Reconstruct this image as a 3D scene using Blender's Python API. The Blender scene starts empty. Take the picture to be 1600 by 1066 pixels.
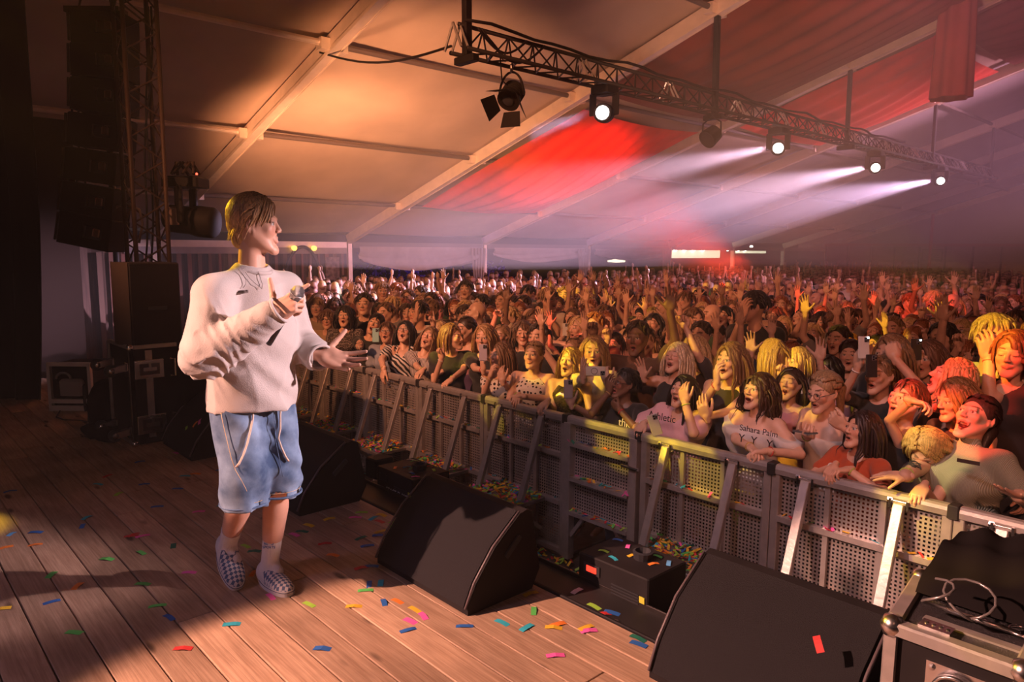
import bpy, bmesh, math, random
import numpy as np
from mathutils import Vector, Matrix
from math import sin, cos, pi, radians as R

# ---------------------------------------------------------------- camera, world, lights, exposure
SC = bpy.context.scene
COL = SC.collection
SC.view_settings.view_transform = 'Standard'
SC.view_settings.look = 'None'
SC.view_settings.gamma = 1.0
SC.view_settings.use_curve_mapping = False
SC.view_settings.exposure = 0.0

F = 1134.0; PITCH = R(7.27); YAW = R(47.3); ROLL = R(0.443)
_w = np.array([-sin(YAW)*cos(PITCH), cos(YAW)*cos(PITCH), -sin(PITCH)])
_r = np.array([cos(YAW), sin(YAW), 0.0]); _u = np.cross(_r, _w)
CR = cos(ROLL)*_r + sin(ROLL)*_u; CU = -sin(ROLL)*_r + cos(ROLL)*_u; CW = _w
CC = np.array([0, 0, 1.6])
cd = bpy.data.cameras.new('camera'); cam = bpy.data.objects.new('camera', cd); COL.objects.link(cam)
cd.sensor_width = 36.0; cd.lens = F/1600*36; cd.clip_end = 200; cd.clip_start = 0.05
M = Matrix.Identity(4)
for i in range(3):
    M[i][0] = CR[i]; M[i][1] = CU[i]; M[i][2] = -CW[i]; M[i][3] = CC[i]
cam.matrix_world = M
SC.camera = cam

def ray(x, y): return CW*F + CR*(x-800) + CU*(533-y)
def onz(x, y, z): d = ray(x, y); return CC + d*(z-CC[2])/d[2]
def ony(x, y, Y): d = ray(x, y); return CC + d*(Y-CC[1])/d[1]
def onx(x, y, X): d = ray(x, y); return CC + d*(X-CC[0])/d[0]
def pr(p):
    q = np.array(p)-CC; z = q@CW
    return 800+F*(q@CR)/z, 533-F*(q@CU)/z, z

world = bpy.data.worlds.new('world'); SC.world = world; world.use_nodes = True
bg = world.node_tree.nodes['Background']
bg.inputs[0].default_value = (0.60, 0.42, 0.38, 1); bg.inputs[1].default_value = 0.026

def spot(name, loc, target, energy, color, angle=30, blend=0.4, size=0.08):
    d = bpy.data.lights.new(name, 'SPOT'); d.energy = energy; d.color = color
    d.spot_size = R(angle); d.spot_blend = blend; d.shadow_soft_size = size
    o = bpy.data.objects.new(name, d); COL.objects.link(o); o.location = loc
    o.rotation_euler = (Vector(target)-Vector(loc)).to_track_quat('-Z', 'Y').to_euler()
    return o
def area(name, loc, target, energy, color, sx, sy):
    d = bpy.data.lights.new(name, 'AREA'); d.energy = energy; d.color = color
    d.shape = 'RECTANGLE'; d.size = sx; d.size_y = sy
    o = bpy.data.objects.new(name, d); COL.objects.link(o); o.location = loc
    o.rotation_euler = (Vector(target)-Vector(loc)).to_track_quat('-Z', 'Y').to_euler()
    return o

LAMPS = [(-6.6, 7.75, 3.42), (-6.6, 12.55, 3.42), (-6.6, 16.9, 3.42), (-6.6, 21.1, 3.42)]
# beams of the four moving heads on the audience truss, aimed at the stage
for (L_, tg, e_, c_, an_) in ((LAMPS[0], (-9.6, 2.4, 1.2), 7000, (.85, .70, 1), 14), (LAMPS[1], (-11.5, 3.4, 1.2), 20000, (1, .68, .90), 16),
                              (LAMPS[2], (-12.5, 6.0, 0.9), 36000, (1, .66, .90), 17), (LAMPS[3], (-13.5, 9.0, 0.9), 46000, (.96, .64, .98), 17)):
    spot('beam_light', (L_[0]-.12, L_[1]-.14, L_[2]), tg, e_, c_, an_, .9, .06)
spot('haze_fill_light', (1.5, 24.0, 3.6), (-14.0, 17.0, 3.9), 15000, (1, .46, .68), 44, 1.0, .3)
# key light on the singer from the audience side, and the stage lights
spot('singer_key_light', (0.6, 5.3, 2.5), (-3.12, 1.36, 1.00), 2300, (1, .70, .74), 16, .5, .08)
spot('floor_pool_light', (-5.4, -5.0, 5.2), (-1.50, 1.95, 0.0), 8200, (1, .50, .36), 17.5, .22, .06)
spot('stage_side_light', (-1.0, -4.0, 3.6), (-4.3, 0.9, 0.2), 85, (1, .56, .50), 60, .9, .4)
spot('purple_side_light', (-3.5, -3.2, 3.5), (-2.9, .1, 0.0), 110, (.70, .52, 1), 60, .9, .3)
spot('yellow_back_light', (-10.0, -1.2, 4.4), (-3.22, 1.33, 1.62), 6500, (1, .55, .02), 3.0, .4, .05)
spot('yellow_floor_light', (-9.0, -3.0, 4.6), (-5.15, .20, 0), 5000, (1, .72, .02), 5.5, .3, .05)
spot('crowd_wash_light', (-4.5, -3.5, 5.4), (-8.2, 11.0, 0.0), 3700, (1, .36, .15), 42, .7, .12)
spot('crowd_wash_light', (2.5, -3.0, 5.4), (-3.0, 10.0, 0.0), 1500, (1, .34, .20), 40, .7, .12)
spot('crowd_pink_light', (-1.0, 6.0, 5.6), (-9.5, 25.0, -0.5), 2000, (1, .30, .36), 50, .9, .4)
spot('roof_warm_light', (-9.4, 3.6, 1.35), (-13.0, 8.0, 3.6), 2300, (1, .42, .20), 66, .9, .3)
spot('roof_warm_light', (-6.0, 3.0, 1.45), (-11.0, 8.2, 4.2), 3000, (1, .42, .20), 50, .9, .3)
spot('roof_warm_light', (-2.0, 4.0, 1.6), (-6.5, 12.5, 5.4), 2200, (1, .45, .28), 50, .9, .3)
spot('red_roof_light', (-5.0, 9.0, 1.2), (-12.0, 12.9, 3.5), 7500, (1, .07, .03), 27, .9, .2)
spot('barrier_light', (-2.4, -.6, 5.6), (-2.4, 4.7, -.2), 640, (1, .62, .66), 30, .8, .12)
spot('barrier_light', (-5.6, -.6, 5.6), (-5.6, 4.7, -.2), 430, (1, .56, .54), 30, .8, .12)
spot('back_wall_light', (-6.0, 33.0, 3.5), (-10.5, 40.0, 1.2), 420, (1, .38, .12), 60, .9, .2)
# narrow yellow and red beams that pick out parts of the crowd
def at(px, py, Y): return tuple(onz(px, py, 0)) if Y is None else tuple(ony(px, py, Y))
YL = (1, .66, .03); RD = (1, .05, .02)
for (px, py, Y, an_, e_, c_) in ((712, 545, 4.5, 3.6, 900, YL), (890, 590, 4.5, 3.6, 800, YL), (925, 575, 4.6, 3.0, 900, YL), (1150, 590, 4.8, 3.4, 800, YL), (1125, 650, 4.5, 2.2, 900, YL), (1090, 725, 4.15, 2.6, 900, YL),
        (1045, 700, 4.15, 1.6, 900, YL), (955, 680, 4.15, 2.6, 900, YL), (1190, 600, 4.5, 1.8, 700, YL), (1245, 590, 5.6, 3.0, 900, YL), (1080, 545, 5.3, 3.2, 700, YL), (985, 540, 5.8, 3.0, 800, YL), (1210, 555, 5.5, 2.6, 800, YL),
        (835, 580, 4.5, 1.6, 700, YL), (770, 640, 4.15, 2.0, 500, YL), (1548, 545, 5.6, 3.4, 1100, YL), (1380, 850, 3.95, 1.5, 900, YL), (1400, 780, 4.1, 1.5, 900, YL), (1460, 820, 4.15, 2.2, 700, YL), (1465, 715, 4.5, 2.6, 700, (1, .75, .30)),
        (1440, 640, 4.6, 3.0, 800, (1, .40, .02)), (1448, 620, 4.6, 2.6, 1500, RD), (1505, 640, 4.5, 3.0, 1700, RD), (1412, 612, 4.7, 2.0, 1300, RD), (1470, 590, 5.1, 2.6, 1300, RD), (1585, 560, 5.5, 3.2, 1500, RD),
        (850, 490, 5.3, 3.0, 1200, RD), (775, 490, 4.8, 2.4, 900, RD), (1500, 470, 8.5, 3.6, 1800, YL), (1330, 500, 7.5, 3.0, 1300, YL), (1020, 480, 8.0, 3.4, 1300, YL), (1400, 450, 11.0, 3.6, 2200, RD), (1250, 470, 10.0, 3.4, 1700, RD), (1100, 440, 14.0, 3.6, 2500, YL), (900, 460, 10.0, 3.0, 1800, YL)):
    spot('crowd_spot_light', (-6.8+(px-1000)*.004, -1.5, 5.3), at(px, py, Y), e_*4.5, c_, an_, .25, .03)

# ---------------------------------------------------------------- helpers
def nodes_of(m):
    m.use_nodes = True; nt = m.node_tree
    return nt, nt.nodes, nt.links, nt.nodes['Principled BSDF']
_mats = {}
def mat(name, color=(.5, .5, .5), rough=.6, metal=0.0, objcol=False, var=0.0, vscale=6.0, bump=0.0, bscale=60.0,
        stretch=(1, 1, 1), emit=None, estr=1.0, attr=False, sss=0.0, spec=None, sheen=0.0):
    if name in _mats: return _mats[name]
    m = bpy.data.materials.new(name); nt, N, L, P = nodes_of(m); _mats[name] = m
    P.inputs['Roughness'].default_value = rough; P.inputs['Metallic'].default_value = metal
    if spec is not None: P.inputs['Specular IOR Level'].default_value = spec
    if sheen: P.inputs['Sheen Weight'].default_value = sheen
    out = None
    if objcol:
        oi = N.new('ShaderNodeObjectInfo'); out = oi.outputs['Color']
    else:
        rgb = N.new('ShaderNodeRGB'); rgb.outputs[0].default_value = (*color, 1); out = rgb.outputs[0]
    if attr:
        a = N.new('ShaderNodeAttribute'); a.attribute_name = 'paint'
        mx = N.new('ShaderNodeMix'); mx.data_type = 'RGBA'
        L.new(a.outputs['Alpha'], mx.inputs[0]); L.new(out, mx.inputs[6]); L.new(a.outputs['Color'], mx.inputs[7]); out = mx.outputs[2]
    if var or bump:
        tc = N.new('ShaderNodeTexCoord'); mp = N.new('ShaderNodeMapping'); mp.inputs['Scale'].default_value = stretch
        L.new(tc.outputs['Object'], mp.inputs[0])
    if var:
        n = N.new('ShaderNodeTexNoise'); n.inputs['Scale'].default_value = vscale; n.inputs['Detail'].default_value = 5
        L.new(mp.outputs[0], n.inputs[0])
        mr = N.new('ShaderNodeMapRange'); mr.inputs[1].default_value = .3; mr.inputs[2].default_value = .7
        mr.inputs[3].default_value = 1-var; mr.inputs[4].default_value = 1+var
        L.new(n.outputs[0], mr.inputs[0])
        vm = N.new('ShaderNodeVectorMath'); vm.operation = 'SCALE'
        L.new(out, vm.inputs[0]); L.new(mr.outputs[0], vm.inputs['Scale']); out = vm.outputs[0]
    L.new(out, P.inputs['Base Color'])
    if bump:
        n2 = N.new('ShaderNodeTexNoise'); n2.inputs['Scale'].default_value = bscale; n2.inputs['Detail'].default_value = 3
        L.new(mp.outputs[0], n2.inputs[0])
        b = N.new('ShaderNodeBump'); b.inputs['Strength'].default_value = bump; b.inputs['Distance'].default_value = .01
        L.new(n2.outputs[0], b.inputs['Height']); L.new(b.outputs[0], P.inputs['Normal'])
    if emit:
        P.inputs['Emission Color'].default_value = (*emit, 1); P.inputs['Emission Strength'].default_value = estr
    return m

class MB:
    def __init__(s): s.v = []; s.f = []
    def add(s, v, f):
        k = len(s.v); s.v += [tuple(p) for p in v]; s.f += [tuple(i+k for i in q) for q in f]; return s
    def box(s, c, d, rot=None, ch=0.0):
        x, y, z = [t/2 for t in d]
        if ch <= 0:
            v = [(-x,-y,-z),(x,-y,-z),(x,y,-z),(-x,y,-z),(-x,-y,z),(x,-y,z),(x,y,z),(-x,y,z)]
            f = [(0,3,2,1),(4,5,6,7),(0,1,5,4),(1,2,6,5),(2,3,7,6),(3,0,4,7)]
        else:  # bevelled in plan (vertical edges) and on the top
            a, b = x-ch, y-ch
            ring = [(-a,-y),(a,-y),(x,-b),(x,b),(a,y),(-a,y),(-x,b),(-x,-b)]
            ri = [(px*(x-ch)/x, py*(y-ch)/y) for px, py in ring]
            v = [(px,py,-z) for px,py in ring]+[(px,py,z-ch) for px,py in ring]+[(px,py,z) for px,py in ri]
            f = [tuple(range(7,-1,-1)), tuple(range(16,24))]
            for k in range(8):
                n = (k+1) % 8; f += [(k,n,8+n,8+k),(8+k,8+n,16+n,16+k)]
        if rot is not None: v = [rot @ Vector(p) for p in v]
        return s.add([(p[0]+c[0], p[1]+c[1], p[2]+c[2]) for p in v], f)
    def bar(s, a, b, w, h, ch=0.0):
        a = Vector(a); b = Vector(b); d = b-a; q = d.to_track_quat('X', 'Z').to_matrix()
        return s.box((a+b)/2, (d.length, w, h), q, ch)
    def tube(s, pts, r, n=8, cap=True):
        pts = [Vector(p) for p in pts]; rr = r if hasattr(r, '__len__') else [r]*len(pts)
        k = len(s.v); up = None
        for i, p in enumerate(pts):
            d = (pts[min(i+1, len(pts)-1)]-pts[max(i-1, 0)]).normalized()
            if up is None: up = d.orthogonal().normalized()
            else:
                up = (up-d*up.dot(d)); up = up.normalized() if up.length > 1e-6 else d.orthogonal().normalized()
            sd = d.cross(up)
            for j in range(n):
                a = 2*pi*j/n; s.v.append(tuple(p+(up*cos(a)+sd*sin(a))*rr[i]))
        for i in range(len(pts)-1):
            for j in range(n):
                m = (j+1) % n; s.f.append((k+i*n+j, k+i*n+m, k+(i+1)*n+m, k+(i+1)*n+j))
        if cap:
            s.f.append(tuple(k+j for j in range(n-1, -1, -1))); s.f.append(tuple(k+(len(pts)-1)*n+j for j in range(n)))
        return s
    def lathe(s, prof, c=(0,0,0), axis='z', n=16, rot=None):
        k = len(s.v); q = rot
        for r_, h in prof:
            for j in range(n):
                a = 2*pi*j/n; p = Vector((r_*cos(a), r_*sin(a), h))
                if q is not None: p = q @ p
                s.v.append((p[0]+c[0], p[1]+c[1], p[2]+c[2]))
        m = len(prof)
        for i in range(m-1):
            for j in range(n):
                t = (j+1) % n; s.f.append((k+i*n+j, k+i*n+t, k+(i+1)*n+t, k+(i+1)*n+j))
        s.f.append(tuple(k+j for j in range(n-1, -1, -1))); s.f.append(tuple(k+(m-1)*n+j for j in range(n)))
        return s
    def prism(s, poly, a, b):      # polygon in 3D (list) extruded by vector b-a
        d = Vector(b)-Vector(a); n = len(poly); k = len(s.v)
        for p in poly: s.v.append(tuple(Vector(p)+Vector(a)))
        for p in poly: s.v.append(tuple(Vector(p)+Vector(a)+d))
        s.f.append(tuple(k+i for i in range(n-1, -1, -1))); s.f.append(tuple(k+n+i for i in range(n)))
        for i in range(n):
            j = (i+1) % n; s.f.append((k+i, k+j, k+n+j, k+n+i))
        return s
    def grid(s, fn, nu, nv):
        k = len(s.v)
        for i in range(nu+1):
            for j in range(nv+1): s.v.append(tuple(fn(i/nu, j/nv)))
        for i in range(nu):
            for j in range(nv):
                a = k+i*(nv+1)+j; s.f.append((a, a+nv+1, a+nv+2, a+1))
        return s
    def build(s, name, m, parent=None, smooth=False):
        me = bpy.data.meshes.new(name); me.from_pydata(s.v, [], s.f)
        if smooth:
            me.polygons.foreach_set('use_smooth', [True]*len(me.polygons))
        me.materials.append(m); me.update()
        return link(name, me, parent)
def link(name, me, parent=None):
    o = bpy.data.objects.new(name, me); COL.objects.link(o)
    if parent is not None:
        o.parent = parent; o.matrix_parent_inverse = root_inv(parent)
    return o
def root_inv(p):
    while p is not None:
        if p.parent is None: return Matrix.Translation(-Vector(p.location)) if p.type == 'EMPTY' and 'localspace' not in p else Matrix.Identity(4)
        return Matrix.Identity(4)
def empty(name, loc=(0,0,0), local=False):
    o = bpy.data.objects.new(name, None); COL.objects.link(o); o.location = loc; o.empty_display_size = .1
    if local: o['localspace'] = 1
    return o
def tag(o, label, cat, group=None):
    o['label'] = label; o['category'] = cat
    if group: o['group'] = group
    return o
def struct(o): o['kind'] = 'structure'; return o
def copytree(o, parent=None):
    c = o.copy(); COL.objects.link(c)
    if parent is not None: c.parent = parent
    for ch in o.children: copytree(ch, c)
    return c
rnd = random.Random(7)
# ---------------------------------------------------------------- materials
def wood_mat(name, base, dark):
    m = bpy.data.materials.new(name); nt, N, L, P = nodes_of(m)
    tc = N.new('ShaderNodeTexCoord'); oi = N.new('ShaderNodeObjectInfo')
    cb = N.new('ShaderNodeCombineXYZ'); mu = N.new('ShaderNodeMath'); mu.operation = 'MULTIPLY'; mu.inputs[1].default_value = 37.0
    L.new(oi.outputs['Random'], mu.inputs[0]); L.new(mu.outputs[0], cb.inputs[2]); L.new(mu.outputs[0], cb.inputs[0])
    ad = N.new('ShaderNodeVectorMath'); L.new(tc.outputs['Object'], ad.inputs[0]); L.new(cb.outputs[0], ad.inputs[1])
    mp = N.new('ShaderNodeMapping'); mp.inputs['Scale'].default_value = (1.0, 9.0, 9.0); L.new(ad.outputs[0], mp.inputs[0])
    n0 = N.new('ShaderNodeTexNoise'); n0.inputs['Scale'].default_value = 1.3; n0.inputs['Detail'].default_value = 3; n0.inputs['Distortion'].default_value = .6
    L.new(mp.outputs[0], n0.inputs[0])
    sc = N.new('ShaderNodeMath'); sc.operation = 'MULTIPLY'; sc.inputs[1].default_value = 26.0; L.new(n0.outputs[0], sc.inputs[0])
    sn = N.new('ShaderNodeMath'); sn.operation = 'SINE'; L.new(sc.outputs[0], sn.inputs[0])
    mp2 = N.new('ShaderNodeMapping'); mp2.inputs['Scale'].default_value = (2.0, 60.0, 60.0); L.new(ad.outputs[0], mp2.inputs[0])
    n1 = N.new('ShaderNodeTexNoise'); n1.inputs['Scale'].default_value = 2.0; n1.inputs['Detail'].default_value = 6; L.new(mp2.outputs[0], n1.inputs[0])
    # knots
    mp3 = N.new('ShaderNodeMapping'); mp3.inputs['Scale'].default_value = (1.6, 5.2, 5.0); L.new(ad.outputs[0], mp3.inputs[0])
    vo = N.new('ShaderNodeTexVoronoi'); vo.inputs['Scale'].default_value = 1.2; L.new(mp3.outputs[0], vo.inputs[0])
    kn = N.new('ShaderNodeMapRange'); kn.inputs[1].default_value = .07; kn.inputs[2].default_value = .14; L.new(vo.outputs['Distance'], kn.inputs[0])
    # dirt patches
    n3 = N.new('ShaderNodeTexNoise'); n3.inputs['Scale'].default_value = 2.2; n3.inputs['Detail'].default_value = 6; L.new(tc.outputs['Object'], n3.inputs[0])
    dr = N.new('ShaderNodeMapRange'); dr.inputs[1].default_value = .42; dr.inputs[2].default_value = .62; dr.inputs[3].default_value = 1.0; dr.inputs[4].default_value = .72; L.new(n3.outputs[0], dr.inputs[0])
    mr = N.new('ShaderNodeMapRange'); mr.inputs[1].default_value = -1; mr.inputs[2].default_value = 1; mr.inputs[3].default_value = .25; mr.inputs[4].default_value = 0; L.new(sn.outputs[0], mr.inputs[0])
    mr1 = N.new('ShaderNodeMapRange'); mr1.inputs[1].default_value = .35; mr1.inputs[2].default_value = .7; mr1.inputs[3].default_value = 0; mr1.inputs[4].default_value = .55; L.new(n1.outputs[0], mr1.inputs[0])
    a2 = N.new('ShaderNodeMath'); L.new(mr.outputs[0], a2.inputs[0]); L.new(mr1.outputs[0], a2.inputs[1])
    mx = N.new('ShaderNodeMix'); mx.data_type = 'RGBA'; mx.inputs[6].default_value = (*base, 1); mx.inputs[7].default_value = (*dark, 1); L.new(a2.outputs[0], mx.inputs[0])
    mk = N.new('ShaderNodeMix'); mk.data_type = 'RGBA'; mk.inputs[6].default_value = (dark[0]*.35, dark[1]*.35, dark[2]*.35, 1); L.new(mx.outputs[2], mk.inputs[7]); L.new(kn.outputs[0], mk.inputs[0])
    rv = N.new('ShaderNodeMapRange'); rv.inputs[3].default_value = .78; rv.inputs[4].default_value = 1.12; L.new(oi.outputs['Random'], rv.inputs[0])
    m1 = N.new('ShaderNodeMath'); m1.operation = 'MULTIPLY'; L.new(rv.outputs[0], m1.inputs[0]); L.new(dr.outputs[0], m1.inputs[1])
    vs = N.new('ShaderNodeVectorMath'); vs.operation = 'SCALE'; L.new(mk.outputs[2], vs.inputs[0]); L.new(m1.outputs[0], vs.inputs['Scale'])
    L.new(vs.outputs[0], P.inputs['Base Color']); P.inputs['Roughness'].default_value = .62
    b = N.new('ShaderNodeBump'); b.inputs['Strength'].default_value = .35; b.inputs['Distance'].default_value = .004; L.new(n1.outputs[0], b.inputs['Height']); L.new(b.outputs[0], P.inputs['Normal'])
    return m
WOOD = wood_mat('stage_wood', (.60, .40, .27), (.30, .17, .10))
BLACK = mat('black_paint', (.016, .013, .0145), .65, var=.2, spec=.22)
GRILLE = mat('black_grille', (.016, .014, .017), .6, bump=.6, bscale=400, spec=.25)
CLOTHB = mat('black_cloth', (.010, .008, .009), .95, spec=.1, bump=.25, bscale=9)
ALU = mat('aluminium', (.46, .42, .41), .42, .6, var=.12, vscale=14, bump=.12, bscale=40)
ALUD = mat('barrier_sheet', (.50, .46, .45), .42, .7, var=.15, vscale=8)
STEEL = mat('zinc_hardware', (.70, .66, .68), .25, 1.0, var=.1)
RUBBER = mat('dark_rubber', (.02, .02, .025), .7)
LEDGE = mat('black_decking', (.018, .015, .016), .6, var=.3)
TENT = mat('tent_fabric', (.52, .39, .30), .8, var=.10, vscale=1.2, bump=.3, bscale=1.5)
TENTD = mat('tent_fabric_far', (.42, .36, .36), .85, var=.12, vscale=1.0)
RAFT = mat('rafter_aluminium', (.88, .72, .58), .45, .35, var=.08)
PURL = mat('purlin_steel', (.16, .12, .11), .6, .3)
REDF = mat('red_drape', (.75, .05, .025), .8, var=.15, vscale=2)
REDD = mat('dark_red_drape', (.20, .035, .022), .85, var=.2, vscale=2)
WHITEF = mat('white_curtain', (.46, .38, .36), .85, var=.1, vscale=4, bump=.4, bscale=8)
WALLW = mat('brown_wall_cloth', (.10, .055, .038), .85, var=.35, vscale=4, stretch=(1, 5, .4))
PANEL = mat('back_wall_panel', (.36, .27, .26), .8, var=.15)
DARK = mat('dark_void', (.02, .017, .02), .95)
LEATHER = mat('case_laminate', (.035, .030, .036), .38, bump=1.0, bscale=260)
WHITEP = mat('white_print', (.75, .70, .70), .6)

# ---------------------------------------------------------------- stage floor: every plank its own part
fl = struct(empty('floor'))
MB().box((-4.5, -.4, -.055), (13, 5.4, .03)).build('subfloor', BLACK, fl)
pl = 0.155; y = 2.33; k = 0
while y > -1.2:
    y0 = y-pl+.006; x = 3.0 + rnd.uniform(-2.5, 0)
    while x > -10.0:
        ln = rnd.choice([1.8, 2.4, 3.0, 3.6, 4.2]); x1 = max(x-ln, -10.2)
        if x-x1 > .15:
            MB().box(((x+x1)/2, (y0+y)/2, -.02), (x-x1-.004, pl-.006, .04+rnd.uniform(-.002, .002)), ch=.0025).build('plank', WOOD, fl)
        x = x1
    y -= pl
struct(MB().box((-4.0, -4.2, -.02), (14, 6.1, .04)).build('floor_rear', mat('rear_boards', (.25, .16, .11), .7), None))
# black metal lip along the front of the stage
t = struct(empty('trim_1'))
MB().box((-4.0, 2.45, -.035), (14, .22, .05)).build('ledge_deck', LEDGE, t)
MB().box((-4.0, 2.343, -.008), (14, .018, .03), ch=.004).build('lip', BLACK, t)
MB().box((-4.0, 2.555, -.004), (14, .012, .03), ch=.003).build('lip', mat('worn_black_metal', (.06, .05, .05), .35, .8), t)
MB().box((-4.0, 2.50, -.47), (14, .02, .84)).build('skirt', CLOTHB, t)
struct(MB().box((-2, 18, -.92), (44, 46, .04)).build('ground', mat('ground_boards', (.06, .045, .04), .8, var=.3), None))
# black drape at the side of the stage
def curt(u, v):
    z = -.02+v*6.5; wv = .05*sin(u*60)+.03*sin(u*23+v*2)
    x = -8.95+u*1.1 - (0.55*(max(0, .35-v))**1.1 if False else 0) + (.55*v if u > .9 else .0)*0
    edge = (-8.0 if v > .33 else -8.0-.75*((.33-v)/.33)**1.5)
    x = -11.0+u*(edge+11.0)
    return (x+wv*.2, 1.45+.9*u*0+wv + (u-1)*2.2, z)
o = MB().grid(curt, 90, 24).build('side_curtain', CLOTHB, None, True)
tag(o, 'tall black drape hanging at the side of the stage, behind the open rack case', 'curtain')

# ---------------------------------------------------------------- tent
SL = .31
def roofz(x):
    return 1.71+(x+18)*SL if x <= 2 else 1.71+20*SL-(x-2)*SL
BAYS = [.3, 5.36, 10.42, 15.35, 20.4, 25.5, 30.5, 35.3, 40.2]
roof = struct(empty('ceiling'))
for i in range(len(BAYS)-1):
    a, b = BAYS[i], BAYS[i+1]
    for s0, s1 in ((-18, 2), (2, 22)):
        def fn(u, v):
            x = s0+(s1-s0)*u; y = a+(b-a)*v
            return (x, y, roofz(x)+.30-.10*sin(pi*v)*(.6+.4*sin(u*21)))
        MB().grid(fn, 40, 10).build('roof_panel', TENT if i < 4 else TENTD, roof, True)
for y in BAYS:
    for s0, s1 in ((-18, 2), (2, 22)):
        r_ = MB()
        r_.bar((s0, y, roofz(s0)+.11), (s1, y, roofz(s1)+.11), .13, .24)
        ra = r_.build('rafter', RAFT, roof)
        e = MB(); e.bar((s0, y-.075, roofz(s0)+.0), (s1, y-.075, roofz(s1)+.0), .02, .05); e.bar((s0, y+.075, roofz(s0)+.0), (s1, y+.075, roofz(s1)+.0), .02, .05)
        e.build('rafter_channel', RAFT, ra)
PX = [-15.4, -12.5, -9.6, -6.65, -3.7, -.8]
for i in range(len(BAYS)-1):
    for x in PX:
        b_ = MB().tube([(x, BAYS[i]+.06, roofz(x)+.12), (x, BAYS[i+1]-.06, roofz(x)+.12)], .045, 8)
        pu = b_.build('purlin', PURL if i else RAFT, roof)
        c_ = MB()
        for yy in (BAYS[i]+.14, BAYS[i+1]-.14): c_.box((x, yy, roofz(x)+.10), (.16, .14, .16))
        c_.build('bracket', RAFT, pu)
# eave, posts and side wall
ev = struct(empty('wall_left'))
for i in range(len(BAYS)-1):
    a, b = BAYS[i], BAYS[i+1]
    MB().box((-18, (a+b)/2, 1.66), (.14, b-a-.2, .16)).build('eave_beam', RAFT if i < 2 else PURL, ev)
    MB().box((-18, b, .40), (.16, .12, 2.6)).build('post', RAFT, ev)
MB().grid(lambda u, v: (-18.02+.03*sin(u*240), BAYS[0]-8+u*(BAYS[2]-BAYS[0]+8), -.9+v*2.5), 240, 2).build('pleated_wall', WALLW, ev)
for k in range(26):
    yy = 4.2+k*.24
    MB().box((-17.96, yy, .25), (.03, .05+.06*rnd.random(), 2.4)).build('slat', mat('slat_%d' % (k % 3), (.20+.05*(k % 3), .115, .08), .8), ev)
MB().box((-17.93, 7.5, 1.50), (.04, 5.6, .16)).build('valance', WHITEF, ev)
struct(MB().box((-21.5, 22, 0.5), (.1, 44, 3.0)).build('wall_outside', mat('night', (.012, .008, .02), .9), None))
# raised white curtains: swags under the eave
def swag(name, y0, y1, z0, z1, label, x=-17.9):
    def fn(u, v):
        y = y0+(y1-y0)*u; d = z1+(z0-z1)*(1-(1-sin(pi*min(1, u*1.0)**.7))*.25)
        sag = (sin(pi*u)**.5)
        z = z1-(z1-z0)*v*(.55+.45*sag)
        return (x+.10*sin(v*7+u*3)*v+.04*sin(u*40)*v, y, z+.03*sin(u*9+v*20)*v)
    o = MB().grid(fn, 60, 18).build(name, WHITEF, None, True)
    return tag(o, label, 'curtain', 'raised tent curtains')
swag('curtain_swag', 10.7, 15.0, .95, 1.62, 'white curtain rolled up under the eave beside the slatted brown wall')
swag('curtain_swag', 15.7, 20.1, 1.15, 1.62, 'white curtain rolled up under the eave, second bay from the slatted wall')
swag('curtain_swag', 20.7, 25.2, 1.2, 1.6, 'narrow white curtain rolled up under the eave, third bay from the slatted wall')
def gath(name, y0, label):
    def fn(u, v):
        z = -.6+v*2.2; w = .5*(.35+.65*abs(v-.35)**.8)
        return (-17.85+.06*sin(u*30), y0+(u-.5)*w*1.6, z)
    return tag(MB().grid(fn, 24, 12).build(name, WHITEF, None, True), label, 'curtain', 'gathered tent curtains')
gath('gathered_curtain', 15.0, 'white curtain gathered beside the tent post at the end of the first rolled-up swag')
gath('gathered_curtain', 20.0, 'white curtain gathered beside the tent post at the end of the second swag')
gath('gathered_curtain', 25.1, 'white curtain gathered beside the post in front of the lit bar')
# arch mirror with two lamps, poster
t = tag(empty('arched_frame', (-17.9, 9.0, .2)), 'dark arched frame with two small yellow lamps on the brown slatted wall', 'frame')
pts = [(-17.88, 8.98+.52*cos(a), .55+1.05*sin(a)) for a in np.linspace(-.6, pi+.6, 30)]
MB().tube(pts, .045, 8).build('rim', mat('arch_rim', (.05, .035, .03), .5), t, True)
for yy in (8.72, 9.28):
    MB().lathe([(.03, 0), (.07, .04), (.07, .1), (.02, .13)], (-17.82, yy, 1.50), n=10).build('lamp', mat('yellow_bulb', (1, .6, .1), .4, emit=(1, .55, .08), estr=3), t)
o = MB().box((-17.9, 9.85, 1.02), (.03, .42, .62), ch=.008).build('poster', mat('poster_paper', (.26, .17, .13), .8, var=.6, vscale=9), None)
tag(o, 'small faded poster on the brown wall beside the arched frame', 'poster')
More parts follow.
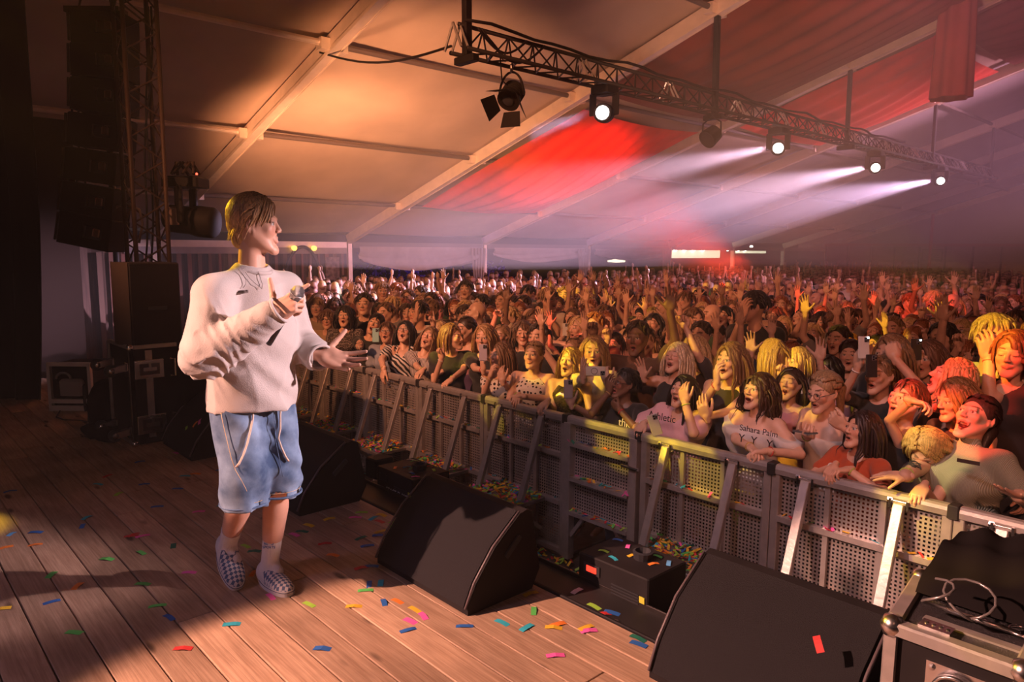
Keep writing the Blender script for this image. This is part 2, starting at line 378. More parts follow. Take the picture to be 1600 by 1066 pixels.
# lit bar in the side bays, far
t = tag(empty('bar_counter', (-19.2, 27.5, -.9)), 'distant bar with a long lit menu board below the eave', 'bar')
MB().box((-19.2, 29.0, -.3), (.5, 8, 1.2)).build('counter', mat('bar_wood', (.12, .07, .05), .7), t)
LIT = mat('lit_board', (.9, .85, .7), .5, emit=(1, .88, .62), estr=1.6)
BULB = mat('bulb', (1, .95, .85), .5, emit=(1, .93, .82), estr=14)
for (xa, xb, ya, yb) in ((1050, 1124, 390, 403), (1146, 1196, 392, 396)):
    a = onx(xa, ya, -18.8); b = onx(xb, yb, -18.8)
    MB().box((-18.8, (a[1]+b[1])/2, (a[2]+b[2])/2), (.06, b[1]-a[1], a[2]-b[2]), ch=.01).build('menu_board', LIT, t)
for x in (1055, 1070, 1084, 1099, 1137, 1154, 1165, 1174):
    p = onx(x, 390 if x != 1174 else 386, -18.7); MB().lathe([(.02, -.08), (.08, -.04), (.08, .04), (.02, .08)], p, n=8).build('bulb', BULB, t)
p = onx(963, 408, -18.6)
o = MB().lathe([(.05, -.06), (.34, -.04), (.36, .02), (.05, .08)], p, n=18).build('ceiling_lamp', mat('oval_lamp', (1, .9, .7), .5, emit=(1, .82, .6), estr=2.2), None, True)
tag(o, 'small oval glowing lamp in the dark bay left of the lit bar', 'lamp')
# foliage beyond the open bays, its violet light put partly into the leaf colour
for k, (yy, zz) in enumerate(((12.9, .9), (14.6, .8), (17.8, .75))):
    m_ = MB()
    for q in range(160):
        c = Vector((-20.6+rnd.uniform(-.3, .3), yy+rnd.gauss(0, .55), zz+rnd.gauss(0, .22))); s_ = rnd.uniform(.03, .08)
        d1 = Vector((rnd.uniform(-1, 1), rnd.uniform(-1, 1), rnd.uniform(-1, 1))).normalized()*s_; d2 = d1.orthogonal().normalized()*s_*.6
        m_.add([c-d1, c+d2, c+d1, c-d2], [(0, 1, 2, 3)])
    m_.tube([(-20.6, yy, -.9), (-20.6, yy, zz)], .03, 6)
    for q in range(6): m_.tube([(-20.6, yy, -.2+q*.12), (-20.6+.2*sin(q), yy+.35*cos(q*2), .1+q*.12)], .012, 5)
    o = m_.build('shrub', mat('leaf_violet_light', (.10, .06, .35), .6), None)
    tag(o, ['dark violet-lit shrub outside the first open bay, nearer the slatted wall', 'dark violet-lit shrub outside the first open bay, beside the gathered curtain', 'dark violet-lit shrub outside the second open bay'][k], 'shrub')
def ptl(name, loc, e, c, s=.1):
    d = bpy.data.lights.new(name, 'POINT'); d.energy = e; d.color = c; d.shadow_soft_size = s
    o = bpy.data.objects.new(name, d); COL.objects.link(o); o.location = loc; return o
ptl('shrub_light', (-19.4, 13.5, 1.4), 22, (.35, .2, 1)); ptl('shrub_light', (-19.4, 17.8, 1.4), 10, (.35, .2, 1))
# back wall
bw = struct(empty('wall_back'))
for k in range(30):
    x0 = -17.9+k*1.18
    MB().box((x0+.57, 40.1+.03*(k % 2), .48), (1.10, .05, 2.75)).build('panel', PANEL, bw)
    MB().box((x0, 40.02, .48), (.07, .08, 2.8)).build('stud', PURL, bw)
MB().box((0, 40.05, 1.93), (36, .14, .14)).build('head_beam', mat('head_beam', (.42, .18, .16), .6), bw)
g = MB(); g.add([(-18, 40.2, 1.9), (22, 40.2, 1.9), (22, 40.2, roofz(22)), (2, 40.2, roofz(2)+.3), (-18, 40.2, roofz(-18)+.2)], [(0, 1, 2, 3, 4)])
g.build('gable', TENTD, bw)
t = tag(empty('square_sign', (-12.6, 39, 1.3)), 'small square framed sign on a post against the back wall', 'sign')
a = ony(1442, 390, 39); b = ony(1471, 408, 39)
fr = MB(); cx, cz = (a[0]+b[0])/2, (a[2]+b[2])/2; hw, hh = (b[0]-a[0])/2, (a[2]-b[2])/2
for (p, q) in (((-hw, -hh), (hw, -hh)), ((hw, -hh), (hw, hh)), ((hw, hh), (-hw, hh)), ((-hw, hh), (-hw, -hh))):
    fr.bar((cx+p[0], 39, cz+p[1]), (cx+q[0], 39, cz+q[1]), .05, .05)
for q in range(5): fr.bar((cx-hw*.8, 39, cz-hh*.7+q*hh*.35), (cx+hw*.8, 39, cz-hh*.7+q*hh*.35), .02, .03)
fr.build('frame', PURL, t)
p = ony(1458, 335, 39); MB().tube([(p[0], 39, BG if 'BG' in globals() else -.9), (p[0], 39, p[2])], .07, 8).build('post', mat('red_post', (.5, .10, .10), .6), t)
# red drapes under the roof
def drape(name, Y0, Y1, x0, x1, sag, m, label, folds=26, lift=.0):
    def fn(u, v):   # u along the slope (x), v across the bay
        x = x0+(x1-x0)*u; y = Y0+(Y1-Y0)*v
        z = roofz(x)+.05-lift-sag*sin(pi*v)*sin(pi*min(1, u*.9+.05))
        return (x, y, z+.035*sin(v*folds+4*u)*sin(pi*u)**.3)
    o = MB().grid(fn, 40, 90).build(name, m, None, True)
    return tag(o, label, 'drape', 'red cloths swagged under the tent roof')
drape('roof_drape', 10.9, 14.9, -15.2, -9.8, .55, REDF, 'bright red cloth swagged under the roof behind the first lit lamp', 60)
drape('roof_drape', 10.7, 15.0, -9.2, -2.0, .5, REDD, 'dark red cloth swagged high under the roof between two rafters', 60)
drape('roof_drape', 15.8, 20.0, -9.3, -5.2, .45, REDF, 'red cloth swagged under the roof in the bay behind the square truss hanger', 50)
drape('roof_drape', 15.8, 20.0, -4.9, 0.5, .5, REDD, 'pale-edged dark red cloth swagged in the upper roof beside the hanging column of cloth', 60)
def colm(u, v):
    a = 2*pi*u; z = 7.6-3.55*v; r_ = .21+.03*sin(a*7)+.10*v
    return (-4.05+r_*cos(a), 14.2+r_*sin(a), z)
c0 = ony(1492, 60, 14.2)
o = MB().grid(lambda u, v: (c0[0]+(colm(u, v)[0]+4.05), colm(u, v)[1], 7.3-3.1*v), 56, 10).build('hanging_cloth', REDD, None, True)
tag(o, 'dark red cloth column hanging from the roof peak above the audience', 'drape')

# ---------------------------------------------------------------- audience truss
TX, TZ0, TZ1 = -6.6, 3.78, 4.06
tr = tag(empty('lighting_truss', (TX, 5.2, 3.78)), 'long black triangular lighting truss hanging along the tent over the audience', 'truss')
TB = mat('truss_black', (.035, .03, .032), .45, .5)
for (dx, z) in ((-.15, TZ0), (.15, TZ0), (0, TZ1)):
    MB().tube([(TX+dx, 5.25, z), (TX+dx, 25.6, z)], .025, 8).build('chord', TB, tr, True)
y = 5.4
while y < 25.3:
    b_ = MB()
    for (a, c) in (((-.15, TZ0), (0, TZ1)), ((.15, TZ0), (0, TZ1)), ((-.15, TZ0), (.15, TZ0))):
        b_.tube([(TX+a[0], y, a[1]), (TX+c[0], y+.2, c[1])], .011, 5, False); b_.tube([(TX+c[0], y+.2, c[1]), (TX+a[0], y+.4, a[1])], .011, 5, False)
    b_.build('brace', TB, tr)
    y += .4
for yy in (5.22, 7.3, 9.2, 11.1, 12.6, 14.1, 15.6, 17.3, 19.1, 20.9, 22.7, 24.5):
    b_ = MB()
    for d in (-.05, .05):
        b_.tube([(TX-.15, yy+d, TZ0), (TX, yy+d, TZ1)], .014, 6); b_.tube([(TX+.15, yy+d, TZ0), (TX, yy+d, TZ1)], .014, 6)
    b_.build('joint_frame', ALU, tr)
for k, yy in enumerate((5.36, 10.42, 15.35, 20.4, 25.4)):
    s_ = empty('truss_hanger', (TX, yy, TZ1)); tag(s_, ['black hanger at the near end of the audience truss', 'thick black hanger dropping to the small dark lamp', 'square black hanger between the second and third lit lamps', 'slim black hanger beside the last lit lamp', 'farthest black hanger, faint in the purple haze'][k], 'hanger', 'hangers carrying the audience truss')
    MB().bar((TX+.02, yy, TZ0-.05), (TX+.0, yy, roofz(TX)), .10 if k < 2 else .08, .07, .012).build('strap', BLACK, s_)
    MB().box((TX, yy, TZ0-.08), (.34, .10, .08), ch=.01).build('clamp', BLACK, s_)
# cable runs along the truss
def cab(name, pts, r_, m, label, parent=None):
    o = MB().tube(pts, r_, 6).build(name, m, parent, True)
    return tag(o, label, 'cable') if parent is None else o
import itertools
pp = [Vector((TX+.05+.05*sin(q*.9), 5.3+q*.35, TZ1+.045+.02*sin(q*1.7))) for q in range(38)]
cab('cable', pp, .02, BLACK, 'thick black cable lying along the top of the audience truss')
p1 = ony(500, 82, 5.3); p2 = ony(705, 72, 5.3)
cab('cable', [p1+(p2-p1)*q/12+np.array([0, 0, -.16*sin(pi*q/12)]) for q in range(13)], .015, BLACK, 'black cable sagging from the rafter to the end of the truss')
for q, (a, b, c) in enumerate(((5.5, 6.5, .28), (5.45, 6.2, .2))):
    cab('cable', [Vector((TX+.1, a+(b-a)*s/12, TZ1-.02-c*sin(pi*s/12))) for s in range(13)], .014, BLACK, ['black cable loop hanging below the truss end above the barn-door lamp', 'shorter black cable loop inside the truss end'][q])

def moving_head(loc, aim, lit, label, sc=1.0, parent_light=True):
    L_ = Vector(loc); t = tag(empty('moving_head_lamp', loc), label, 'stage lamp', 'moving heads on the audience truss')
    MB().box(L_+Vector((0, 0, .30)), (.30*sc, .26*sc, .11*sc), ch=.02).build('base', BLACK, t)
    y_ = MB()
    d = Vector(aim).normalized(); side = d.cross(Vector((0, 0, 1))).normalized()
    for s_ in (-1, 1):
        y_.bar(L_+side*s_*.155*sc+Vector((0, 0, .26)), L_+side*s_*.155*sc+Vector((0, 0, -.03)), .035, .10*sc, .008)
    y_.bar(L_-side*.16*sc+Vector((0, 0, .245)), L_+side*.16*sc+Vector((0, 0, .245)), .09, .03)
    y_.build('yoke', BLACK, t)
    q = d.to_track_quat('Z', 'Y').to_matrix()
    MB().lathe([(.05, -.20), (.11, -.17), (.13, -.05), (.13, .08), (.118, .11)], L_, n=20, rot=q).build('head', BLACK, t, False)
    ln = MB().lathe([(.001, .112), (.085, .112), (.09, .118), (.06, .13), (.001, .135)], L_, n=20, rot=q)
    ln.build('lens', lit, t, True)
    MB().box(L_+Vector((0, 0, .37)), (.07, .36, .05)).build('clamp', STEEL, t)
    return t
LENS = mat('lit_lens', (1, .95, .9), .3, emit=(1, .93, .86), estr=14)
LENSO = mat('dark_lens', (.05, .05, .06), .1)
labs = ['lit moving head nearest the stage, hanging by the pale rafter', 'lit moving head, second from the stage, below the truss', 'lit moving head, third from the stage, in the haze', 'farthest lit moving head at the end of the truss']
for L_, lb in zip(LAMPS, labs): moving_head(L_, (.55, -1, -.12), LENS, lb)
# fresnel with barn doors
P0 = Vector(ony(797, 150, 6.05)); P0.x = TX-.0
t = tag(empty('barn_door_lamp', tuple(P0)), 'unlit black lamp with open barn doors hanging from the near end of the truss', 'stage lamp')
d = Vector((.25, -.75, -.75)).normalized(); q = d.to_track_quat('Z', 'Y').to_matrix()
MB().lathe([(.04, -.17), (.12, -.14), (.125, .05), (.14, .07), (.14, .11)], P0, n=20, rot=q).build('body', BLACK, t)
MB().lathe([(.001, .10), (.10, .10), (.05, .13), (.001, .135)], P0, n=20, rot=q).build('lens', LENSO, t, True)
rb = MB()
for k in range(5): rb.lathe([(.13, -.12+k*.03), (.136, -.115+k*.03), (.13, -.11+k*.03)], P0, n=20, rot=q)
rb.build('cooling_fin', BLACK, t)
yk = [P0+q @ Vector((.165*cos(a), 0, 0))+Vector((0, 0, .27*sin(a)*1.0)) for a in np.linspace(0, pi, 13)]
MB().tube(yk, .014, 6).build('yoke', BLACK, t, True)
MB().tube([P0+Vector((0, 0, .26)), P0+Vector((0, 0, .42))], .02, 8).build('spigot', STEEL, t)
for a, sc_ in ((0, 1), (pi/2, .9), (pi, 1), (3*pi/2, .9)):
    c, s_ = cos(a), sin(a)
    def tf(x, y, z): return P0+q @ Vector((c*x-s_*y, s_*x+c*y, z))
    m_ = MB(); v = [tf(.14, -.11, .12), tf(.14, .11, .12), tf(.25, .15*sc_, .27), tf(.25, -.15*sc_, .27)]
    n_ = (v[1]-v[0]).cross(v[2]-v[0]).normalized()*.004
    m_.add(v+[p+n_ for p in v], [(0, 1, 2, 3), (7, 6, 5, 4), (0, 4, 5, 1), (1, 5, 6, 2), (2, 6, 7, 3), (3, 7, 4, 0)])
    m_.build('barn_door', BLACK, t)
MB().lathe([(.001, -.2), (.035, -.19), (.035, -.16), (.001, -.15)], P0, n=8, rot=q).build('knob', mat('red_knob', (.35, .05, .04), .5), t)
cab('power_cable', [P0+Vector((.0, .02, .05)), P0+Vector((.03, -.18, .15)), P0+Vector((.02, -.2, .4)), Vector((TX, P0.y-.1, TZ0))], .008, BLACK, '', t)
# small dark lamp
P1 = Vector((TX+.02, 10.35, 3.40))
t = tag(empty('par_lamp', tuple(P1)), 'small unlit round lamp under the thick black hanger', 'stage lamp')
q = Vector((-.2, -.8, -.6)).to_track_quat('Z', 'Y').to_matrix()
MB().lathe([(.05, -.15), (.13, -.1), (.15, .08), (.15, .12), (.12, .10)], P1, n=16, rot=q).build('can', BLACK, t)
MB().tube([P1+Vector((-.17, 0, 0)), P1+Vector((-.16, 0, .2)), P1+Vector((0, 0, .3)), P1+Vector((.16, 0, .2)), P1+Vector((.17, 0, 0))], .014, 6).build('yoke', BLACK, t, True)

# ---------------------------------------------------------------- crowd barriers (1 m units, pit side -Y)
BY = 4.15; BG = -.90; BT = 1.20
def perf_mesh(w, h, x0, z0, y, hole=.0125, pitch=.0245):
    nx = int(w/pitch); nz = int(h/pitch); px = w/nx; pz = h/nz
    V = []; Fc = []
    xs = []
    for i in range(nx): xs += [x0+i*px, x0+i*px+(px-hole)/2, x0+i*px+(px+hole)/2]
    xs.append(x0+w); zs = []
    for j in range(nz): zs += [z0+j*pz, z0+j*pz+(pz-hole)/2, z0+j*pz+(pz+hole)/2]
    zs.append(z0+h); W = len(xs)
    for z in zs:
        for x in xs: V.append((x, y, z))
    for j in range(len(zs)-1):
        for i in range(len(xs)-1):
            if i % 3 == 1 and j % 3 == 1: continue
            Fc.append((j*W+i, j*W+i+1, (j+1)*W+i+1, (j+1)*W+i))
    return V, Fc
def rail_prof(m_, x0, x1, y, z):  # rounded handrail profile
    prof = [(-.032, -.03), (.032, -.03), (.034, .0), (.030, .018), (.018, .028), (-.018, .028), (-.030, .018), (-.034, .0)]
    m_.prism([(0, a, b) for a, b in prof], (x0, y, z), (x1, y, z))
def barrier_unit():
    t = empty('crowd_barrier', (0, 0, 0), True)
    m_ = MB(); rail_prof(m_, .004, .996, 0, BT-.03); m_.build('top_rail', ALU, t)
    for x in (.028, .972): MB().box((x, 0, .585), (.05, .05, 1.11), ch=.004).build('post', ALU, t)
    for x in (.345, .655): MB().box((x, .0, .585), (.03, .028, 1.11)).build('stiffener', ALUD, t)
    for z in (.86, .46, .06): MB().box((.5, -.008, z), (.90, .045, .035)).build('cross_rail', ALU, t)
    V, Fc = perf_mesh(.90, 1.06, .05, .08, .018); m_ = MB(); m_.add(V, Fc); m_.build('perforated_sheet', ALUD, t)
    for x in (.22, .74):
        b = MB().bar((x, -.03, BT-.06), (x, -.42, .03), .055, .035, .004).build('brace', ALU, t)
        c = MB(); c.tube([(x-.05, -.02, BT-.045), (x+.05, -.02, BT-.045)], .014, 8); c.box((x-.045, -.02, BT-.06), (.012, .05, .05)); c.box((x+.045, -.02, BT-.06), (.012, .05, .05))
        c.build('hinge', STEEL, b)
        MB().tube([(x-.035, -.02, BT-.045), (x-.06, -.02, BT-.045)], .02, 8).build('bolt', STEEL, b)
    MB().box((.48, -.20, .455), (.62, .36, .03), ch=.004).build('step_plate', mat('step_checker', (.30, .26, .25), .5, .6, var=.2), t)
    MB().bar((.20, -.05, .20), (.20, -.34, .44), .03, .03).build('step_bracket', ALUD, t)
    MB().bar((.76, -.05, .20), (.76, -.34, .44), .03, .03).build('step_bracket', ALUD, t)
    MB().box((.5, .42, .012), (.98, .84, .02)).build('base_plate', ALUD, t)
    return t
def door_unit(w=.72):
    t = empty('barrier_door', (0, 0, 0), True)
    m_ = MB(); rail_prof(m_, .004, w-.004, 0, BT-.03); m_.build('top_rail', ALU, t)
    for x in (.035, w-.035): MB().box((x, -.01, .585), (.07, .07, 1.12), ch=.004).build('post', ALU, t)
    for z in (.98, .70, .42): MB().box((w/2, -.02, z), (w-.14, .07, .03)).build('shelf_rail', ALU, t)
    V, Fc = perf_mesh(w-.14, .72, .07, .42, .02); m_ = MB(); m_.add(V, Fc); m_.build('perforated_sheet', ALUD, t)
    MB().bar((.07, -.01, .22), (.2, -.01, .40), .03, .03).build('corner_brace', ALU, t)
    MB().bar((w-.07, -.01, .22), (w-.2, -.01, .40), .03, .03).build('corner_brace', ALU, t)
    MB().tube([(w-.12, -.06, .93), (w+.03, -.06, .93)], .012, 8).build('latch', STEEL, t)
    return t
bu = barrier_unit(); du = door_unit()
spots_ = [(.90, 'u', 'perforated metal crowd barrier outside the picture, past the black-clothed case'), (-.10, 'u', 'perforated metal crowd barrier below the woman in the pale green ribbed top'),
          (-1.10, 'u', 'perforated metal crowd barrier below the dark-haired woman in the orange tee'),
          (-2.10, 'u', 'perforated metal crowd barrier below the pink football shirt'),
          (-3.84, 'd', 'narrow barrier door unit with three confetti-strewn shelf rails'),
          (-3.84, 'u', 'perforated metal crowd barrier below the woman in white polka dots'),
          (-4.84, 'u', 'perforated metal crowd barrier below the black-topped woman lit yellow'),
          (-5.84, 'u', 'perforated metal crowd barrier below the zebra-striped top'),
          (-6.84, 'u', 'perforated metal crowd barrier beyond the hand hanging over the rail'),
          (-7.84, 'u', 'perforated metal crowd barrier behind the singer\'s open hand'),
          (-8.84, 'u', 'perforated metal crowd barrier, second from the dark end of the row'),
          (-9.84, 'u', 'perforated metal crowd barrier at the dark far end, behind the denim shorts')]
firstu = firstd = True
for (x, k_, lb) in spots_:
    if k_ == 'u':
        o = bu if firstu else copytree(bu); firstu = False
    else: o = du
    o.location = (x-1.0+.0 if k_ == 'u' else -3.84, BY, BG)
    if k_ == 'u': o.location.x = x-0.0-1.0+0.0
    tag(o, lb, 'barrier', 'crowd barriers along the pit')
# joints: unit from x-1 to x ; door between -3.84 and -3.12
TAPE = mat('black_tape', (.015, .013, .014), .6)
for k, x in enumerate((-1.10, -2.10, -3.12, -3.84, -4.84, -5.84, -6.84)):
    o = MB().box((x, BY-.002, BG+BT-.032), (.055, .078, .072), ch=.006).build('tape_wrap', TAPE, None)
    tag(o, 'black tape wrapped round the barrier rail ' + ['below the short sleeve of the pale green top', 'below the white off-shoulder tee', 'by the pink football shirt', 'at the far edge of the narrow door unit', 'below the woman in the white polka dots', 'by the woman in the black top lit yellow', 'by the woman in the zebra-striped top'][k], 'tape', 'tape wraps on the barrier rail')

# ---------------------------------------------------------------- floor monitors
def monitor(x0, x1, yf, yb, h, label, rotz=0.0, loc=None):
    w = x1-x0; t = tag(empty('stage_monitor', ((x0+x1)/2, (yf+yb)/2, 0), True), label, 'stage monitor', 'black wedge monitors along the stage edge')
    t.rotation_euler.z = rotz
    D = yb-yf; hw = w/2
    prof = [(-D/2, .0), (-D/2-.0, .035), (-D/2+.05, .13), (-D/2+.16, .265), (D*.22, h-.01), (D*.30, h), (D*.38, h-.015), (D/2, .09), (D/2-.05, 0)]
    MB().prism([(0, a, b) for a, b in prof], (-hw, 0, 0), (hw, 0, 0)).build('cabinet', BLACK, t)
    gp = [(-D/2-.006, .03), (-D/2+.044, .135), (-D/2+.155, .272), (D*.21, h-.004)]
    m_ = MB()
    def fn(u, v):
        s = v*3; i = min(2, int(s)); f = s-i; a, b = gp[i], gp[i+1]
        return (-hw+.02+u*(w-.04), a[0]+(b[0]-a[0])*f-.006, a[1]+(b[1]-a[1])*f+.004)
    g_ = m_.grid(fn, 1, 9).build('grille', GRILLE, t, True)
    for s_ in (-1, 1):
        e = MB().tube([(s_*(hw-.005), a-.006, b+.003) for a, b in gp], .006, 6).build('edge_trim', mat('trim_grey', (.12, .09, .10), .4), t, True)
        hd = MB().bar((s_*(hw+.002), .0, h*.52), (s_*(hw+.002), D*.2, h*.72), .012, .03, .004).build('side_handle', RUBBER, t)
    return t
monitor(-3.06, -2.33, 1.90, 2.34, .40, 'large black wedge monitor with cyan and pink confetti on its grille')
monitor(-4.62, -3.92, 1.90, 2.36, .40, 'black wedge monitor directly behind the singer in the denim shorts')
monitor(-6.15, -5.50, 1.82, 2.26, .40, 'black wedge monitor beside the flight case on wheels')
monitor(-1.52, -.80, 2.12, 2.60, .40, 'black wedge monitor with one red confetti strip, next to the black-clothed case')
# plinths and flame machines
def flame(x, y, label, red, sx=.42, sy=.30, h=.19, z=-.06):
    t = tag(empty('flame_machine', (x, y, z)), label, 'effect machine', 'flame machines along the stage edge')
    MB().box((x, y, z+h/2), (sx, sy, h), ch=.006).build('housing', BLACK, t)
    MB().lathe([(.045, 0), (.05, .035), (.038, .04), (.03, .01)], (x+.05, y+.02, z+h), n=14).build('nozzle', RUBBER, t)
    MB().box((x-.12, y-sy/2-.004, z+h*.68), (.10, .006, .05)).build('display_frame', RUBBER, t)
    if red: MB().box((x-.12, y-sy/2-.008, z+h*.68), (.06, .004, .028)).build('display', mat('red_display', (1, .05, .02), .4, emit=(1, .04, .02), estr=2.2), t)
    for k in range(6): MB().box((x+.06+.02, y-sy/2-.003, z+.03+k*.014), (.16, .004, .006)).build('vent', RUBBER, t)
    MB().box((x+sx/2-.03, y-sy/2-.004, z+h*.45), (.03, .004, .03)).build('label', mat('yellow_label', (.55, .55, .05), .6), t)
    return t
struct(MB().box((-2.03, 2.80, -.49), (.56, .46, .84)).build('trim_2', LEDGE, None))
struct(MB().box((-4.02, 2.80, -.49), (.75, .46, .84)).build('trim_3', LEDGE, None))
flame(-2.06, 2.70, 'black flame machine with a glowing red display under scattered confetti', True)
t = flame(-3.92, 2.72, 'black flame machine with pale lettering on its flank, under scattered confetti', False)
def text(s, size, loc, rot, m, parent=None, name='lettering', ext=.0008):
    cu = bpy.data.curves.new(name, 'FONT'); cu.body = s; cu.size = size; cu.extrude = ext; cu.align_x = 'CENTER'; cu.align_y = 'CENTER'
    tmp = bpy.data.objects.new(name, cu); COL.objects.link(tmp); bpy.context.view_layer.update()
    me = bpy.data.meshes.new_from_object(tmp.evaluated_get(bpy.context.evaluated_depsgraph_get())); bpy.data.objects.remove(tmp)
    me.transform(Matrix.Translation(loc) @ rot.to_4x4()); me.materials.clear(); me.materials.append(m)
    return link(name, me, parent)
rx = Matrix.Rotation(pi/2, 3, 'X')
text('STAGE FLAME', .042, (-3.88, 2.72-.155, .0), rx, WHITEP, t)
# spiky small floor lamp (glittering) next to it
t = tag(empty('confetti_blower', (-4.42, 2.66, -.02)), 'small black effect unit with glittering metal coil beside the lettered flame machine', 'effect machine')
MB().box((-4.36, 2.74, .04), (.14, .16, .14), ch=.01).build('housing', BLACK, t)
for k in range(26):
    a = rnd.uniform(0, 6.3); rr = rnd.uniform(.0, .075); zz = rnd.uniform(0, .13)
    MB().tube([(-4.38+rr*cos(a), 2.60+rr*.5*sin(a), zz), (-4.38+rr*cos(a)+.018, 2.60+rr*.5*sin(a)-.01, zz+.012)], .005, 5).build('clip', STEEL, t)
# tall narrow fixture to the right of flame machine
t = tag(empty('floor_bracket', (-1.62, 2.68, -.03)), 'small upright black bracket on the black deck beside the flame machine', 'bracket')
MB().box((-1.55, 2.74, .01), (.05, .05, .16), ch=.006).build('upright', BLACK, t); MB().box((-1.66, 2.72, -.055), (.20, .2, .03), ch=.005).build('foot_plate', BLACK, t)
# round sticker
c = onz(1043, 998, 0.0)
o = MB().lathe([(.044, 0), (.044, .0015)], (c[0], c[1]+.02, -.0095), n=24).build('sticker', mat('sticker', (.55, .48, .52), .6, var=.6, vscale=60), None)
tag(o, 'round pale sticker with a dark triangle on the black stage ledge', 'sticker')
MB().prism([(-.018, -.012, 0), (.022, -.008, 0), (0, .018, 0)], (c[0], c[1]+.02, -.0081), (c[0], c[1]+.02, -.0072)).build('emblem', BLACK, o)
c = onz(962, 968, 0)
o = MB().lathe([(.014, 0), (.016, .004), (.008, .008)], (c[0], c[1], -.010), n=12).build('deck_bolt', STEEL, None); tag(o, 'shiny round bolt head on the black stage ledge', 'bolt')

# ---------------------------------------------------------------- flight case with cloth (lower right of the view) 
t = tag(empty('flight_case', (-.55, 2.75, 0)), 'aluminium-edged flight case with textured grey lid and cup corner in front of the barrier', 'flight case')
CX0, CX1, CY0, CY1, CH = -1.0, .2, 2.35, 3.35, .62
A0 = onz(1405, 970, .42); 
cs = np.array([[-.63, 2.05], ]) 
def cz(x, y, z): return onz(x, y, z)
TL = cz(1440, 900, .55); BL = cz(1395, 972, .55); BRr = cz(1600, 1045, .55); TR = cz(1640, 960, .55)
def q3(p, z): return (p[0], p[1], z)
body = MB(); ring = [BL, BRr, TR, TL]
body.prism([q3(p, 0) for p in ring], (0, 0, 0.0), (0, 0, .53)); body.build('body', BLACK, t)
ctr = sum(ring)/4
lid = MB(); lid.prism([q3(p+(ctr-p)*.06, 0) for p in ring], (0, 0, .53), (0, 0, .545)); lid.build('lid', LEATHER, t)
for k in range(4):
    a = Vector(q3(ring[k], .54)); b = Vector(q3(ring[(k+1) % 4], .54))
    MB().bar(a, b, .045, .035, .006).build('edge_extrusion', ALU, t)
    MB().bar(Vector((a.x, a.y, .02)), Vector((a.x, a.y, .53)), .035, .035, .005).build('corner_extrusion', ALU, t)
    MB().lathe([(.0, -.034), (.024, -.026), (.034, 0), (.024, .026), (0, .034)], a, n=16).build('ball_corner', STEEL, t, True)
a = Vector(q3(BL, .545)); b = Vector(q3(BRr, .545)); nrm = Vector(((ctr-BL)[0], (ctr-BL)[1], 0)).normalized()
dd = (b-a).normalized(); inn = Vector((-dd.y, dd.x, 0)); 
if inn.dot(nrm) < 0: inn = -inn
MB().bar(a+inn*.10+dd*.05, b+inn*.10, .03, .012).build('lid_strip', ALU, t)
lt = MB(); lt.box(a+dd*.10+inn*.04+Vector((0, 0, .012)), (.08, .05, .012)); lt.build('catch', STEEL, t)
for k in range(4): MB().lathe([(.005, 0), (.006, .003), (.002, .005)], a+dd*(.075+.018*k)+inn*.04+Vector((0, 0, .018)), n=8).build('rivet', STEEL, t)
# front face: round plate
fp = a*.5+b*.0; fc = a+dd*.17+Vector((0, 0, -.13)); out = -inn
qm = out.to_track_quat('Z', 'Y').to_matrix()
pl_ = MB(); pl_.box(fc+out*.004, (.15, .006, .13), Matrix.Rotation(math.atan2(dd.y, dd.x), 3, 'Z')); pl_.build('jack_plate', STEEL, t)
MB().lathe([(.055, 0), (.055, .02), (.047, .024), (.045, .008), (.02, .008), (.018, .0)], fc+out*.008, n=28, rot=qm).build('dish', STEEL, t, True)
for sx_, sz_ in ((-1, 1), (1, 1), (-1, -1), (1, -1)):
    MB().lathe([(.009, 0), (.008, .005), (.003, .007)], fc+dd*sx_*.06+Vector((0, 0, sz_*.05))+out*.008, n=10, rot=qm).build('screw', STEEL, t)
# black cloth on top of the far part
bx = [cz(1432, 905, .60), cz(1510, 848, .60), cz(1700, 880, .60), cz(1680, 985, .60)]
def clf(u, v):
    a_ = bx[0]*(1-u)+bx[3]*u; b_ = bx[1]*(1-u)+bx[2]*u; p = a_*(1-v)+b_*v
    h = .56+.10*min(1, v*2.2)**.7*(1-.0*u)+.012*sin(u*19+v*5)*v+.008*sin(v*17)
    return (p[0], p[1], h)
o = MB().grid(clf, 40, 24)
k0 = len(o.v)
def clside(u, v):
    p = np.array(clf(u, 1.0)); return (p[0]+.03*sin(u*30)*v*.3, p[1]+.02*v, p[2]*(1-v)+.0*v)
o.grid(clside, 40, 4)
def clside2(u, v):
    p = np.array(clf(0, u)); return (p[0]-.01*v, p[1], p[2]*(1-v)+.0*v)
o.grid(clside2, 24, 4)
o = o.build('case_cover', CLOTHB, None, True); tag(o, 'black cloth draped over the far half of the aluminium-edged flight case', 'cloth')
ca = a+dd*.06+inn*.09+Vector((0, 0, .03))
cab('cable', [ca+Vector((.05*sin(s*.55)+.004*s, .05*cos(s*.55)+.002*s, .04+.05*sin(s*.31+1))) for s in range(30)], .004, mat('grey_wire', (.3, .27, .28), .3, .6), 'coiled grey wire lying on the corner of the flight case lid')
gl = tag(empty('shackle', tuple(a+dd*.2+inn*.13)), 'long metal shackle lying on the flight case lid', 'shackle')
MB().tube([a+dd*.08+inn*.16+Vector((0, 0, .02)), a+dd*.27+inn*.16+Vector((0, 0, .02))], .008, 8).build('bar', STEEL, gl, True)
MB().tube([a+dd*.27+inn*.18+Vector((.03*cos(s), .03*sin(s), .02)) for s in np.linspace(0, 6.28, 17)], .005, 6).build('ring', STEEL, gl, True)

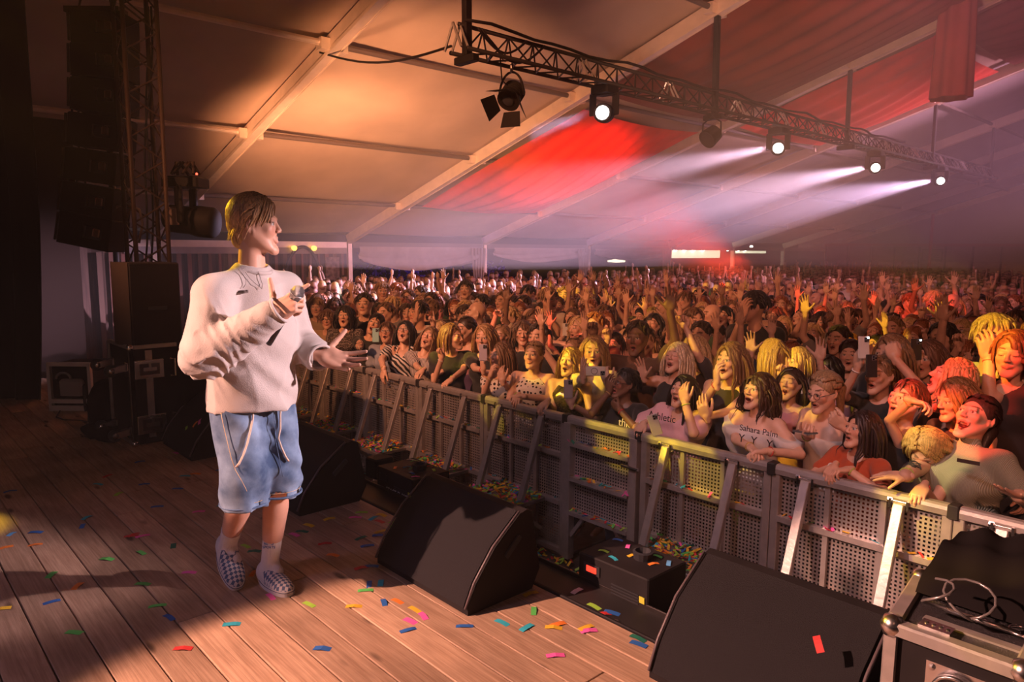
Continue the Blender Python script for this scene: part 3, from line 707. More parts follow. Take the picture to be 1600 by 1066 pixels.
# ---------------------------------------------------------------- flight case on its side with casters (left)
BXc = onz(212, 698, 0); 
t = tag(empty('wheeled_case', (BXc[0], BXc[1], 0), True), 'black flight case tipped on its side, four casters and metal latches showing', 'flight case')
# local axes: wheels side faces -X, latch side faces the camera (-Y)
t.rotation_euler.z = pi/2; c0 = Vector((0, 0, 0)); H = .80; Lx = 1.15; Wy = .60
MB().box(c0+Vector((Lx/2, Wy/2, H/2)), (Lx, Wy, H-.02)).build('body', BLACK, t)
for (dx, dy) in ((0, 0), (0, Wy), (.0, 0)):
    MB().bar(c0+Vector((dx, dy, .02)), c0+Vector((dx, dy, H)), .035, .035, .004).build('edge_extrusion', ALU, t)
MB().bar(c0+Vector((0, 0, H)), c0+Vector((0, Wy, H)), .03, .03, .004).build('edge_extrusion', ALU, t)
MB().bar(c0+Vector((0, 0, H)), c0+Vector((.35, 0, H)), .03, .03, .004).build('edge_extrusion', ALU, t)
MB().bar(c0+Vector((0, 0, .02)), c0+Vector((0, Wy, .02)), .03, .03, .004).build('edge_extrusion', ALU, t)
MB().bar(c0+Vector((.13, -.012, .06)), c0+Vector((.13, -.012, H-.03)), .012, .05).build('tongue_strip', ALU, t)
for z in (.02, H): MB().lathe([(0, -.03), (.022, -.022), (.03, 0), (.022, .022), (0, .03)], c0+Vector((0, 0, z)), n=12).build('ball_corner', STEEL, t, True)
for z in (.17, .62):
    l_ = MB().box(c0+Vector((.13, -.02, z)), (.22, .012, .15), ch=.004).build('latch_dish', STEEL, t)
    d_ = MB(); d_.box(c0+Vector((.13, -.028, z)), (.15, .006, .09)); d_.build('latch_recess', mat('dish_dark', (.10, .09, .10), .4, .8), l_)
    b_ = MB(); b_.box(c0+Vector((.13, -.034, z)), (.10, .01, .03)); b_.box(c0+Vector((.13, -.034, z+.03)), (.02, .012, .05)); b_.build('butterfly', STEEL, l_)
    for k in range(6): MB().lathe([(.006, 0), (.006, .004), (.002, .006)], c0+Vector((.03+.04*k, -.027, z+.066)), n=6, rot=Matrix.Rotation(pi/2, 3, 'X')).build('rivet', STEEL, l_)
    h_ = MB().tube([c0+Vector((.29, -.02, z-.07)), c0+Vector((.32, -.04, z-.07)), c0+Vector((.32, -.04, z+.07)), c0+Vector((.29, -.02, z+.07))], .008, 6).build('corner_clamp', STEEL, t)
for (y_, z) in ((.06, .10), (.47, .10), (.06, .62), (.47, .62)):
    w = c0+Vector((-.13, y_, z)); f_ = MB()
    f_.box(w+Vector((.12, 0, .0)), (.012, .10, .11)); f_.bar(w+Vector((.12, -.028, .02)), w+Vector((0, -.028, -.0)), .006, .05); f_.bar(w+Vector((.12, .028, .02)), w+Vector((0, .028, -.0)), .006, .05)
    cs_ = f_.build('caster', STEEL, t)
    MB().lathe([(.02, -.022), (.045, -.022), (.05, -.012), (.05, .012), (.045, .022), (.02, .022)], w, n=20, rot=Matrix.Rotation(pi/2, 3, 'X')).build('wheel', RUBBER, cs_, True)
    MB().lathe([(.001, -.034), (.022, -.032), (.022, .032), (.001, .034)], w, n=12, rot=Matrix.Rotation(pi/2, 3, 'X')).build('hub', STEEL, cs_, True)
# black cloth on case
def cc(u, v):
    y = BXc[1]+.42+u*.85
    if v < .4: return (BXc[0]+.02-.62*(1-v/.4), y, .815+.010*sin(u*14+v*9))
    s_ = (v-.4)/.6
    return (BXc[0]+.03+.05*s_+.025*sin(u*13)*s_, y-.10*s_*(1-u), .815*(1-s_*.98))
o = MB().grid(cc, 30, 24).build('case_cloth', CLOTHB, None, True); tag(o, 'black cloth hanging over the wheeled flight case beside the tower', 'cloth')
# open rack case with white edges
p = onz(77, 643, 0)
t = tag(empty('open_rack_case', tuple(p)), 'small open rack case with white edges at the foot of the black drape', 'flight case')
WE = mat('white_edge', (.85, .78, .75), .4, .3)
e1 = Vector((CR[0], CR[1], 0)).normalized(); e2 = Vector((-e1.y, e1.x, 0)); P_ = Vector((p[0], p[1], 0)); rw = .42; rh = .46; rd = .45
rz = Matrix.Rotation(math.atan2(e1.y, e1.x), 3, 'Z')
for (u_, z_, sx_, sz_) in ((rw/2, .03, rw, .05), (rw/2, .10, rw, .04), (rw/2, rh, rw, .035), (.015, rh/2, .03, rh), (rw-.015, rh/2, .03, rh)):
    MB().box(P_+e1*u_+e2*.02+Vector((0, 0, z_)), (sx_, .04, sz_), rz).build('edge', WE, t)
MB().box(P_+e1*rw/2+e2*(rd/2+.02)+Vector((0, 0, rh/2)), (rw-.02, rd-.06, rh-.02), rz).build('shell', BLACK, t)
MB().box(P_+e1*.24+e2*.0+Vector((0, 0, .24)), (.22, .08, .16), rz, ch=.02).build('device', mat('grey_device', (.34, .31, .31), .5), t)
MB().tube([P_+e1*(.16+.07*cos(a))+Vector((0, 0, .32+.06*sin(a))) for a in np.linspace(0, pi, 9)], .012, 6).build('handle', mat('grey_device', (.34, .31, .31), .5), t, True)
# bag / coat heap
def blobfn(c, rx_, ry_, rz_, seed, nu=24, nv=14):
    def fn(u, v):
        a = 2*pi*u; b = pi*(v-.5); k = 1+.10*sin(3*a+seed)*cos(b)+.07*sin(5*a+4*b+seed*2)+.05*sin(9*a+seed)
        return (c[0]+rx_*cos(b)*cos(a)*k, c[1]+ry_*cos(b)*sin(a)*k, max(.0, c[2]+rz_*sin(b)*k))
    return MB().grid(fn, nu, nv)
b0 = onz(165, 672, 0)
o = blobfn((b0[0]-.20, b0[1]+.15, .10), .30, .22, .30, 1).build('backpack', CLOTHB, None, True); tag(o, 'black bag leaning between the open rack case and the wheeled case', 'bag')
MB().tube([(b0[0]-.1+.02*cos(a), b0[1]-.12, .28+.12*sin(a)) for a in np.linspace(0, pi*1.4, 10)], .012, 6).build('strap', RUBBER, o, True)
b1 = onz(150, 680, 0)
o = blobfn((b1[0]+.05, b1[1]+.05, .03), .30, .14, .07, 2).build('folded_cloth', CLOTHB, None, True); tag(o, 'flat folded black cloth on the boards in front of the black bag', 'cloth')
cab('cable', [onz(x, y, .008) for x, y in ((130, 600), (95, 640), (88, 652), (100, 656), (125, 657), (150, 662))], .006, RUBBER, 'thin black cable looping on the floor below the open rack case')
# loudspeaker on top of the case
P2 = Vector((BXc[0]-.03, BXc[1]+.06, .80)); sh = .66
t = tag(empty('loudspeaker', tuple(P2)), 'dark upright loudspeaker with curved grille standing on the wheeled flight case', 'loudspeaker')
GRB = mat('speaker_grille', (.05, .035, .035), .7, bump=.4, bscale=300)
MB().grid(lambda u, v: (P2.x-.42*u, P2.y-.035-.06*sin(pi*u), P2.z+.01+sh*v), 12, 4).build('grille', GRB, t, True)
MB().box(P2+Vector((-.21, .16, sh/2+.005)), (.43, .38, sh), ch=.01).build('cabinet', BLACK, t)
MB().bar(P2+Vector((.006, .10, .3)), P2+Vector((.006, .24, .3)), .012, .03).build('handle', RUBBER, t)

# ---------------------------------------------------------------- tower truss, line array, moving head on tower
def P3(x, y, z): return CC+ray(x, y)*z/F
tb = P3(236, 480, 8.0)
t = tag(empty('tower_truss', (tb[0], tb[1], BG)), 'tall square metal truss tower rising beside the hanging speakers', 'truss')
TM = mat('tower_metal', (.075, .045, .035), .55, .1, spec=.3)
hw = .165
cns = [Vector((tb[0]+a*hw, tb[1]+b*hw, 0)) for a, b in ((-1, -1), (1, -1), (1, 1), (-1, 1))]
for c in cns: MB().tube([c+Vector((0, 0, BG)), c+Vector((0, 0, 4.5))], .024, 8).build('chord', TM, t, True)
z = BG+.1
while z < 4.1:
    b_ = MB()
    for k in range(4):
        a, c = cns[k], cns[(k+1) % 4]
        b_.tube([a+Vector((0, 0, z)), c+Vector((0, 0, z+.22))], .010, 5, False); b_.tube([c+Vector((0, 0, z+.22)), a+Vector((0, 0, z+.44))], .010, 5, False)
    b_.build('brace', TM, t); z += .44
# second tube behind (stage leg)
tb2 = P3(185, 450, 9.3)
o = MB().tube([(tb2[0], tb2[1], BG), (tb2[0], tb2[1], 3.4)], .04, 10).build('support_pole', mat('pole_dark', (.05, .04, .04), .4, .6), None, True); tag(o, 'dark upright pole between the black drape and the truss tower', 'pole')
pa = tag(empty('line_array', tuple(P3(160, 30, 8.0))), 'curved column of eight hanging black loudspeaker cabinets at the side of the stage', 'loudspeaker')
PAF = mat('array_front', (.012, .010, .010), .75, spec=.15); 
ys = [50, 100, 153, 208, 262, 315, 362]
for k, yy in enumerate(ys):
    xc = 165 - (0 if k < 3 else (k-2)*4.5)
    c = Vector(P3(xc, yy, 8.0)); tl = R(1+k*1.7)
    rot = Matrix.Rotation(R(0), 3, 'Z') @ rz @ Matrix.Rotation(tl, 3, 'Y')
    cb_ = MB(); cb_.box(c, (.56, .40, .345), rot, ch=.012); cbo = cb_.build('cabinet', PAF, pa)
    hn = MB(); hn.box(c+rot @ Vector((.10, -.205, 0)), (.20, .02, .13), rot, ch=.01); hn.build('horn', RUBBER, cbo)
    hs = MB(); hs.box(c+rot @ Vector((.145, -.218, .01)), (.075, .012, .085), rot, ch=.01); hs.build('horn_throat', mat('horn_metal', (.55, .36, .30), .3, .9), cbo)
    h2 = MB(); h2.box(c+rot @ Vector((.02, -.215, .0)), (.02, .012, .12), rot); h2.build('handle', mat('horn_metal2', (.35, .25, .22), .3, .9), cbo)
    rg = MB(); rg.bar(c+rot @ Vector((-.29, -.2, -.15)), c+rot @ Vector((-.29, -.2, .15)), .02, .02); rg.build('rigging_plate', TM, cbo)
hu = P3(150, 18, 8.0); MB().box(hu, (.6, .2, .06), rz).build('bumper_frame', TM, pa)
for q_ in (-.2, .2): MB().tube([Vector(hu)+e1*q_, Vector(hu)+e1*q_*.3+Vector((0, 0, .45))], .012, 6).build('hoist_chain', TM, pa)
for k in range(3):
    a = Vector(P3(118+k*9, 30, 8.1)); b = Vector(P3(105+k*14, 355, 8.1))
    cab('cable', [a+(b-a)*s/16+Vector((.03*sin(s*1.3+k), 0, 0)) for s in range(17)], .012, RUBBER, ['outer black signal cable beside the hanging speakers', 'middle black signal cable beside the hanging speakers', 'inner black signal cable beside the hanging speakers'][k])
cab('cable', [P3(x, y, 7.9) for x, y in ((95, 357), (118, 360), (140, 353), (165, 335), (185, 322), (205, 320), (218, 328), (223, 350), (217, 380))], .014, mat('grey_cable', (.25, .19, .18), .5), 'grey cable arching from the hanging speakers to the truss tower')
for k, (xa, xb) in enumerate(((236, 222), (228, 240))):
    cab('cable', [P3(xa+(xb-xa)*s/14+4*sin(s*.8+k), 10+s*37, 7.9) for s in range(14)], .012, RUBBER, ['black cable running down inside the truss tower', 'second black cable running down the truss tower'][k])
# dark stage roof above left
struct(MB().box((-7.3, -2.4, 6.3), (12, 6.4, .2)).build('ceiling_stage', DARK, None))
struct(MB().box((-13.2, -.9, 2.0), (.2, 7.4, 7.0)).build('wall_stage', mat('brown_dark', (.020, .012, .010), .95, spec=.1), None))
mh = P3(292, 325, 8.4)
t = tag(empty('tower_moving_head', tuple(mh)), 'unlit black moving head clamped to the truss tower above the singer\'s head height', 'stage lamp')
m0 = Vector(mh)
MB().box(m0+Vector((0, 0, .29)), (.42, .34, .12), rz, ch=.02).build('base', BLACK, t)
for s_ in (-1, 1): MB().bar(m0+e2*s_*.19+Vector((0, 0, .24)), m0+e2*s_*.19+Vector((0, 0, -.18)), .05, .16, .02).build('yoke_arm', BLACK, t)
MB().lathe([(.10, -.26), (.16, -.20), (.16, .05), (.18, .12), (.18, .30), (.15, .34)], m0+Vector((0, 0, -.14)), n=22, rot=(e1*1+Vector((0, 0, -.1))).to_track_quat('Z', 'Y').to_matrix()).build('head', BLACK, t, True)
MB().box(m0-e1*.10-e2*.17+Vector((0, 0, -.10)), (.16, .02, .20), rz, ch=.02).build('side_plate', mat('pale_plate', (.40, .28, .27), .5), t)
cl = MB()
for k in range(8): cl.tube([m0+e1*(.16*cos(k*.8))+e2*(.1*sin(k*.8))+Vector((0, 0, .38)), m0+e1*(.10*cos(k*.8+.6))+Vector((0, 0, .52))], .018, 6)
cl.build('clamp', TM, t)
MB().lathe([(.012, 0), (.012, .02), (.004, .024)], m0+e1*.20-e2*.16+Vector((0, 0, .36)), n=8).build('indicator', mat('red_led', (1, .1, .05), .5, emit=(1, .08, .04), estr=4), t)
# haze volume over the audience
hz = MB().box((-4.0, 23.4, 4.25), (27.6, 33.0, 6.1)).build('haze', None or BLACK, None)
hm = bpy.data.materials.new('haze'); hm.use_nodes = True; nt = hm.node_tree
for n in list(nt.nodes): nt.nodes.remove(n)
ou = nt.nodes.new('ShaderNodeOutputMaterial'); vs = nt.nodes.new('ShaderNodeVolumeScatter'); vs.inputs['Density'].default_value = .034; vs.inputs['Anisotropy'].default_value = .0
vs.inputs['Color'].default_value = (1, .9, .95, 1)
nt.links.new(vs.outputs[0], ou.inputs['Volume']); hz.data.materials.clear(); hz.data.materials.append(hm); hz['kind'] = 'stuff'
tag(hz, 'thin purple haze filling the tent over the audience', 'haze'); hz['kind'] = 'stuff'

h2 = MB().box((-3.5, 1.3, 3.0), (26, 11.0, 7.9)).build('haze', hm2 if False else BLACK, None)  # second volume, added over the stage to lift the blacks
hm2 = hm.copy(); hm2.name = 'black_lift_haze'; h2.data.materials.clear(); h2.data.materials.append(hm2)
for n in hm2.node_tree.nodes:
    if n.type == 'VOLUME_SCATTER': n.inputs['Density'].default_value = .003; n.inputs['Color'].default_value = (1, .92, .88, 1)
tag(h2, 'very thin haze added over the stage boards to lift the blacks', 'haze'); h2['kind'] = 'stuff'
# ---------------------------------------------------------------- implicit surface modelling (one continuous skin per figure)
V3 = lambda *a: np.array(a, dtype=np.float64)
class Sdf:
    def __init__(s): s.p = []
    def cap(s, a, b, ra, rb=None, k=.02): s.p.append(('c', np.array(a, float), np.array(b, float), ra, ra if rb is None else rb, k, 1)); return s
    def ell(s, c, r, k=.02, rot=None, sub=0): s.p.append(('e', np.array(c, float), np.array(r, float), rot, None, k, -1 if sub else 1)); return s
    def cut(s, a, b, ra, rb=None, k=.005): s.p.append(('c', np.array(a, float), np.array(b, float), ra, ra if rb is None else rb, k, -1)); return s
    def plane(s, n, d, k=.0): s.p.append(('p', np.array(n, float), d, 0, 0, k, 0)); return s      # keep n.x < d
    def mesh(s, h, warp=None):
        lo = np.full(3, 1e9); hi = -lo
        for q in s.p:
            if q[6] != 1: continue
            if q[0] == 'c':
                r = max(q[3], q[4]); lo = np.minimum(lo, np.minimum(q[1], q[2])-r); hi = np.maximum(hi, np.maximum(q[1], q[2])+r)
            else:
                r = q[2].max(); 
                if q[3] is None: lo = np.minimum(lo, q[1]-q[2]); hi = np.maximum(hi, q[1]+q[2])
                else: lo = np.minimum(lo, q[1]-r); hi = np.maximum(hi, q[1]+r)
        lo = lo-3*h-.012; hi = hi+3*h+.012
        n = np.ceil((hi-lo)/h).astype(int)+1
        ax = [lo[i]+h*np.arange(n[i]) for i in range(3)]
        D = np.full(n, .08, dtype=np.float32)
        for q in s.p:
            if q[0] == 'p':
                d = (ax[0][:, None, None]*q[1][0]+ax[1][None, :, None]*q[1][1]+ax[2][None, None, :]*q[1][2]-q[2]).astype(np.float32)
                D = np.maximum(D, d); continue
            k = q[5]; m = k+2.5*h+.03
            if q[0] == 'c':
                r = max(q[3], q[4]); l = np.minimum(q[1], q[2])-r-m; u = np.maximum(q[1], q[2])+r+m
            else:
                r = q[2] if q[3] is None else q[2].max(); l = q[1]-r-m; u = q[1]+r+m
            i0 = np.clip(np.floor((l-lo)/h).astype(int), 0, n); i1 = np.clip(np.ceil((u-lo)/h).astype(int)+1, 0, n)
            if (i1 <= i0).any(): continue
            X = ax[0][i0[0]:i1[0]][:, None, None]; Y = ax[1][i0[1]:i1[1]][None, :, None]; Z = ax[2][i0[2]:i1[2]][None, None, :]
            if q[0] == 'c':
                ba = q[2]-q[1]; bb = max(ba@ba, 1e-9)
                px, py, pz = X-q[1][0], Y-q[1][1], Z-q[1][2]
                t = np.clip((px*ba[0]+py*ba[1]+pz*ba[2])/bb, 0, 1)
                d = np.sqrt((px-t*ba[0])**2+(py-t*ba[1])**2+(pz-t*ba[2])**2)-(q[3]+(q[4]-q[3])*t)
            else:
                px, py, pz = X-q[1][0], Y-q[1][1], Z-q[1][2]
                if q[3] is not None:
                    R_ = q[3]; px, py, pz = (px*R_[0, 0]+py*R_[1, 0]+pz*R_[2, 0], px*R_[0, 1]+py*R_[1, 1]+pz*R_[2, 1], px*R_[0, 2]+py*R_[1, 2]+pz*R_[2, 2])
                a, b, c = q[2]
                k0 = np.sqrt((px/a)**2+(py/b)**2+(pz/c)**2); k1 = np.sqrt((px/a/a)**2+(py/b/b)**2+(pz/c/c)**2)+1e-9
                d = k0*(k0-1)/k1
            d = d.astype(np.float32); sl = tuple(slice(i0[i], i1[i]) for i in range(3)); O = D[sl]
            if q[6] == 1:
                if k > 0:
                    hh = np.clip(.5+.5*(O-d)/k, 0, 1); D[sl] = O*(1-hh)+d*hh-k*hh*(1-hh)
                else: D[sl] = np.minimum(O, d)
            else:
                if k > 0:
                    hh = np.clip(.5-.5*(O+d)/k, 0, 1); D[sl] = O*(1-hh)-d*hh+k*hh*(1-hh)
                else: D[sl] = np.maximum(O, -d)
        if warp is not None: D = D+warp(ax[0][:, None, None], ax[1][None, :, None], ax[2][None, None, :]).astype(np.float32)
        return surfnet(D, lo, h)
def surfnet(D, lo, h):
    n = D.shape; S = D < 0; cn = (n[0]-1, n[1]-1, n[2]-1)
    P = [np.zeros(cn, np.float32) for _ in range(3)]; C = np.zeros(cn, np.float32)
    quads = []
    for ax in range(3):
        sl0 = [slice(None)]*3; sl1 = [slice(None)]*3; sl0[ax] = slice(0, -1); sl1[ax] = slice(1, None)
        A, B = S[tuple(sl0)], S[tuple(sl1)]; idx = np.argwhere(A != B)
        if not len(idx): continue
        d0 = D[tuple(sl0)][tuple(idx.T)]; d1 = D[tuple(sl1)][tuple(idx.T)]; t = d0/(d0-d1)
        p = idx.astype(np.float32); p[:, ax] += t
        o1, o2 = (ax+1) % 3, (ax+2) % 3
        ok = np.ones(len(idx), bool)
        cells = []
        for (a, b) in ((0, 0), (-1, 0), (-1, -1), (0, -1)):
            c = idx.copy(); c[:, o1] += a; c[:, o2] += b
            v = (c >= 0).all(1) & (c[:, 0] < cn[0]) & (c[:, 1] < cn[1]) & (c[:, 2] < cn[2]); ok &= v; cells.append(c)
        for c in cells:
            c_ = c[ok]; f = np.ravel_multi_index(c_.T, cn)
            for i in range(3): np.add.at(P[i].reshape(-1), f, p[ok][:, i])
            np.add.at(C.reshape(-1), f, 1)
        fl = [np.ravel_multi_index(c[ok].T, cn) for c in cells]; q = np.stack(fl, 1)
        ins = A[tuple(idx.T)][ok]
        q = np.where(ins[:, None], q, q[:, ::-1])
        quads.append(q)
    Q = np.concatenate(quads); used, inv = np.unique(Q, return_inverse=True)
    c = C.reshape(-1)[used]; v = np.stack([P[i].reshape(-1)[used]/c for i in range(3)], 1)*h+lo
    return v.astype(np.float64), inv.reshape(-1, 4)
def relax(v, q, it=1, w=.5):
    for _ in range(it):
        s = np.zeros_like(v); c = np.zeros(len(v))
        for a, b in ((0, 1), (1, 2), (2, 3), (3, 0)):
            np.add.at(s, q[:, a], v[q[:, b]]); np.add.at(s, q[:, b], v[q[:, a]]); np.add.at(c, q[:, a], 1); np.add.at(c, q[:, b], 1)
        v = v*(1-w)+w*s/c[:, None]
    return v
def make_mesh(name, parts, m, smooth=True):
    """parts: list of (verts, quads, paint or None) joined into one mesh"""
    vs = []; qs = []; ps = []; k = 0
    for v, q, p in parts:
        vs.append(v); qs.append(np.asarray(q)+k); k += len(v)
        ps.append(np.zeros((len(v), 4), np.float32) if p is None else p)
    v = np.concatenate(vs).astype(np.float32); q = np.concatenate(qs).astype(np.int32); p = np.concatenate(ps)
    me = bpy.data.meshes.new(name); me.vertices.add(len(v)); me.vertices.foreach_set('co', v.ravel())
    nq = len(q); me.loops.add(nq*4); me.loops.foreach_set('vertex_index', q.ravel()); me.polygons.add(nq)
    me.polygons.foreach_set('loop_start', np.arange(0, nq*4, 4, dtype=np.int32)); me.polygons.foreach_set('loop_total', np.full(nq, 4, np.int32))
    me.polygons.foreach_set('use_smooth', np.full(nq, smooth))
    at = me.attributes.new('paint', 'FLOAT_COLOR', 'POINT'); at.data.foreach_set('color', p.astype(np.float32).ravel())
    me.update(calc_edges=True)
    for mm in (m if isinstance(m, list) else [m]): me.materials.append(mm)
    return me
def rotm(ax, a):
    return np.array(Matrix.Rotation(a, 3, ax))

# ---- heads (canonical: origin at the middle of the head, face towards -Y)
_hc = {}
def head(h=.0035, mouth=0.0, wide=1.0, eyes=True, male=False, lips=(.45, .09, .08), brow=(.10, .05, .03), beard=False, glasses=False):
    key = (h, mouth, wide, eyes, male, lips, brow)
    if key in _hc: return _hc[key]
    s = Sdf(); m = mouth; jw = 1.10 if male else 1.0
    s.ell((0, .018, .030), (.073, .090, .083), 0)
    s.ell((0, -.024, -.026), (.057*jw, .064, .078), .03)
    for x in (-1, 1):
        s.cap((x*.050*jw, .0, -.038), (x*.018, -.070, -.094-m*.75), .020, .016, .030)
        s.ell((x*.034, -.063, -.016), (.024, .020, .022), .022)
    s.ell((0, -.079, -.099-m*.8), (.019*jw, .016, .014), .02)
    s.cap((0, .022, -.05), (0, .034, -.19), .050 if male else .044, .054 if male else .047, .03)
    s.cap((-.034, -.079, .027), (.034, -.079, .027), .010 if male else .0075, None, .018)
    s.cap((0, -.084, .018), (0, -.106, -.020), .0065, .0095, .012)
    for x in (-1, 1): s.ell((x*.0105, -.098, -.0245), (.0085, .009, .0065), .006)
    for x in (-1, 1): s.ell((x*.031, -.097, .006), (.0165, .018, .0095), .012, None, 1)
    for x in (-1, 1): s.ell((x*.031, -.0745, .006), (.0150, .0145, .0135), .003)
    for x in (-1, 1):
        s.cap((x*.017, -.0845, .0145), (x*.045, -.080, .0135), .0042, .0036, .006)
        s.cap((x*.019, -.083, -.004), (x*.043, -.079, -.003), .0034, .003, .006)
    wl = .021*wide
    s.cap((-wl, -.081, -.051), (0, -.0890, -.049), .004, .0052, .008); s.cap((wl, -.081, -.051), (0, -.0890, -.049), .004, .0052, .008)
    s.cap((-wl, -.081, -.054-m*.3), (0, -.0905, -.061-m), .004, .0058, .008); s.cap((wl, -.081, -.054-m*.3), (0, -.0878, -.061-m), .004, .0058, .008)
    if m > .004: s.ell((0, -.088, -.055-m*.5), (.0165*wide, .032, m*.52+.001), .004, None, 1)
    else: s.cut((-.019, -.0995, -.0545), (.019, -.0995, -.0545), .0022, None, .003)
    for x in (-1, 1):
        rt = rotm('Z', -x*.5)
        s.ell((x*.0745, .010, -.002), (.0065, .019, .031), .006, rt); s.ell((x*.081, .006, .002), (.006, .0105, .018), .004, rt, 1); s.ell((x*.073, -.002, -.024), (.006, .008, .009), .005)
    v, q = s.mesh(h); v = relax(v, q, 1, .35)
    P = np.zeros((len(v), 4), np.float32); x, y, z = v.T; ax_ = np.abs(x); fr = y < -.05
    def put(mask, col, a=1.0):
        P[mask, :3] = col; P[mask, 3] = a
    put(fr & (np.hypot(ax_-.036, z+.018) < .022), (.80, .22, .16), .22)
    up = -.049-.0025*(ax_/wl)**2+.0; lo_ = -.061-m*np.clip(1-(ax_/wl)**2, 0, 1)**.5
    put(fr & (ax_ < wl+.004) & (z < up+.0055) & (z > lo_-.0065) & (y < -.075), lips, .6)
    if m > .004:
        e = (x/(.0165*wide+.001))**2+((z+.055+m*.5)/(m*.52+.002))**2
        put((e < 1.1) & (y < -.04) & (y > -.0905), (.10, .012, .012)); put((e < 1.0) & (z > -.0555-m*.20) & (y < -.045) & (y > -.0895) & (ax_ < .015), (.80, .74, .66))
    put(fr & (ax_ > .0125) & (ax_ < .050) & (np.abs(z-(.0335+.004*np.sin((ax_-.012)*75))) < (.0048 if male else .0036)), brow, .9)
    ex = np.hypot((ax_-.031)/1.45, z-.006)
    if eyes:
        ball = np.sqrt((ax_-.031)**2+(y+.0745)**2+(z-.006)**2) < .0160
        put(fr & ball & (ex < .0100) & (z > -.002), (.62, .58, .54)); put(fr & ball & (np.hypot(ax_-.031, z-.006) < .0062), (.03, .022, .018))
        put(fr & (np.abs(z-.0128) < .0024) & (ax_ > .016) & (ax_ < .047) & (y < -.07), (.05, .025, .02), .8)
    else: put(fr & (np.abs(z-.001-.0) < .0028) & (ax_ > .017) & (ax_ < .046), (.05, .022, .018), .9)
    if beard: pass
    _hc[key] = (v, q, P); return _hc[key]

# ---- hands (canonical: wrist at origin, fingers +X, palm faces -Z, thumb on +Y)
_hd = {}
POSES = {  # curl per finger (index..little) , splay, thumb (spread, lift, curl)
 'open': ((.10, .12, .15, .2), .13, (.95, .15, .15)), 'relax': ((.45, .55, .62, .7), .04, (.6, .35, .4)),
 'fist': ((1.45, 1.5, 1.5, 1.5), .0, (.5, .9, .8)), 'point': ((.08, 1.35, 1.45, 1.5), .02, (.5, .8, .7)),
 'grip': ((.85, .9, .95, 1.0), .02, (.7, .75, .5)), 'drape': ((.75, .8, .85, .9), .05, (.4, .3, .3)),
 'mic': ((.10, 1.15, 1.25, 1.3), .05, (1.2, -.15, -.05)), 'give': ((.10, .18, .28, .36), .20, (1.15, .10, -.05))}
def hand(pose='relax', h=.0042, thin=1.0):
    key = (pose, h)
    if key in _hd: return _hd[key]
    cu, sp, th = POSES[pose]; s = Sdf()
    s.cap((-.030, 0, 0), (.01, 0, 0), .0215, .024, .02)
    s.ell((.048, .0, 0), (.052, .041, .0155), .015)
    s.ell((.030, .026, -.006), (.030, .017, .015), .015); s.ell((.035, -.026, -.005), (.034, .014, .014), .012)
    L = (.076, .084, .078, .060); by = (.031, .0105, -.0105, -.030); bx = (.088, .093, .089, .080)
    for i in range(4):
        a = sp*(1.5-i); p = V3(bx[i], by[i], 0.0); c = 0.0; seg = (L[i]*.48, L[i]*.30, L[i]*.26); rr = (.0098, .0088, .0080, .0068)
        if i == 3: rr = tuple(r_*.86 for r_ in rr)
        s.cap(V3(bx[i]-.045, by[i]*.75, 0), p, .010, .0105, .008)
        for j in range(3):
            c += cu[i]*(1.0, 1.0, .6)[j]*(.85 if j == 0 else 1)
            d = V3(cos(c)*cos(a), cos(c)*sin(a), -sin(c)); q_ = p+d*seg[j]
            s.cap(p, q_, rr[j], rr[j+1], .0035 if j == 0 else .002); p = q_
    sa, lf, tc = th; p = V3(.018, .026, -.006); a = sa; r_ = (.0135, .0115, .0098, .0082)
    for j, sl in enumerate((.044, .034, .027)):
        a2 = a-tc*j*.55; dz = -sin(lf*(.6+.4*j)); d = V3(cos(a2), sin(a2), dz); d /= np.linalg.norm(d); q_ = p+d*sl
        s.cap(p, q_, r_[j], r_[j+1], .008 if j == 0 else .003); p = q_
    v, q = s.mesh(h); 
    P = np.zeros((len(v), 4), np.float32)
    _hd[key] = (v, q, P); return _hd[key]
def frame(d, n):
    x = np.array(d, float); x /= np.linalg.norm(x); z = -np.array(n, float); z -= x*(z@x); z /= np.linalg.norm(z); y = np.cross(z, x)
    return np.stack([x, y, z], 1)
def placed_hand(wr, d, palm, pose, left, h, sc=1.0):
    v, q, P = hand(pose, h); v = v.copy()
    Fm = frame(d, palm)
    # thumb on +Y of the frame is right for one hand only; mirror for the other
    if left: v[:, 1] *= -1; q = q[:, ::-1]
    return (v*sc)@Fm.T+np.array(wr), q, P
def ik(sh, wr, l1, l2, hint):
    sh = np.array(sh, float); wr = np.array(wr, float); d = wr-sh; L = np.linalg.norm(d); mx = (l1+l2)*.985
    if L > mx: wr = sh+d/L*mx; d = wr-sh; L = mx
    L = max(L, abs(l1-l2)+.02); a = (l1*l1-l2*l2+L*L)/(2*L); hh = math.sqrt(max(l1*l1-a*a, 0)); dn = d/np.linalg.norm(d)
    hv = np.array(hint, float); hv -= dn*(hv@dn); hv /= (np.linalg.norm(hv)+1e-9)
    return sh+dn*a+hv*hh, wr

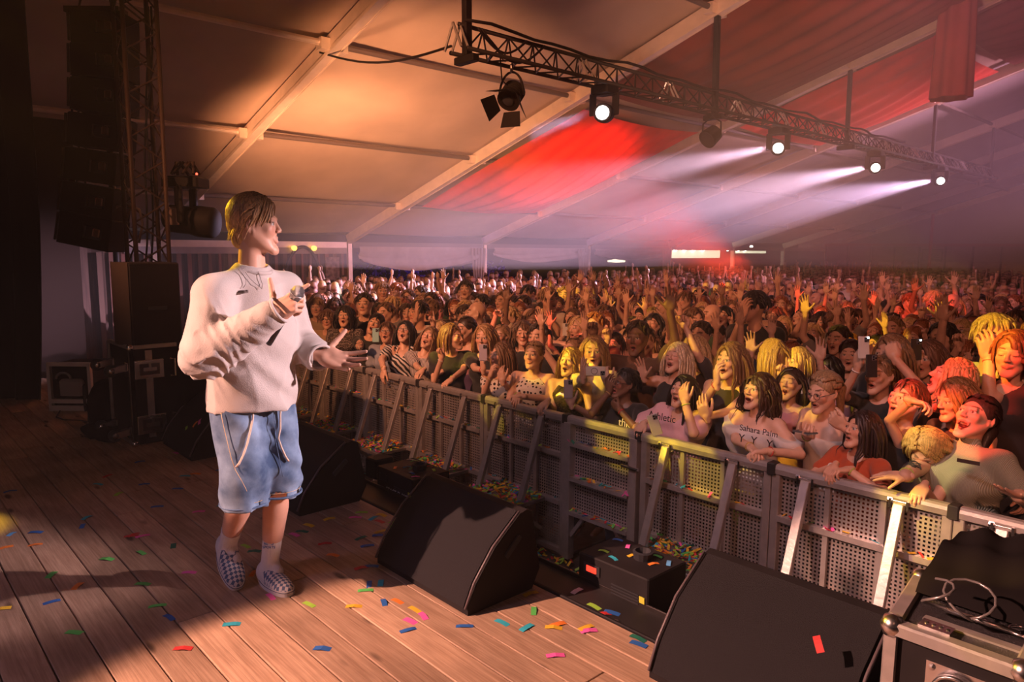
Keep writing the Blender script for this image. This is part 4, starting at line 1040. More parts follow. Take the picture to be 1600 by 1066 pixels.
# ---- hair: solid cap plus draped tapering clumps
_hr = {}
def hair(style='long', h=.006, n=130, seed=1):
    key = (style, h, n, seed)
    if key in _hr: return _hr[key]
    rg = random.Random(seed*77+5); s = Sdf()
    if style in ('long', 'pony', 'bun', 'curly', 'bob'):
        s.ell((0, .024, .036), (.082, .093, .088), 0)
        s.ell((0, -.105, -.035), (.068, .060, .088), .01, None, 1)
        s.cut((0, -.12, -.09), (0, -.02, -.14), .07, .06)
        if style in ('long', 'curly'): s.cap((0, .065, .0), (0, .085, -.19), .066, .048, .03)
        if style == 'bob': s.cap((0, .05, .0), (0, .06, -.09), .075, .062, .03)
        if style == 'pony': s.cap((0, .10, .05), (0, .15, -.02), .03, .032, .02); s.cap((0, .15, -.02), (0, .13, -.24), .032, .014, .02)
        if style == 'bun': s.ell((0, .10, .085), (.038, .036, .036), .01)
    else:
        s.ell((0, .024, .040), (.079, .089, .083), 0)
        s.ell((0, -.10, -.028), (.072, .062, .090), .01, None, 1); s.plane((0, .1, -1), .035 if style != 'mullet' else .07)
    v, q = s.mesh(h); parts = [(v, q, None)]
    if style == 'cap': n = 0
    C = V3(0, .020, .036); Rr = V3(.086, .098, .092); V = []; Q = []; k = 0
    lenr = {'long': (.26, .40), 'curly': (.24, .36), 'bob': (.17, .22), 'pony': (.10, .15), 'bun': (.09, .13), 'short': (.05, .085), 'mullet': (.09, .15), 'mop': (.09, .12)}.get(style, (.1, .1))
    part = V3(.018*rg.choice((-1, 1)), -.02, 0)
    for i in range(n):
        a = rg.uniform(0, 2*pi); e = rg.uniform(.05, 1.45)
        d = V3(cos(e)*cos(a), cos(e)*sin(a), sin(e))
        if d[1] < -.55 and d[2] < .55 and style not in ('mop', 'mullet'): continue
        p = C+d*Rr*1.0; L = rg.uniform(*lenr); ns = 7 if style in ('long', 'curly', 'bob') else 5; st = L/ns
        side = 1 if p[0] > part[0] else -1
        vel = V3(side*.8, .35, -.2) if style in ('long', 'curly', 'bob') else (V3(0, 1, .0) if style in ('pony', 'bun') else V3(side*.4+rg.uniform(-.4, .4), -.55 if d[1] < 0 else .5, .15))
        w0 = (rg.uniform(.0045, .0095) if style != 'short' else rg.uniform(.005, .008))*(1.25 if n < 100 else 1); pts = [p.copy()]
        ph = rg.uniform(0, 6)
        for j in range(ns):
            g = V3(0, .05, -1.0); vel = vel*.55+g*(.45 if style in ('long', 'curly', 'bob') else .22); 
            if style == 'curly': vel = vel+V3(.5*cos(j*2.1+ph), .5*sin(j*2.1+ph), 0)
            if style == 'pony': vel += (V3(0, .11, .05)-p)*3
            p = p+vel/np.linalg.norm(vel)*st
            rel = (p-C)/Rr; rl = np.linalg.norm(rel)
            if rl < 1.02 and p[2] > -.08: p = C+rel/rl*Rr*1.02
            if p[2] < .0 and p[1] < -.02 and abs(p[0]) < .074: p[0] = math.copysign(.074, p[0] if abs(p[0]) > 1e-4 else 1)
            if p[2] < -.15: # lie on neck/shoulders/back
                p[1] = p[1] if abs(p[1]) > .07 else (.09 if p[1] > -.02 else -.075)
                p[0] *= 1.0
            pts.append(p.copy())
        nr = 5
        for j, c in enumerate(pts):
            t = j/(len(pts)-1); w = w0*(1-t**3)*(.85+.3*(t < .6))+.0008
            dd = pts[min(j+1, len(pts)-1)]-pts[max(j-1, 0)]; dd /= np.linalg.norm(dd)+1e-9
            o = c-C; o[2] *= .5; o -= dd*(o@dd); o /= np.linalg.norm(o)+1e-9; sd = np.cross(dd, o)
            for a_ in range(nr):
                an = 2*pi*a_/nr; V.append(c+sd*cos(an)*w*1.5+o*sin(an)*w*.55)
        m = len(pts)
        for j in range(m-1):
            for a_ in range(nr): b_ = (a_+1) % nr; Q.append((k+j*nr+a_, k+j*nr+b_, k+(j+1)*nr+b_, k+(j+1)*nr+a_))
        k += m*nr
    if V: parts.append((np.array(V), np.array(Q), None))
    # merge parts
    vs = np.concatenate([p[0] for p in parts]); off = len(parts[0][0])
    qs = np.concatenate([parts[0][1]]+([parts[1][1]+off] if len(parts) > 1 else []))
    _hr[key] = (vs, qs, None); return _hr[key]

# ---- materials for people
SKIN = mat('skin', objcol=True, attr=True, rough=.42, var=.06, vscale=18, spec=.45)
HAIRM = bpy.data.materials.new('hair'); nt, N, L, P_ = nodes_of(HAIRM)
oi = N.new('ShaderNodeObjectInfo'); tc = N.new('ShaderNodeTexCoord'); mp = N.new('ShaderNodeMapping'); mp.inputs['Scale'].default_value = (55, 55, 5)
L.new(tc.outputs['Object'], mp.inputs[0]); nn = N.new('ShaderNodeTexNoise'); nn.inputs['Scale'].default_value = 3; nn.inputs['Detail'].default_value = 4; L.new(mp.outputs[0], nn.inputs[0])
mr = N.new('ShaderNodeMapRange'); mr.inputs[1].default_value = .3; mr.inputs[2].default_value = .7; mr.inputs[3].default_value = .45; mr.inputs[4].default_value = 1.5; L.new(nn.outputs[0], mr.inputs[0])
vm = N.new('ShaderNodeVectorMath'); vm.operation = 'SCALE'; L.new(oi.outputs['Color'], vm.inputs[0]); L.new(mr.outputs[0], vm.inputs['Scale']); L.new(vm.outputs[0], P_.inputs['Base Color'])
P_.inputs['Roughness'].default_value = .42; bp = N.new('ShaderNodeBump'); bp.inputs['Strength'].default_value = .5; bp.inputs['Distance'].default_value = .004; L.new(nn.outputs[0], bp.inputs['Height']); L.new(bp.outputs[0], P_.inputs['Normal'])
CLO = mat('cloth', objcol=True, rough=.85, var=.08, vscale=10, bump=.35, bscale=22, sheen=.2)
def pattern_mat(name, kind, a, b, scale):
    m = bpy.data.materials.new(name); nt, N, L, P = nodes_of(m); tc = N.new('ShaderNodeTexCoord')
    mx = N.new('ShaderNodeMix'); mx.data_type = 'RGBA'; mx.inputs[6].default_value = (*a, 1); mx.inputs[7].default_value = (*b, 1)
    if kind == 'dots':
        v = N.new('ShaderNodeTexVoronoi'); v.inputs['Scale'].default_value = scale; v.inputs['Randomness'].default_value = .35; L.new(tc.outputs['Object'], v.inputs[0])
        c = N.new('ShaderNodeMath'); c.operation = 'LESS_THAN'; c.inputs[1].default_value = .36; L.new(v.outputs['Distance'], c.inputs[0]); L.new(c.outputs[0], mx.inputs[0])
    else:
        w = N.new('ShaderNodeTexWave'); w.inputs['Scale'].default_value = scale; w.inputs['Distortion'].default_value = 6 if kind == 'zebra' else .3; w.inputs['Detail'].default_value = 1; w.inputs['Detail Scale'].default_value = .7
        w.bands_direction = 'DIAGONAL' if kind == 'zebra' else ('Z' if kind == 'stripe' else 'X'); L.new(tc.outputs['Object'], w.inputs[0])
        c = N.new('ShaderNodeMath'); c.operation = 'GREATER_THAN'; c.inputs[1].default_value = .5; L.new(w.outputs['Fac'], c.inputs[0]); L.new(c.outputs[0], mx.inputs[0])
        if kind == 'rib':
            L.new(w.outputs['Fac'], mx.inputs[0]); bm_ = N.new('ShaderNodeBump'); bm_.inputs['Strength'].default_value = .8; bm_.inputs['Distance'].default_value = .003; L.new(w.outputs['Fac'], bm_.inputs['Height']); L.new(bm_.outputs[0], P.inputs['Normal'])
    L.new(mx.outputs[2], P.inputs['Base Color']); P.inputs['Roughness'].default_value = .85
    return m

# ---- the person builder. Local frame: stands on z=0, faces -Y, own left side +X
def person(spec):
    g = spec.get
    H = g('H', 1.68); s = H/1.70; male = g('male', False); hv = g('hv', .0045); bv = g('bv', .013); hh = g('hh', .0045); b = g('bulk', 1.0)
    sx = (.19 if male else .165)*s*(1+.35*(b-1)); lean = np.array(g('lean', (0, 0, 0)), float)
    pel = V3(0, 0, .90*s); chest = V3(0, 0, 1.24*s)+lean*.6; nb = V3(0, .01, 1.415*s)+lean
    hp, hy, hr = [R(a) for a in g('head', (0, 0, 0))]           # pitch up, yaw to own left, roll
    Rh = rotm('Z', hy)@rotm('X', -hp)@rotm('Y', hr)
    hs = s*(1.0 if male else .97)*g('hs', 1.10); hc = nb+Rh@V3(0, -.03, .155)*hs*1.02
    sh = {1: V3(sx, .01, 1.375*s)+lean, -1: V3(-sx, .01, 1.375*s)+lean}
    up, fo = .275*s, .245*s
    W = {}; E_ = {}
    for sd, kk in ((1, 'L'), (-1, 'R')):
        t, hint, hd = g(kk, ('down',))[0], None, None
        a = g(kk, ('down',))
        if isinstance(a[0], np.ndarray): wr, hint, hd, pn, po = a
        elif a[0] == 'down': wr, hint, hd, pn, po = V3(sd*(sx+.06), -.10, .86*s), (sd*.6, .8, 0), (0, -.35, -.9), (-sd, 0, 0), 'relax'
        elif a[0] == 'rail': wr, hint, hd, pn, po = V3(sd*g('railw', .10), -.24, 1.20)+lean*.4, (sd*.9, .3, -.5), (-sd*.75, -.5, -.12), (0, -.15, -1), 'drape'
        elif a[0] == 'up': wr, hint, hd, pn, po = sh[sd]+V3(sd*.10, -.14, .46*s), (sd*1, -.2, -.3), (sd*.1, -.1, 1), (0, -1, .1), 'open'
        elif a[0] == 'upbent': wr, hint, hd, pn, po = sh[sd]+V3(sd*.12, -.22, .24*s), (sd*.8, .1, -1), (0, -.15, 1), (0, -1, 0), a[1] if len(a) > 1 else 'point'
        elif a[0] == 'phone': wr, hint, hd, pn, po = hc+V3(sd*.07, -.30, -.10), (sd*.9, 0, -.8), (-sd*.25, -.05, 1), (-sd*.35, .9, 0), 'grip'
        elif a[0] == 'chest': wr, hint, hd, pn, po = V3(sd*.04, -.22, 1.22*s), (sd*.9, 0, -.7), (-sd*.8, -.2, .5), (0, .9, .3), 'relax'
        else: wr, hint, hd, pn, po = a  # explicit
        el, wr = ik(sh[sd], wr, up, fo, hint); W[sd] = (wr, np.array(hd, float), np.array(pn, float), po); E_[sd] = el
    B = Sdf(); br = g('bust', 0 if male else 1)
    B.ell(pel+V3(0, .005, .02), (.155*s*b, .105*s*b, .12*s), 0)
    B.ell((pel+chest)/2+V3(0, 0, -.02), (.125*s*b, .092*s*b, .17*s), .05)
    B.ell(chest+V3(0, .01, .02), (.150*s*(b if male else b*.97), .102*s*b, .15*s), .05)
    if br:
        for sd in (-1, 1): B.ell(chest+V3(sd*.066*b, -.062*b, -.0), (.056*b, .052*b, .058*b), .04)
    B.cap(nb+V3(0, 0, -.03), hc+Rh@V3(0, .03, -.08), .050 if male else .045, None, .03)
    ar = (.044, .036, .028) if male else (.040, .032, .0245)
    ar = [q_*s*(1+(b-1)*.9) for q_ in ar]
    for sd in (-1, 1):
        B.cap(nb+V3(sd*.05, .012, -.02), sh[sd], .034*s, .046*s*b, .04)
        B.cap(sh[sd], E_[sd], ar[0]*1.08, ar[1], .03); B.cap(E_[sd], W[sd][0], ar[1]*1.0, ar[2], .004)
        if not g('nolegs'): 
            hp_ = pel+V3(sd*.085*s, 0, -.03); kn = V3(sd*.09*s, -.01, .48*s); an = V3(sd*.09*s, .02, .07*s)
            B.cap(hp_, kn, .078*s*b, .052*s, .03); B.cap(kn, an, .052*s, .034*s, .02); B.cap(an+V3(0, .02, -.03), an+V3(0, -.13, -.045), .030*s, .026*s, .02)
    v, q = B.mesh(bv); parts = [(v, q, None)]
    hk = dict(mouth=g('mouth', 0.0), wide=g('wide', 1.0), eyes=g('eyes', True), male=male, brow=g('brow', (.12, .06, .035)), lips=g('lips', (.50, .13, .11)))
    v, q, P = head(hv, **hk); parts.append(((v*hs)@Rh.T+hc, q, P))
    for sd in (-1, 1):
        wr, d, pn, po = W[sd]; parts.append(placed_hand(wr, d, pn, po, sd == 1, hh, s*(1.04 if male else .97)))
    me = make_mesh('body', parts, SKIN)
    root = empty('person', (0, 0, 0), True)
    bo = link('body', me, root); bo.color = (*g('skin', (.62, .38, .27)), 1)
    # hair
    st = g('hair', 'long')
    if st != 'bald':
        v, q, _ = hair(st, g('hairv', .007), g('hairn', 190), g('hseed', 1)); me = make_mesh('hair', [((v*hs)@Rh.T+hc, q, None)], HAIRM)
        ho = link('hair', me, root); ho.color = (*g('hcol', (.12, .06, .03)), 1)
    # top
    tp = g('top', 'tee'); T = Sdf(); f = g('loose', .012)
    if tp != 'none':
        T.ell((pel+chest)/2+V3(0, 0, -.03), (.130*s*b+f*1.3, .095*s*b+f, .20*s), 0)
        T.ell(pel+V3(0, .005, .03), (.158*s*b+f*.8, .108*s*b+f*.8, .10*s), .05)
        T.ell(chest+V3(0, .01, .02), (.150*s*b+f, .104*s*b+f, .155*s), .05)
        if br:
            for sd in (-1, 1): T.ell(chest+V3(sd*.060*b, -.064*b, -.0), (.062*b+f*.6, .054*b+f*.7, .062*b+f*.4), .06)
        sl = {'tee': .62, 'long': 1.9, 'none': 0, 'cap': .35, 'tank': 0, 'off': .55, 'strapless': 0}.get(tp, .6)
        for sd in (-1, 1):
            if tp not in ('strapless', 'tank'): T.cap(nb+V3(sd*.05, .012, -.025), sh[sd], .034*s+f*.8, .048*s*b+f, .03)
            if tp == 'tank': T.cap(chest+V3(sd*.085*s, -.02, .05), nb+V3(sd*.075, .01, -.03), .03+f*.5, .022, .02)
            if sl > 0:
                e = sh[sd]+(E_[sd]-sh[sd])*min(sl, 1.0); T.cap(sh[sd], e, ar[0]*1.1+f, ar[1]+f*1.5+.004, .02)
                if sl > 1: T.cap(E_[sd], E_[sd]+(W[sd][0]-E_[sd])*(sl-1), ar[1]*1.05+f, ar[2]+f+.003, .012)
        T.cut(nb+V3(0, -.03, .05), nb+V3(0, .0, -.03) if g('neck', 'crew') != 'v' else nb+V3(0, -.09, -.10), .085 if tp != 'off' else .12, .062 if g('neck', 'crew') != 'v' else .025)
        if g('neck') == 'high': T.p.pop(); T.cap(nb+V3(0, 0, -.03), nb+(hc-nb)*.30, .062, .054, .02)
        if tp == 'off': T.plane((.10, -.12, 1), g('cutz', 1.355*s))
        if tp == 'strapless': T.plane((0, 0, 1), g('cutz', 1.27*s))
        if tp == 'tank': pass
        ph = g('hseed', 1)*1.7
        def warp(x, y, z): return .0035*np.sin(38*z+9*x*np.sin(11*z+ph)+14*y+ph)+.0025*np.sin(70*x+25*z+ph*2)*np.sin(21*z+40*y)
        v, q = T.mesh(g('tv', bv), warp); me = make_mesh('top', [(v, q, None)], g('topmat', CLO)); to = link('top', me, root); to.color = (*g('tcol', (.03, .03, .03)), 1)
    # trousers
    if not g('nolegs'):
        T = Sdf(); T.ell(pel+V3(0, .005, .0), (.162*s*b, .114*s*b, .12*s), 0)
        for sd in (-1, 1):
            T.cap(pel+V3(sd*.085*s, 0, -.03), V3(sd*.09*s, -.01, .48*s), .088*s*b, .062*s, .03); T.cap(V3(sd*.09*s, -.01, .48*s), V3(sd*.09*s, .02, .10*s), .062*s, .052*s, .02)
        v, q = T.mesh(max(bv, .02)); me = make_mesh('trousers', [(v, q, None)], CLO); to = link('trousers', me, root); to.color = (*g('pcol', (.03, .035, .05)), 1)
    root['_hc'] = [float(a) for a in hc]; root['_nb'] = [float(a) for a in nb]
    return root, dict(hc=hc, Rh=Rh, hs=hs, W=W, E=E_, sh=sh, s=s, chest=chest, nb=nb, pel=pel, b=b)
GL = mat('glasses_frame', (.03, .02, .02), .3)
def glasses(root, I):
    m_ = MB(); f = lambda p: tuple(I['Rh']@(np.array(p)*I['hs'])+I['hc'])
    for x in (-1, 1):
        m_.tube([f((x*(.032+.022*cos(a)), -.100+.004*abs(cos(a)), .004+.019*sin(a))) for a in np.linspace(0, 2*pi, 15)], .0016, 5, False)
        m_.tube([f((x*.054, -.096, .006)), f((x*.078, -.05, .008)), f((x*.080, .01, .006))], .0018, 5)
    m_.tube([f((-.010, -.104, .008)), f((.010, -.104, .008))], .0016, 5)
    return m_.build('glasses', GL, root, True)
# ---------------------------------------------------------------- the singer
S0 = V3(-3.14, 1.34, 0.0)
sg = tag(empty('person', tuple(S0), True), 'blond person in a loose cream sweatshirt and long denim shorts, holding a microphone', 'person')
FW = V3(.97, .24, 0); FW /= np.linalg.norm(FW); LW = V3(-FW[1], FW[0], 0)
def A(*a): return np.array(a, float)-S0           # world point -> figure space
hipc = A(-3.19, 1.335, .95); hipR = hipc-LW*.09; hipL = hipc+LW*.09
chs = A(-3.17, 1.335, 1.27); nck = A(-3.160, 1.340, 1.505)
shR = A(-3.10, 1.145, 1.425); shL = A(-3.21, 1.52, 1.425)
elR = A(-2.99, 1.085, 1.165); wrR = A(-2.80, 1.262, 1.325)
elL = A(-3.235, 1.575, 1.155); wrL = A(-3.02, 1.578, 1.105)
knR = A(-3.10, 1.25, .52); anR = A(-3.385, 1.262, .175); toR = A(-3.20, 1.285, .03)
knL = A(-3.12, 1.42, .52); anL = A(-3.225, 1.40, .085)
SKC = (.66, .37, .26)
B = Sdf()
B.ell(hipc+V3(0, 0, .0), (.14, .15, .13), 0); B.ell((hipc+chs)/2, (.12, .14, .2), .05); B.ell(chs+V3(0, 0, .0), (.11, .15, .16), .05)
B.cap(nck+V3(0, 0, -.05), A(-3.150, 1.342, 1.60), .060, .054, .03)
for sh_, el_, wr_ in ((shR, elR, wrR), (shL, elL, wrL)):
    B.cap(nck+V3(0, 0, -.055), sh_+V3(0, 0, -.025), .035, .042, .04); B.cap(sh_+V3(0, 0, -.03), el_, .042, .038, .03); B.cap(el_, wr_, .041, .028, .004)
for hp_, kn_, an_ in ((hipR, knR, anR), (hipL, knL, anL)):
    B.cap(hp_, kn_, .085, .058, .03); B.cap(kn_, an_, .054, .036, .01)
    cf = kn_+(an_-kn_)*.30+V3(-.014, 0, .0); B.cap(cf, kn_+(an_-kn_)*.62, .055, .040, .03)
    B.ell(kn_+V3(.035, 0, 0), (.032, .036, .045), .03)
v, q = B.mesh(.009); prt = [(relax(v, q, 1, .3), q, None)]
# neck tendon and head
hv, hq, hP = head(.0026, mouth=.0035, wide=.9, male=True, brow=(.28, .15, .07), lips=(.58, .29, .22))
Rh = rotm('Z', R(142.5))@rotm('X', R(-1)); hs = 1.05; hc = A(-3.135, 1.362, 1.690)
hv = hv*V3(1.0, .87, 1.03)
prt.append(((hv*hs)@Rh.T+hc, hq, hP))
# right hand: wraps the microphone, index pointing on towards the crowd
micA = V3(-2.742, 1.348, 1.414)-S0; micB = V3(-2.905, 1.295, 1.195)-S0; md = (micA-micB)/np.linalg.norm(micA-micB)
e1n = V3(CR[0], CR[1], 0); e1n /= np.linalg.norm(e1n); tocam = V3(CR[1], -CR[0], 0); tocam /= np.linalg.norm(tocam)
dR = e1n*.85+V3(0, 0, .50)-tocam*.1; 
# hand whose back is towards the camera; palm away from the camera
prt.append(placed_hand(wrR+dR/np.linalg.norm(dR)*.004, dR, -tocam*.9-V3(0, 0, .35)+e1n*.1, 'mic', False, .0028, 1.10))
dL = e1n*.96+V3(0, 0, -.20)+tocam*.05
prt.append(placed_hand(wrL+e1n*.012, dL, tocam*.72+V3(0, 0, .62)-e1n*.10, 'give', True, .0028, 1.20))
me = make_mesh('body', prt, SKIN); bo = link('body', me, sg); bo.color = (*SKC, 1)
# hair: side-parted, swept back, down to the nape
def singer_hair():
    rg = random.Random(12); s = Sdf()
    s.ell((0, .024, .043), (.079, .093, .083), 0); s.ell((0, -.103, -.030), (.078, .062, .098), .01, None, 1)
    s.cap((0, .075, .0), (0, .072, -.055), .050, .038, .03); s.plane((0, -.35, -1), .062)
    for x in (-1, 1): s.ell((x*.088, .0, -.022), (.03, .028, .042), .006, None, 1)
    v, q = s.mesh(.004); V = []; Q = []; k = 0; C = V3(0, .020, .040); Rr = V3(.084, .099, .092)
    for i in range(1250):
        a = rg.uniform(0, 2*pi); e = math.asin(rg.uniform(-.25, 1)); d = V3(cos(e)*cos(a), cos(e)*sin(a), sin(e))
        if d[1] < -.45 and d[2] < .50: continue
        if d[2] < .0 and d[1] < .25: continue
        p = C+d*Rr; front = d[1] < -.25; side = -1 if p[0] < .02 else 1
        L = rg.uniform(.07, .125) if not front else rg.uniform(.10, .16)
        if d[1] > .3 and d[2] < .5: L = rg.uniform(.07, .12)
        if front and rg.random() < .35: vel = V3(side*.7, -.9, .7); grv = .50     # loose fringe
        elif front: vel = V3(side*.9, -.1, .65); grv = .28
        else: vel = V3(side*.45, 1.0, .1) if d[2] > .3 else V3(side*.05, .8, -.6); grv = .17
        ns = 8; st = L/ns; pts = [p.copy()]; ph = rg.uniform(0, 6); w0 = rg.uniform(.0013, .0030)
        for j in range(ns):
            vel = vel*.80+V3(0, .30 if not front else .22, -1)*grv+V3(cos(j*.9+ph), sin(j*.9+ph), 0)*.07
            if front: vel = vel+V3(0, .16, .02)
            p = p+vel/np.linalg.norm(vel)*st; rel = (p-C)/Rr; rl = np.linalg.norm(rel); mn = 1.0+.045*((i*37) % 100)/100
            mx_ = mn+.03+(.10 if (front and j < 4) else 0)+.16*max(0, j/ns-.8)
            if p[2] > -.060 and rl < mn: p = C+rel/rl*Rr*mn
            if rl > mx_ and p[2] > -.02: p = C+rel/rl*Rr*mx_
            if p[2] <= -.02: p[1] = min(p[1], .112+.10*max(0, j/ns-.75))
            pts.append(p.copy())
        nr = 4; m = len(pts)
        for j, c in enumerate(pts):
            t = j/(m-1); w = w0*(1-t**2.5)+.0005; dd = pts[min(j+1, m-1)]-pts[max(j-1, 0)]; dd /= np.linalg.norm(dd)+1e-9
            o = c-C; o -= dd*(o@dd); o /= np.linalg.norm(o)+1e-9; sd = np.cross(dd, o)
            for a_ in range(nr):
                an = 2*pi*a_/nr; V.append(c+sd*cos(an)*w*1.6+o*sin(an)*w*.7)
        for j in range(m-1):
            for a_ in range(nr): b_ = (a_+1) % nr; Q.append((k+j*nr+a_, k+j*nr+b_, k+(j+1)*nr+b_, k+(j+1)*nr+a_))
        k += m*nr
    return [(v, q, None), (np.array(V), np.array(Q), None)]
pp_ = [((v*V3(1.03, .97, 1.04)*hs)@Rh.T+hc, q, None) for v, q, _ in singer_hair()]
ho = link('hair', make_mesh('hair', pp_, HAIRM), sg); ho.color = (.46, .27, .13, 1)
# sweatshirt
T = Sdf()
hem = A(-3.195, 1.335, .91)
T.ell(chs+V3(0, 0, -.05), (.160, .190, .20), 0, rot=None)
T.cap(hem+LW*.035, chs+LW*.05+V3(0, 0, -.05), .166, .135, .05); T.cap(hem-LW*.035, chs-LW*.05+V3(0, 0, -.05), .166, .135, .05); T.cap(hem+FW*.02, chs+FW*.02+V3(0, 0, -.05), .162, .130, .04)
T.cap(nck+V3(0, 0, -.052), shR+V3(0, 0, -.014), .056, .070, .04); T.cap(nck+V3(0, 0, -.052), shL+V3(0, 0, -.014), .056, .068, .04)
T.cap(shR+V3(.0, 0, -.045), elR+V3(-.02, -.01, 0), .078, .090, .04); T.cap(elR+V3(-.02, 0, -.008), wrR-(wrR-elR)*.04, .086, .060, .03)
T.cap(shL+V3(0, 0, -.03), elL, .072, .080, .04); T.cap(elL, wrL-(wrL-elL)*.12, .076, .063, .03)
T.plane((0, 0, -1), -(hem[2]-.025)); 
T.cap(nck+V3(0, 0, -.07), nck+V3(0, 0, -.04), .11, .082, .05)
fd = (wrR-elR)/np.linalg.norm(wrR-elR); fl_ = (wrL-elL)/np.linalg.norm(wrL-elL)
def shirt_warp(x, y, z):
    # folds: hanging ones on the torso, bunched creases round both elbows and under the near shoulder
    rid = lambda t: (1-np.abs(np.sin(t)))**1.6
    w = .0055*np.sin(20*z+14*x+5*np.sin(9*y+6*z))*np.clip((1.42-z)*2.5, 0, 1)
    w = w-.012*rid(17*(x*.7+y*.75)+2.2*np.sin(5*z)+1.3)*np.clip((1.38-z)*3, 0, 1)*np.clip((z-.85)*5, .35, 1)
    w = w-.006*rid(31*(x*.8-y*.5)+9*z+2*np.sin(11*z))*np.clip((1.40-z)*3, 0, 1)
    e = np.exp(-(((x-elR[0])**2+(y-elR[1])**2+(z-elR[2])**2)/.024)); ax_ = (x-elR[0])*fd[0]+(y-elR[1])*fd[1]+(z-elR[2])*fd[2]
    w = w-e*.019*rid(ax_*44+16*(z-elR[2])+2.5*np.sin(30*y))
    mR = (elR+wrR)/2; em = np.exp(-(((x-mR[0])**2+(y-mR[1])**2+(z-mR[2])**2)/.012)); w = w-em*.010*rid(ax_*60+1.2*np.sin(40*z))
    e2 = np.exp(-(((x-elL[0])**2+(y-elL[1])**2+(z-elL[2])**2)/.024)); a2 = (x-elL[0])*fl_[0]+(y-elL[1])*fl_[1]+(z-elL[2])*fl_[2]
    w = w-e2*.015*rid(a2*46)
    e3 = np.exp(-(((x-shR[0]-.02)**2+(y-shR[1])**2+(z-shR[2]+.14)**2)/.016)); w = w-e3*.012*rid(34*(x+y*.5)+16*z)
    return -w-.004
# openings: neck, both cuffs, hem
T.cut(nck+V3(0, 0, .12)+FW*.03, nck+V3(0, 0, .032)+FW*.012, .085, .070)
T.cut(wrR-fd*.02, wrR+fd*.10, .044, .048, .003); T.cut(wrL-fl_*.04, wrL+fl_*.10, .047, .051, .003)
T.cut(hem+V3(0, 0, -.1), hem+V3(0, 0, -.02), .155, .15, .01)
v, q = T.mesh(.0062, lambda x, y, z: -shirt_warp(x, y, z)-.008)
SH = mat('sweatshirt', (.54, .48, .45), .85, bump=.25, bscale=220, sheen=.3)
so = link('sweatshirt', make_mesh('sweatshirt', [(relax(v, q, 1, .3), q, None)], SH), sg)
def ring(c, n, r, rr, nm, m, par, flat=1.0, seg=28):
    n = Vector(n).normalized(); u_ = n.orthogonal().normalized(); w_ = n.cross(u_)
    pts = [Vector(c)+u_*r*cos(a)+w_*r*sin(a) for a in np.linspace(0, 2*pi, seg)]
    return MB().tube(pts, rr, 6, False).build(nm, m, par, True)
ring(nck+V3(0, 0, -.004)+FW*.014, (.22, .05, 1), .078, .009, 'collar', SH, so)
ring(wrR+fd*.042, fd, .052, .0075, 'cuff', SH, so); ring(wrL+fl_*.022, fl_, .058, .0075, 'cuff', SH, so)
# small embroidered mark on the chest, side slit label
def onbody(px, py, Y): return ony(px, py, Y)-S0
tc_ = (tocam*.55+e1n*.83); tz = Matrix((Vector(e1n*.55-tocam*.83), Vector((0, 0, 1)), Vector(tc_))).transposed()
mk = V3(*(A(-3.02, 1.44, 1.375)))
# earphone cord, clip, necklace
WIRE = mat('earphone_wire', (.12, .09, .08), .5)
SURF = [Vector(p) for p in v]
from mathutils.kdtree import KDTree
kd = KDTree(len(v))
for i, p in enumerate(v): kd.insert(p, i)
kd.balance()
def shirt_hit(px, py):   # nearest shirt point on the ray through a pixel of the photograph, used once to lay the cord on the chest
    d = Vector(ray(px, py)).normalized(); o = Vector(CC-S0); best = None
    t = 2.6
    while t < 4.2:
        p = o+d*t; c, i, ds = kd.find(p)
        if ds < .010: return p-d*.004
        t += .006
    return o+d*3.25
def lay(pxs, r_, nm, m, par):
    return MB().tube([shirt_hit(*p) for p in pxs], r_, 5).build(nm, m, par, True)
lay([(372, 421), (379, 428), (384, 437), (384, 444), (380, 450)], .0011, 'earphone_cord', WIRE, so)
cp = shirt_hit(380, 456); MB().box(cp, (.032, .03, .012), Matrix.Rotation(.6, 3, 'Z'), ch=.003).build('cord_clip', WIRE, so)
MB().tube([cp+Vector((-.02, -.01, -.004)), cp+Vector((.02, .012, .006))], .004, 6).build('clip_jaw', WIRE, so)
lay([(383, 425), (391, 436), (400, 444), (407, 449), (409, 452), (410, 445), (406, 432), (404, 424)], .0010, 'necklace', mat('dark_chain', (.16, .12, .11), .35, .8), so)
c_ = shirt_hit(430, 463); text('ha\nlo', .016, c_, tz, mat('navy_thread', (.02, .02, .035), .8), so, 'embroidery', .0012)
# shorts
D = Sdf()
D.ell(hipc+V3(0, 0, .03), (.148, .165, .13), 0)
hmR = knR+(V3(-.015, 0, -.075)); hmL = knL+V3(-.005, 0, -.070)
D.cap(hipR+V3(0, 0, -.02), knR+V3(.0, 0, .10), .112, .104, .03); D.cap(knR+V3(.0, 0, .12), hmR, .104, .106, .02)
D.cap(hipL+V3(0, 0, -.02), knL+V3(0, 0, .10), .110, .098, .03); D.cap(knL+V3(0, 0, .12), hmL, .098, .098, .02)
D.plane((0, 0, -1), -(hmR[2]+.005)); D.cut(hmR+V3(0, 0, -.1), hmR+V3(0, 0, .02), .098, .085, .004); D.cut(hmL+V3(0, 0, -.1), hmL+V3(0, 0, .02), .088, .078, .004)
v, q = D.mesh(.0075, lambda x, y, z: .004*np.sin(30*x+22*z+6*np.sin(8*z+10*y))+.003*np.sin(48*(x-y)+10*z)+.0045*np.sin(34*z-20*x)*np.exp(-((z-.52)/.10)**2))
DN = bpy.data.materials.new('denim'); nt, N, L, P_ = nodes_of(DN); tc = N.new('ShaderNodeTexCoord')
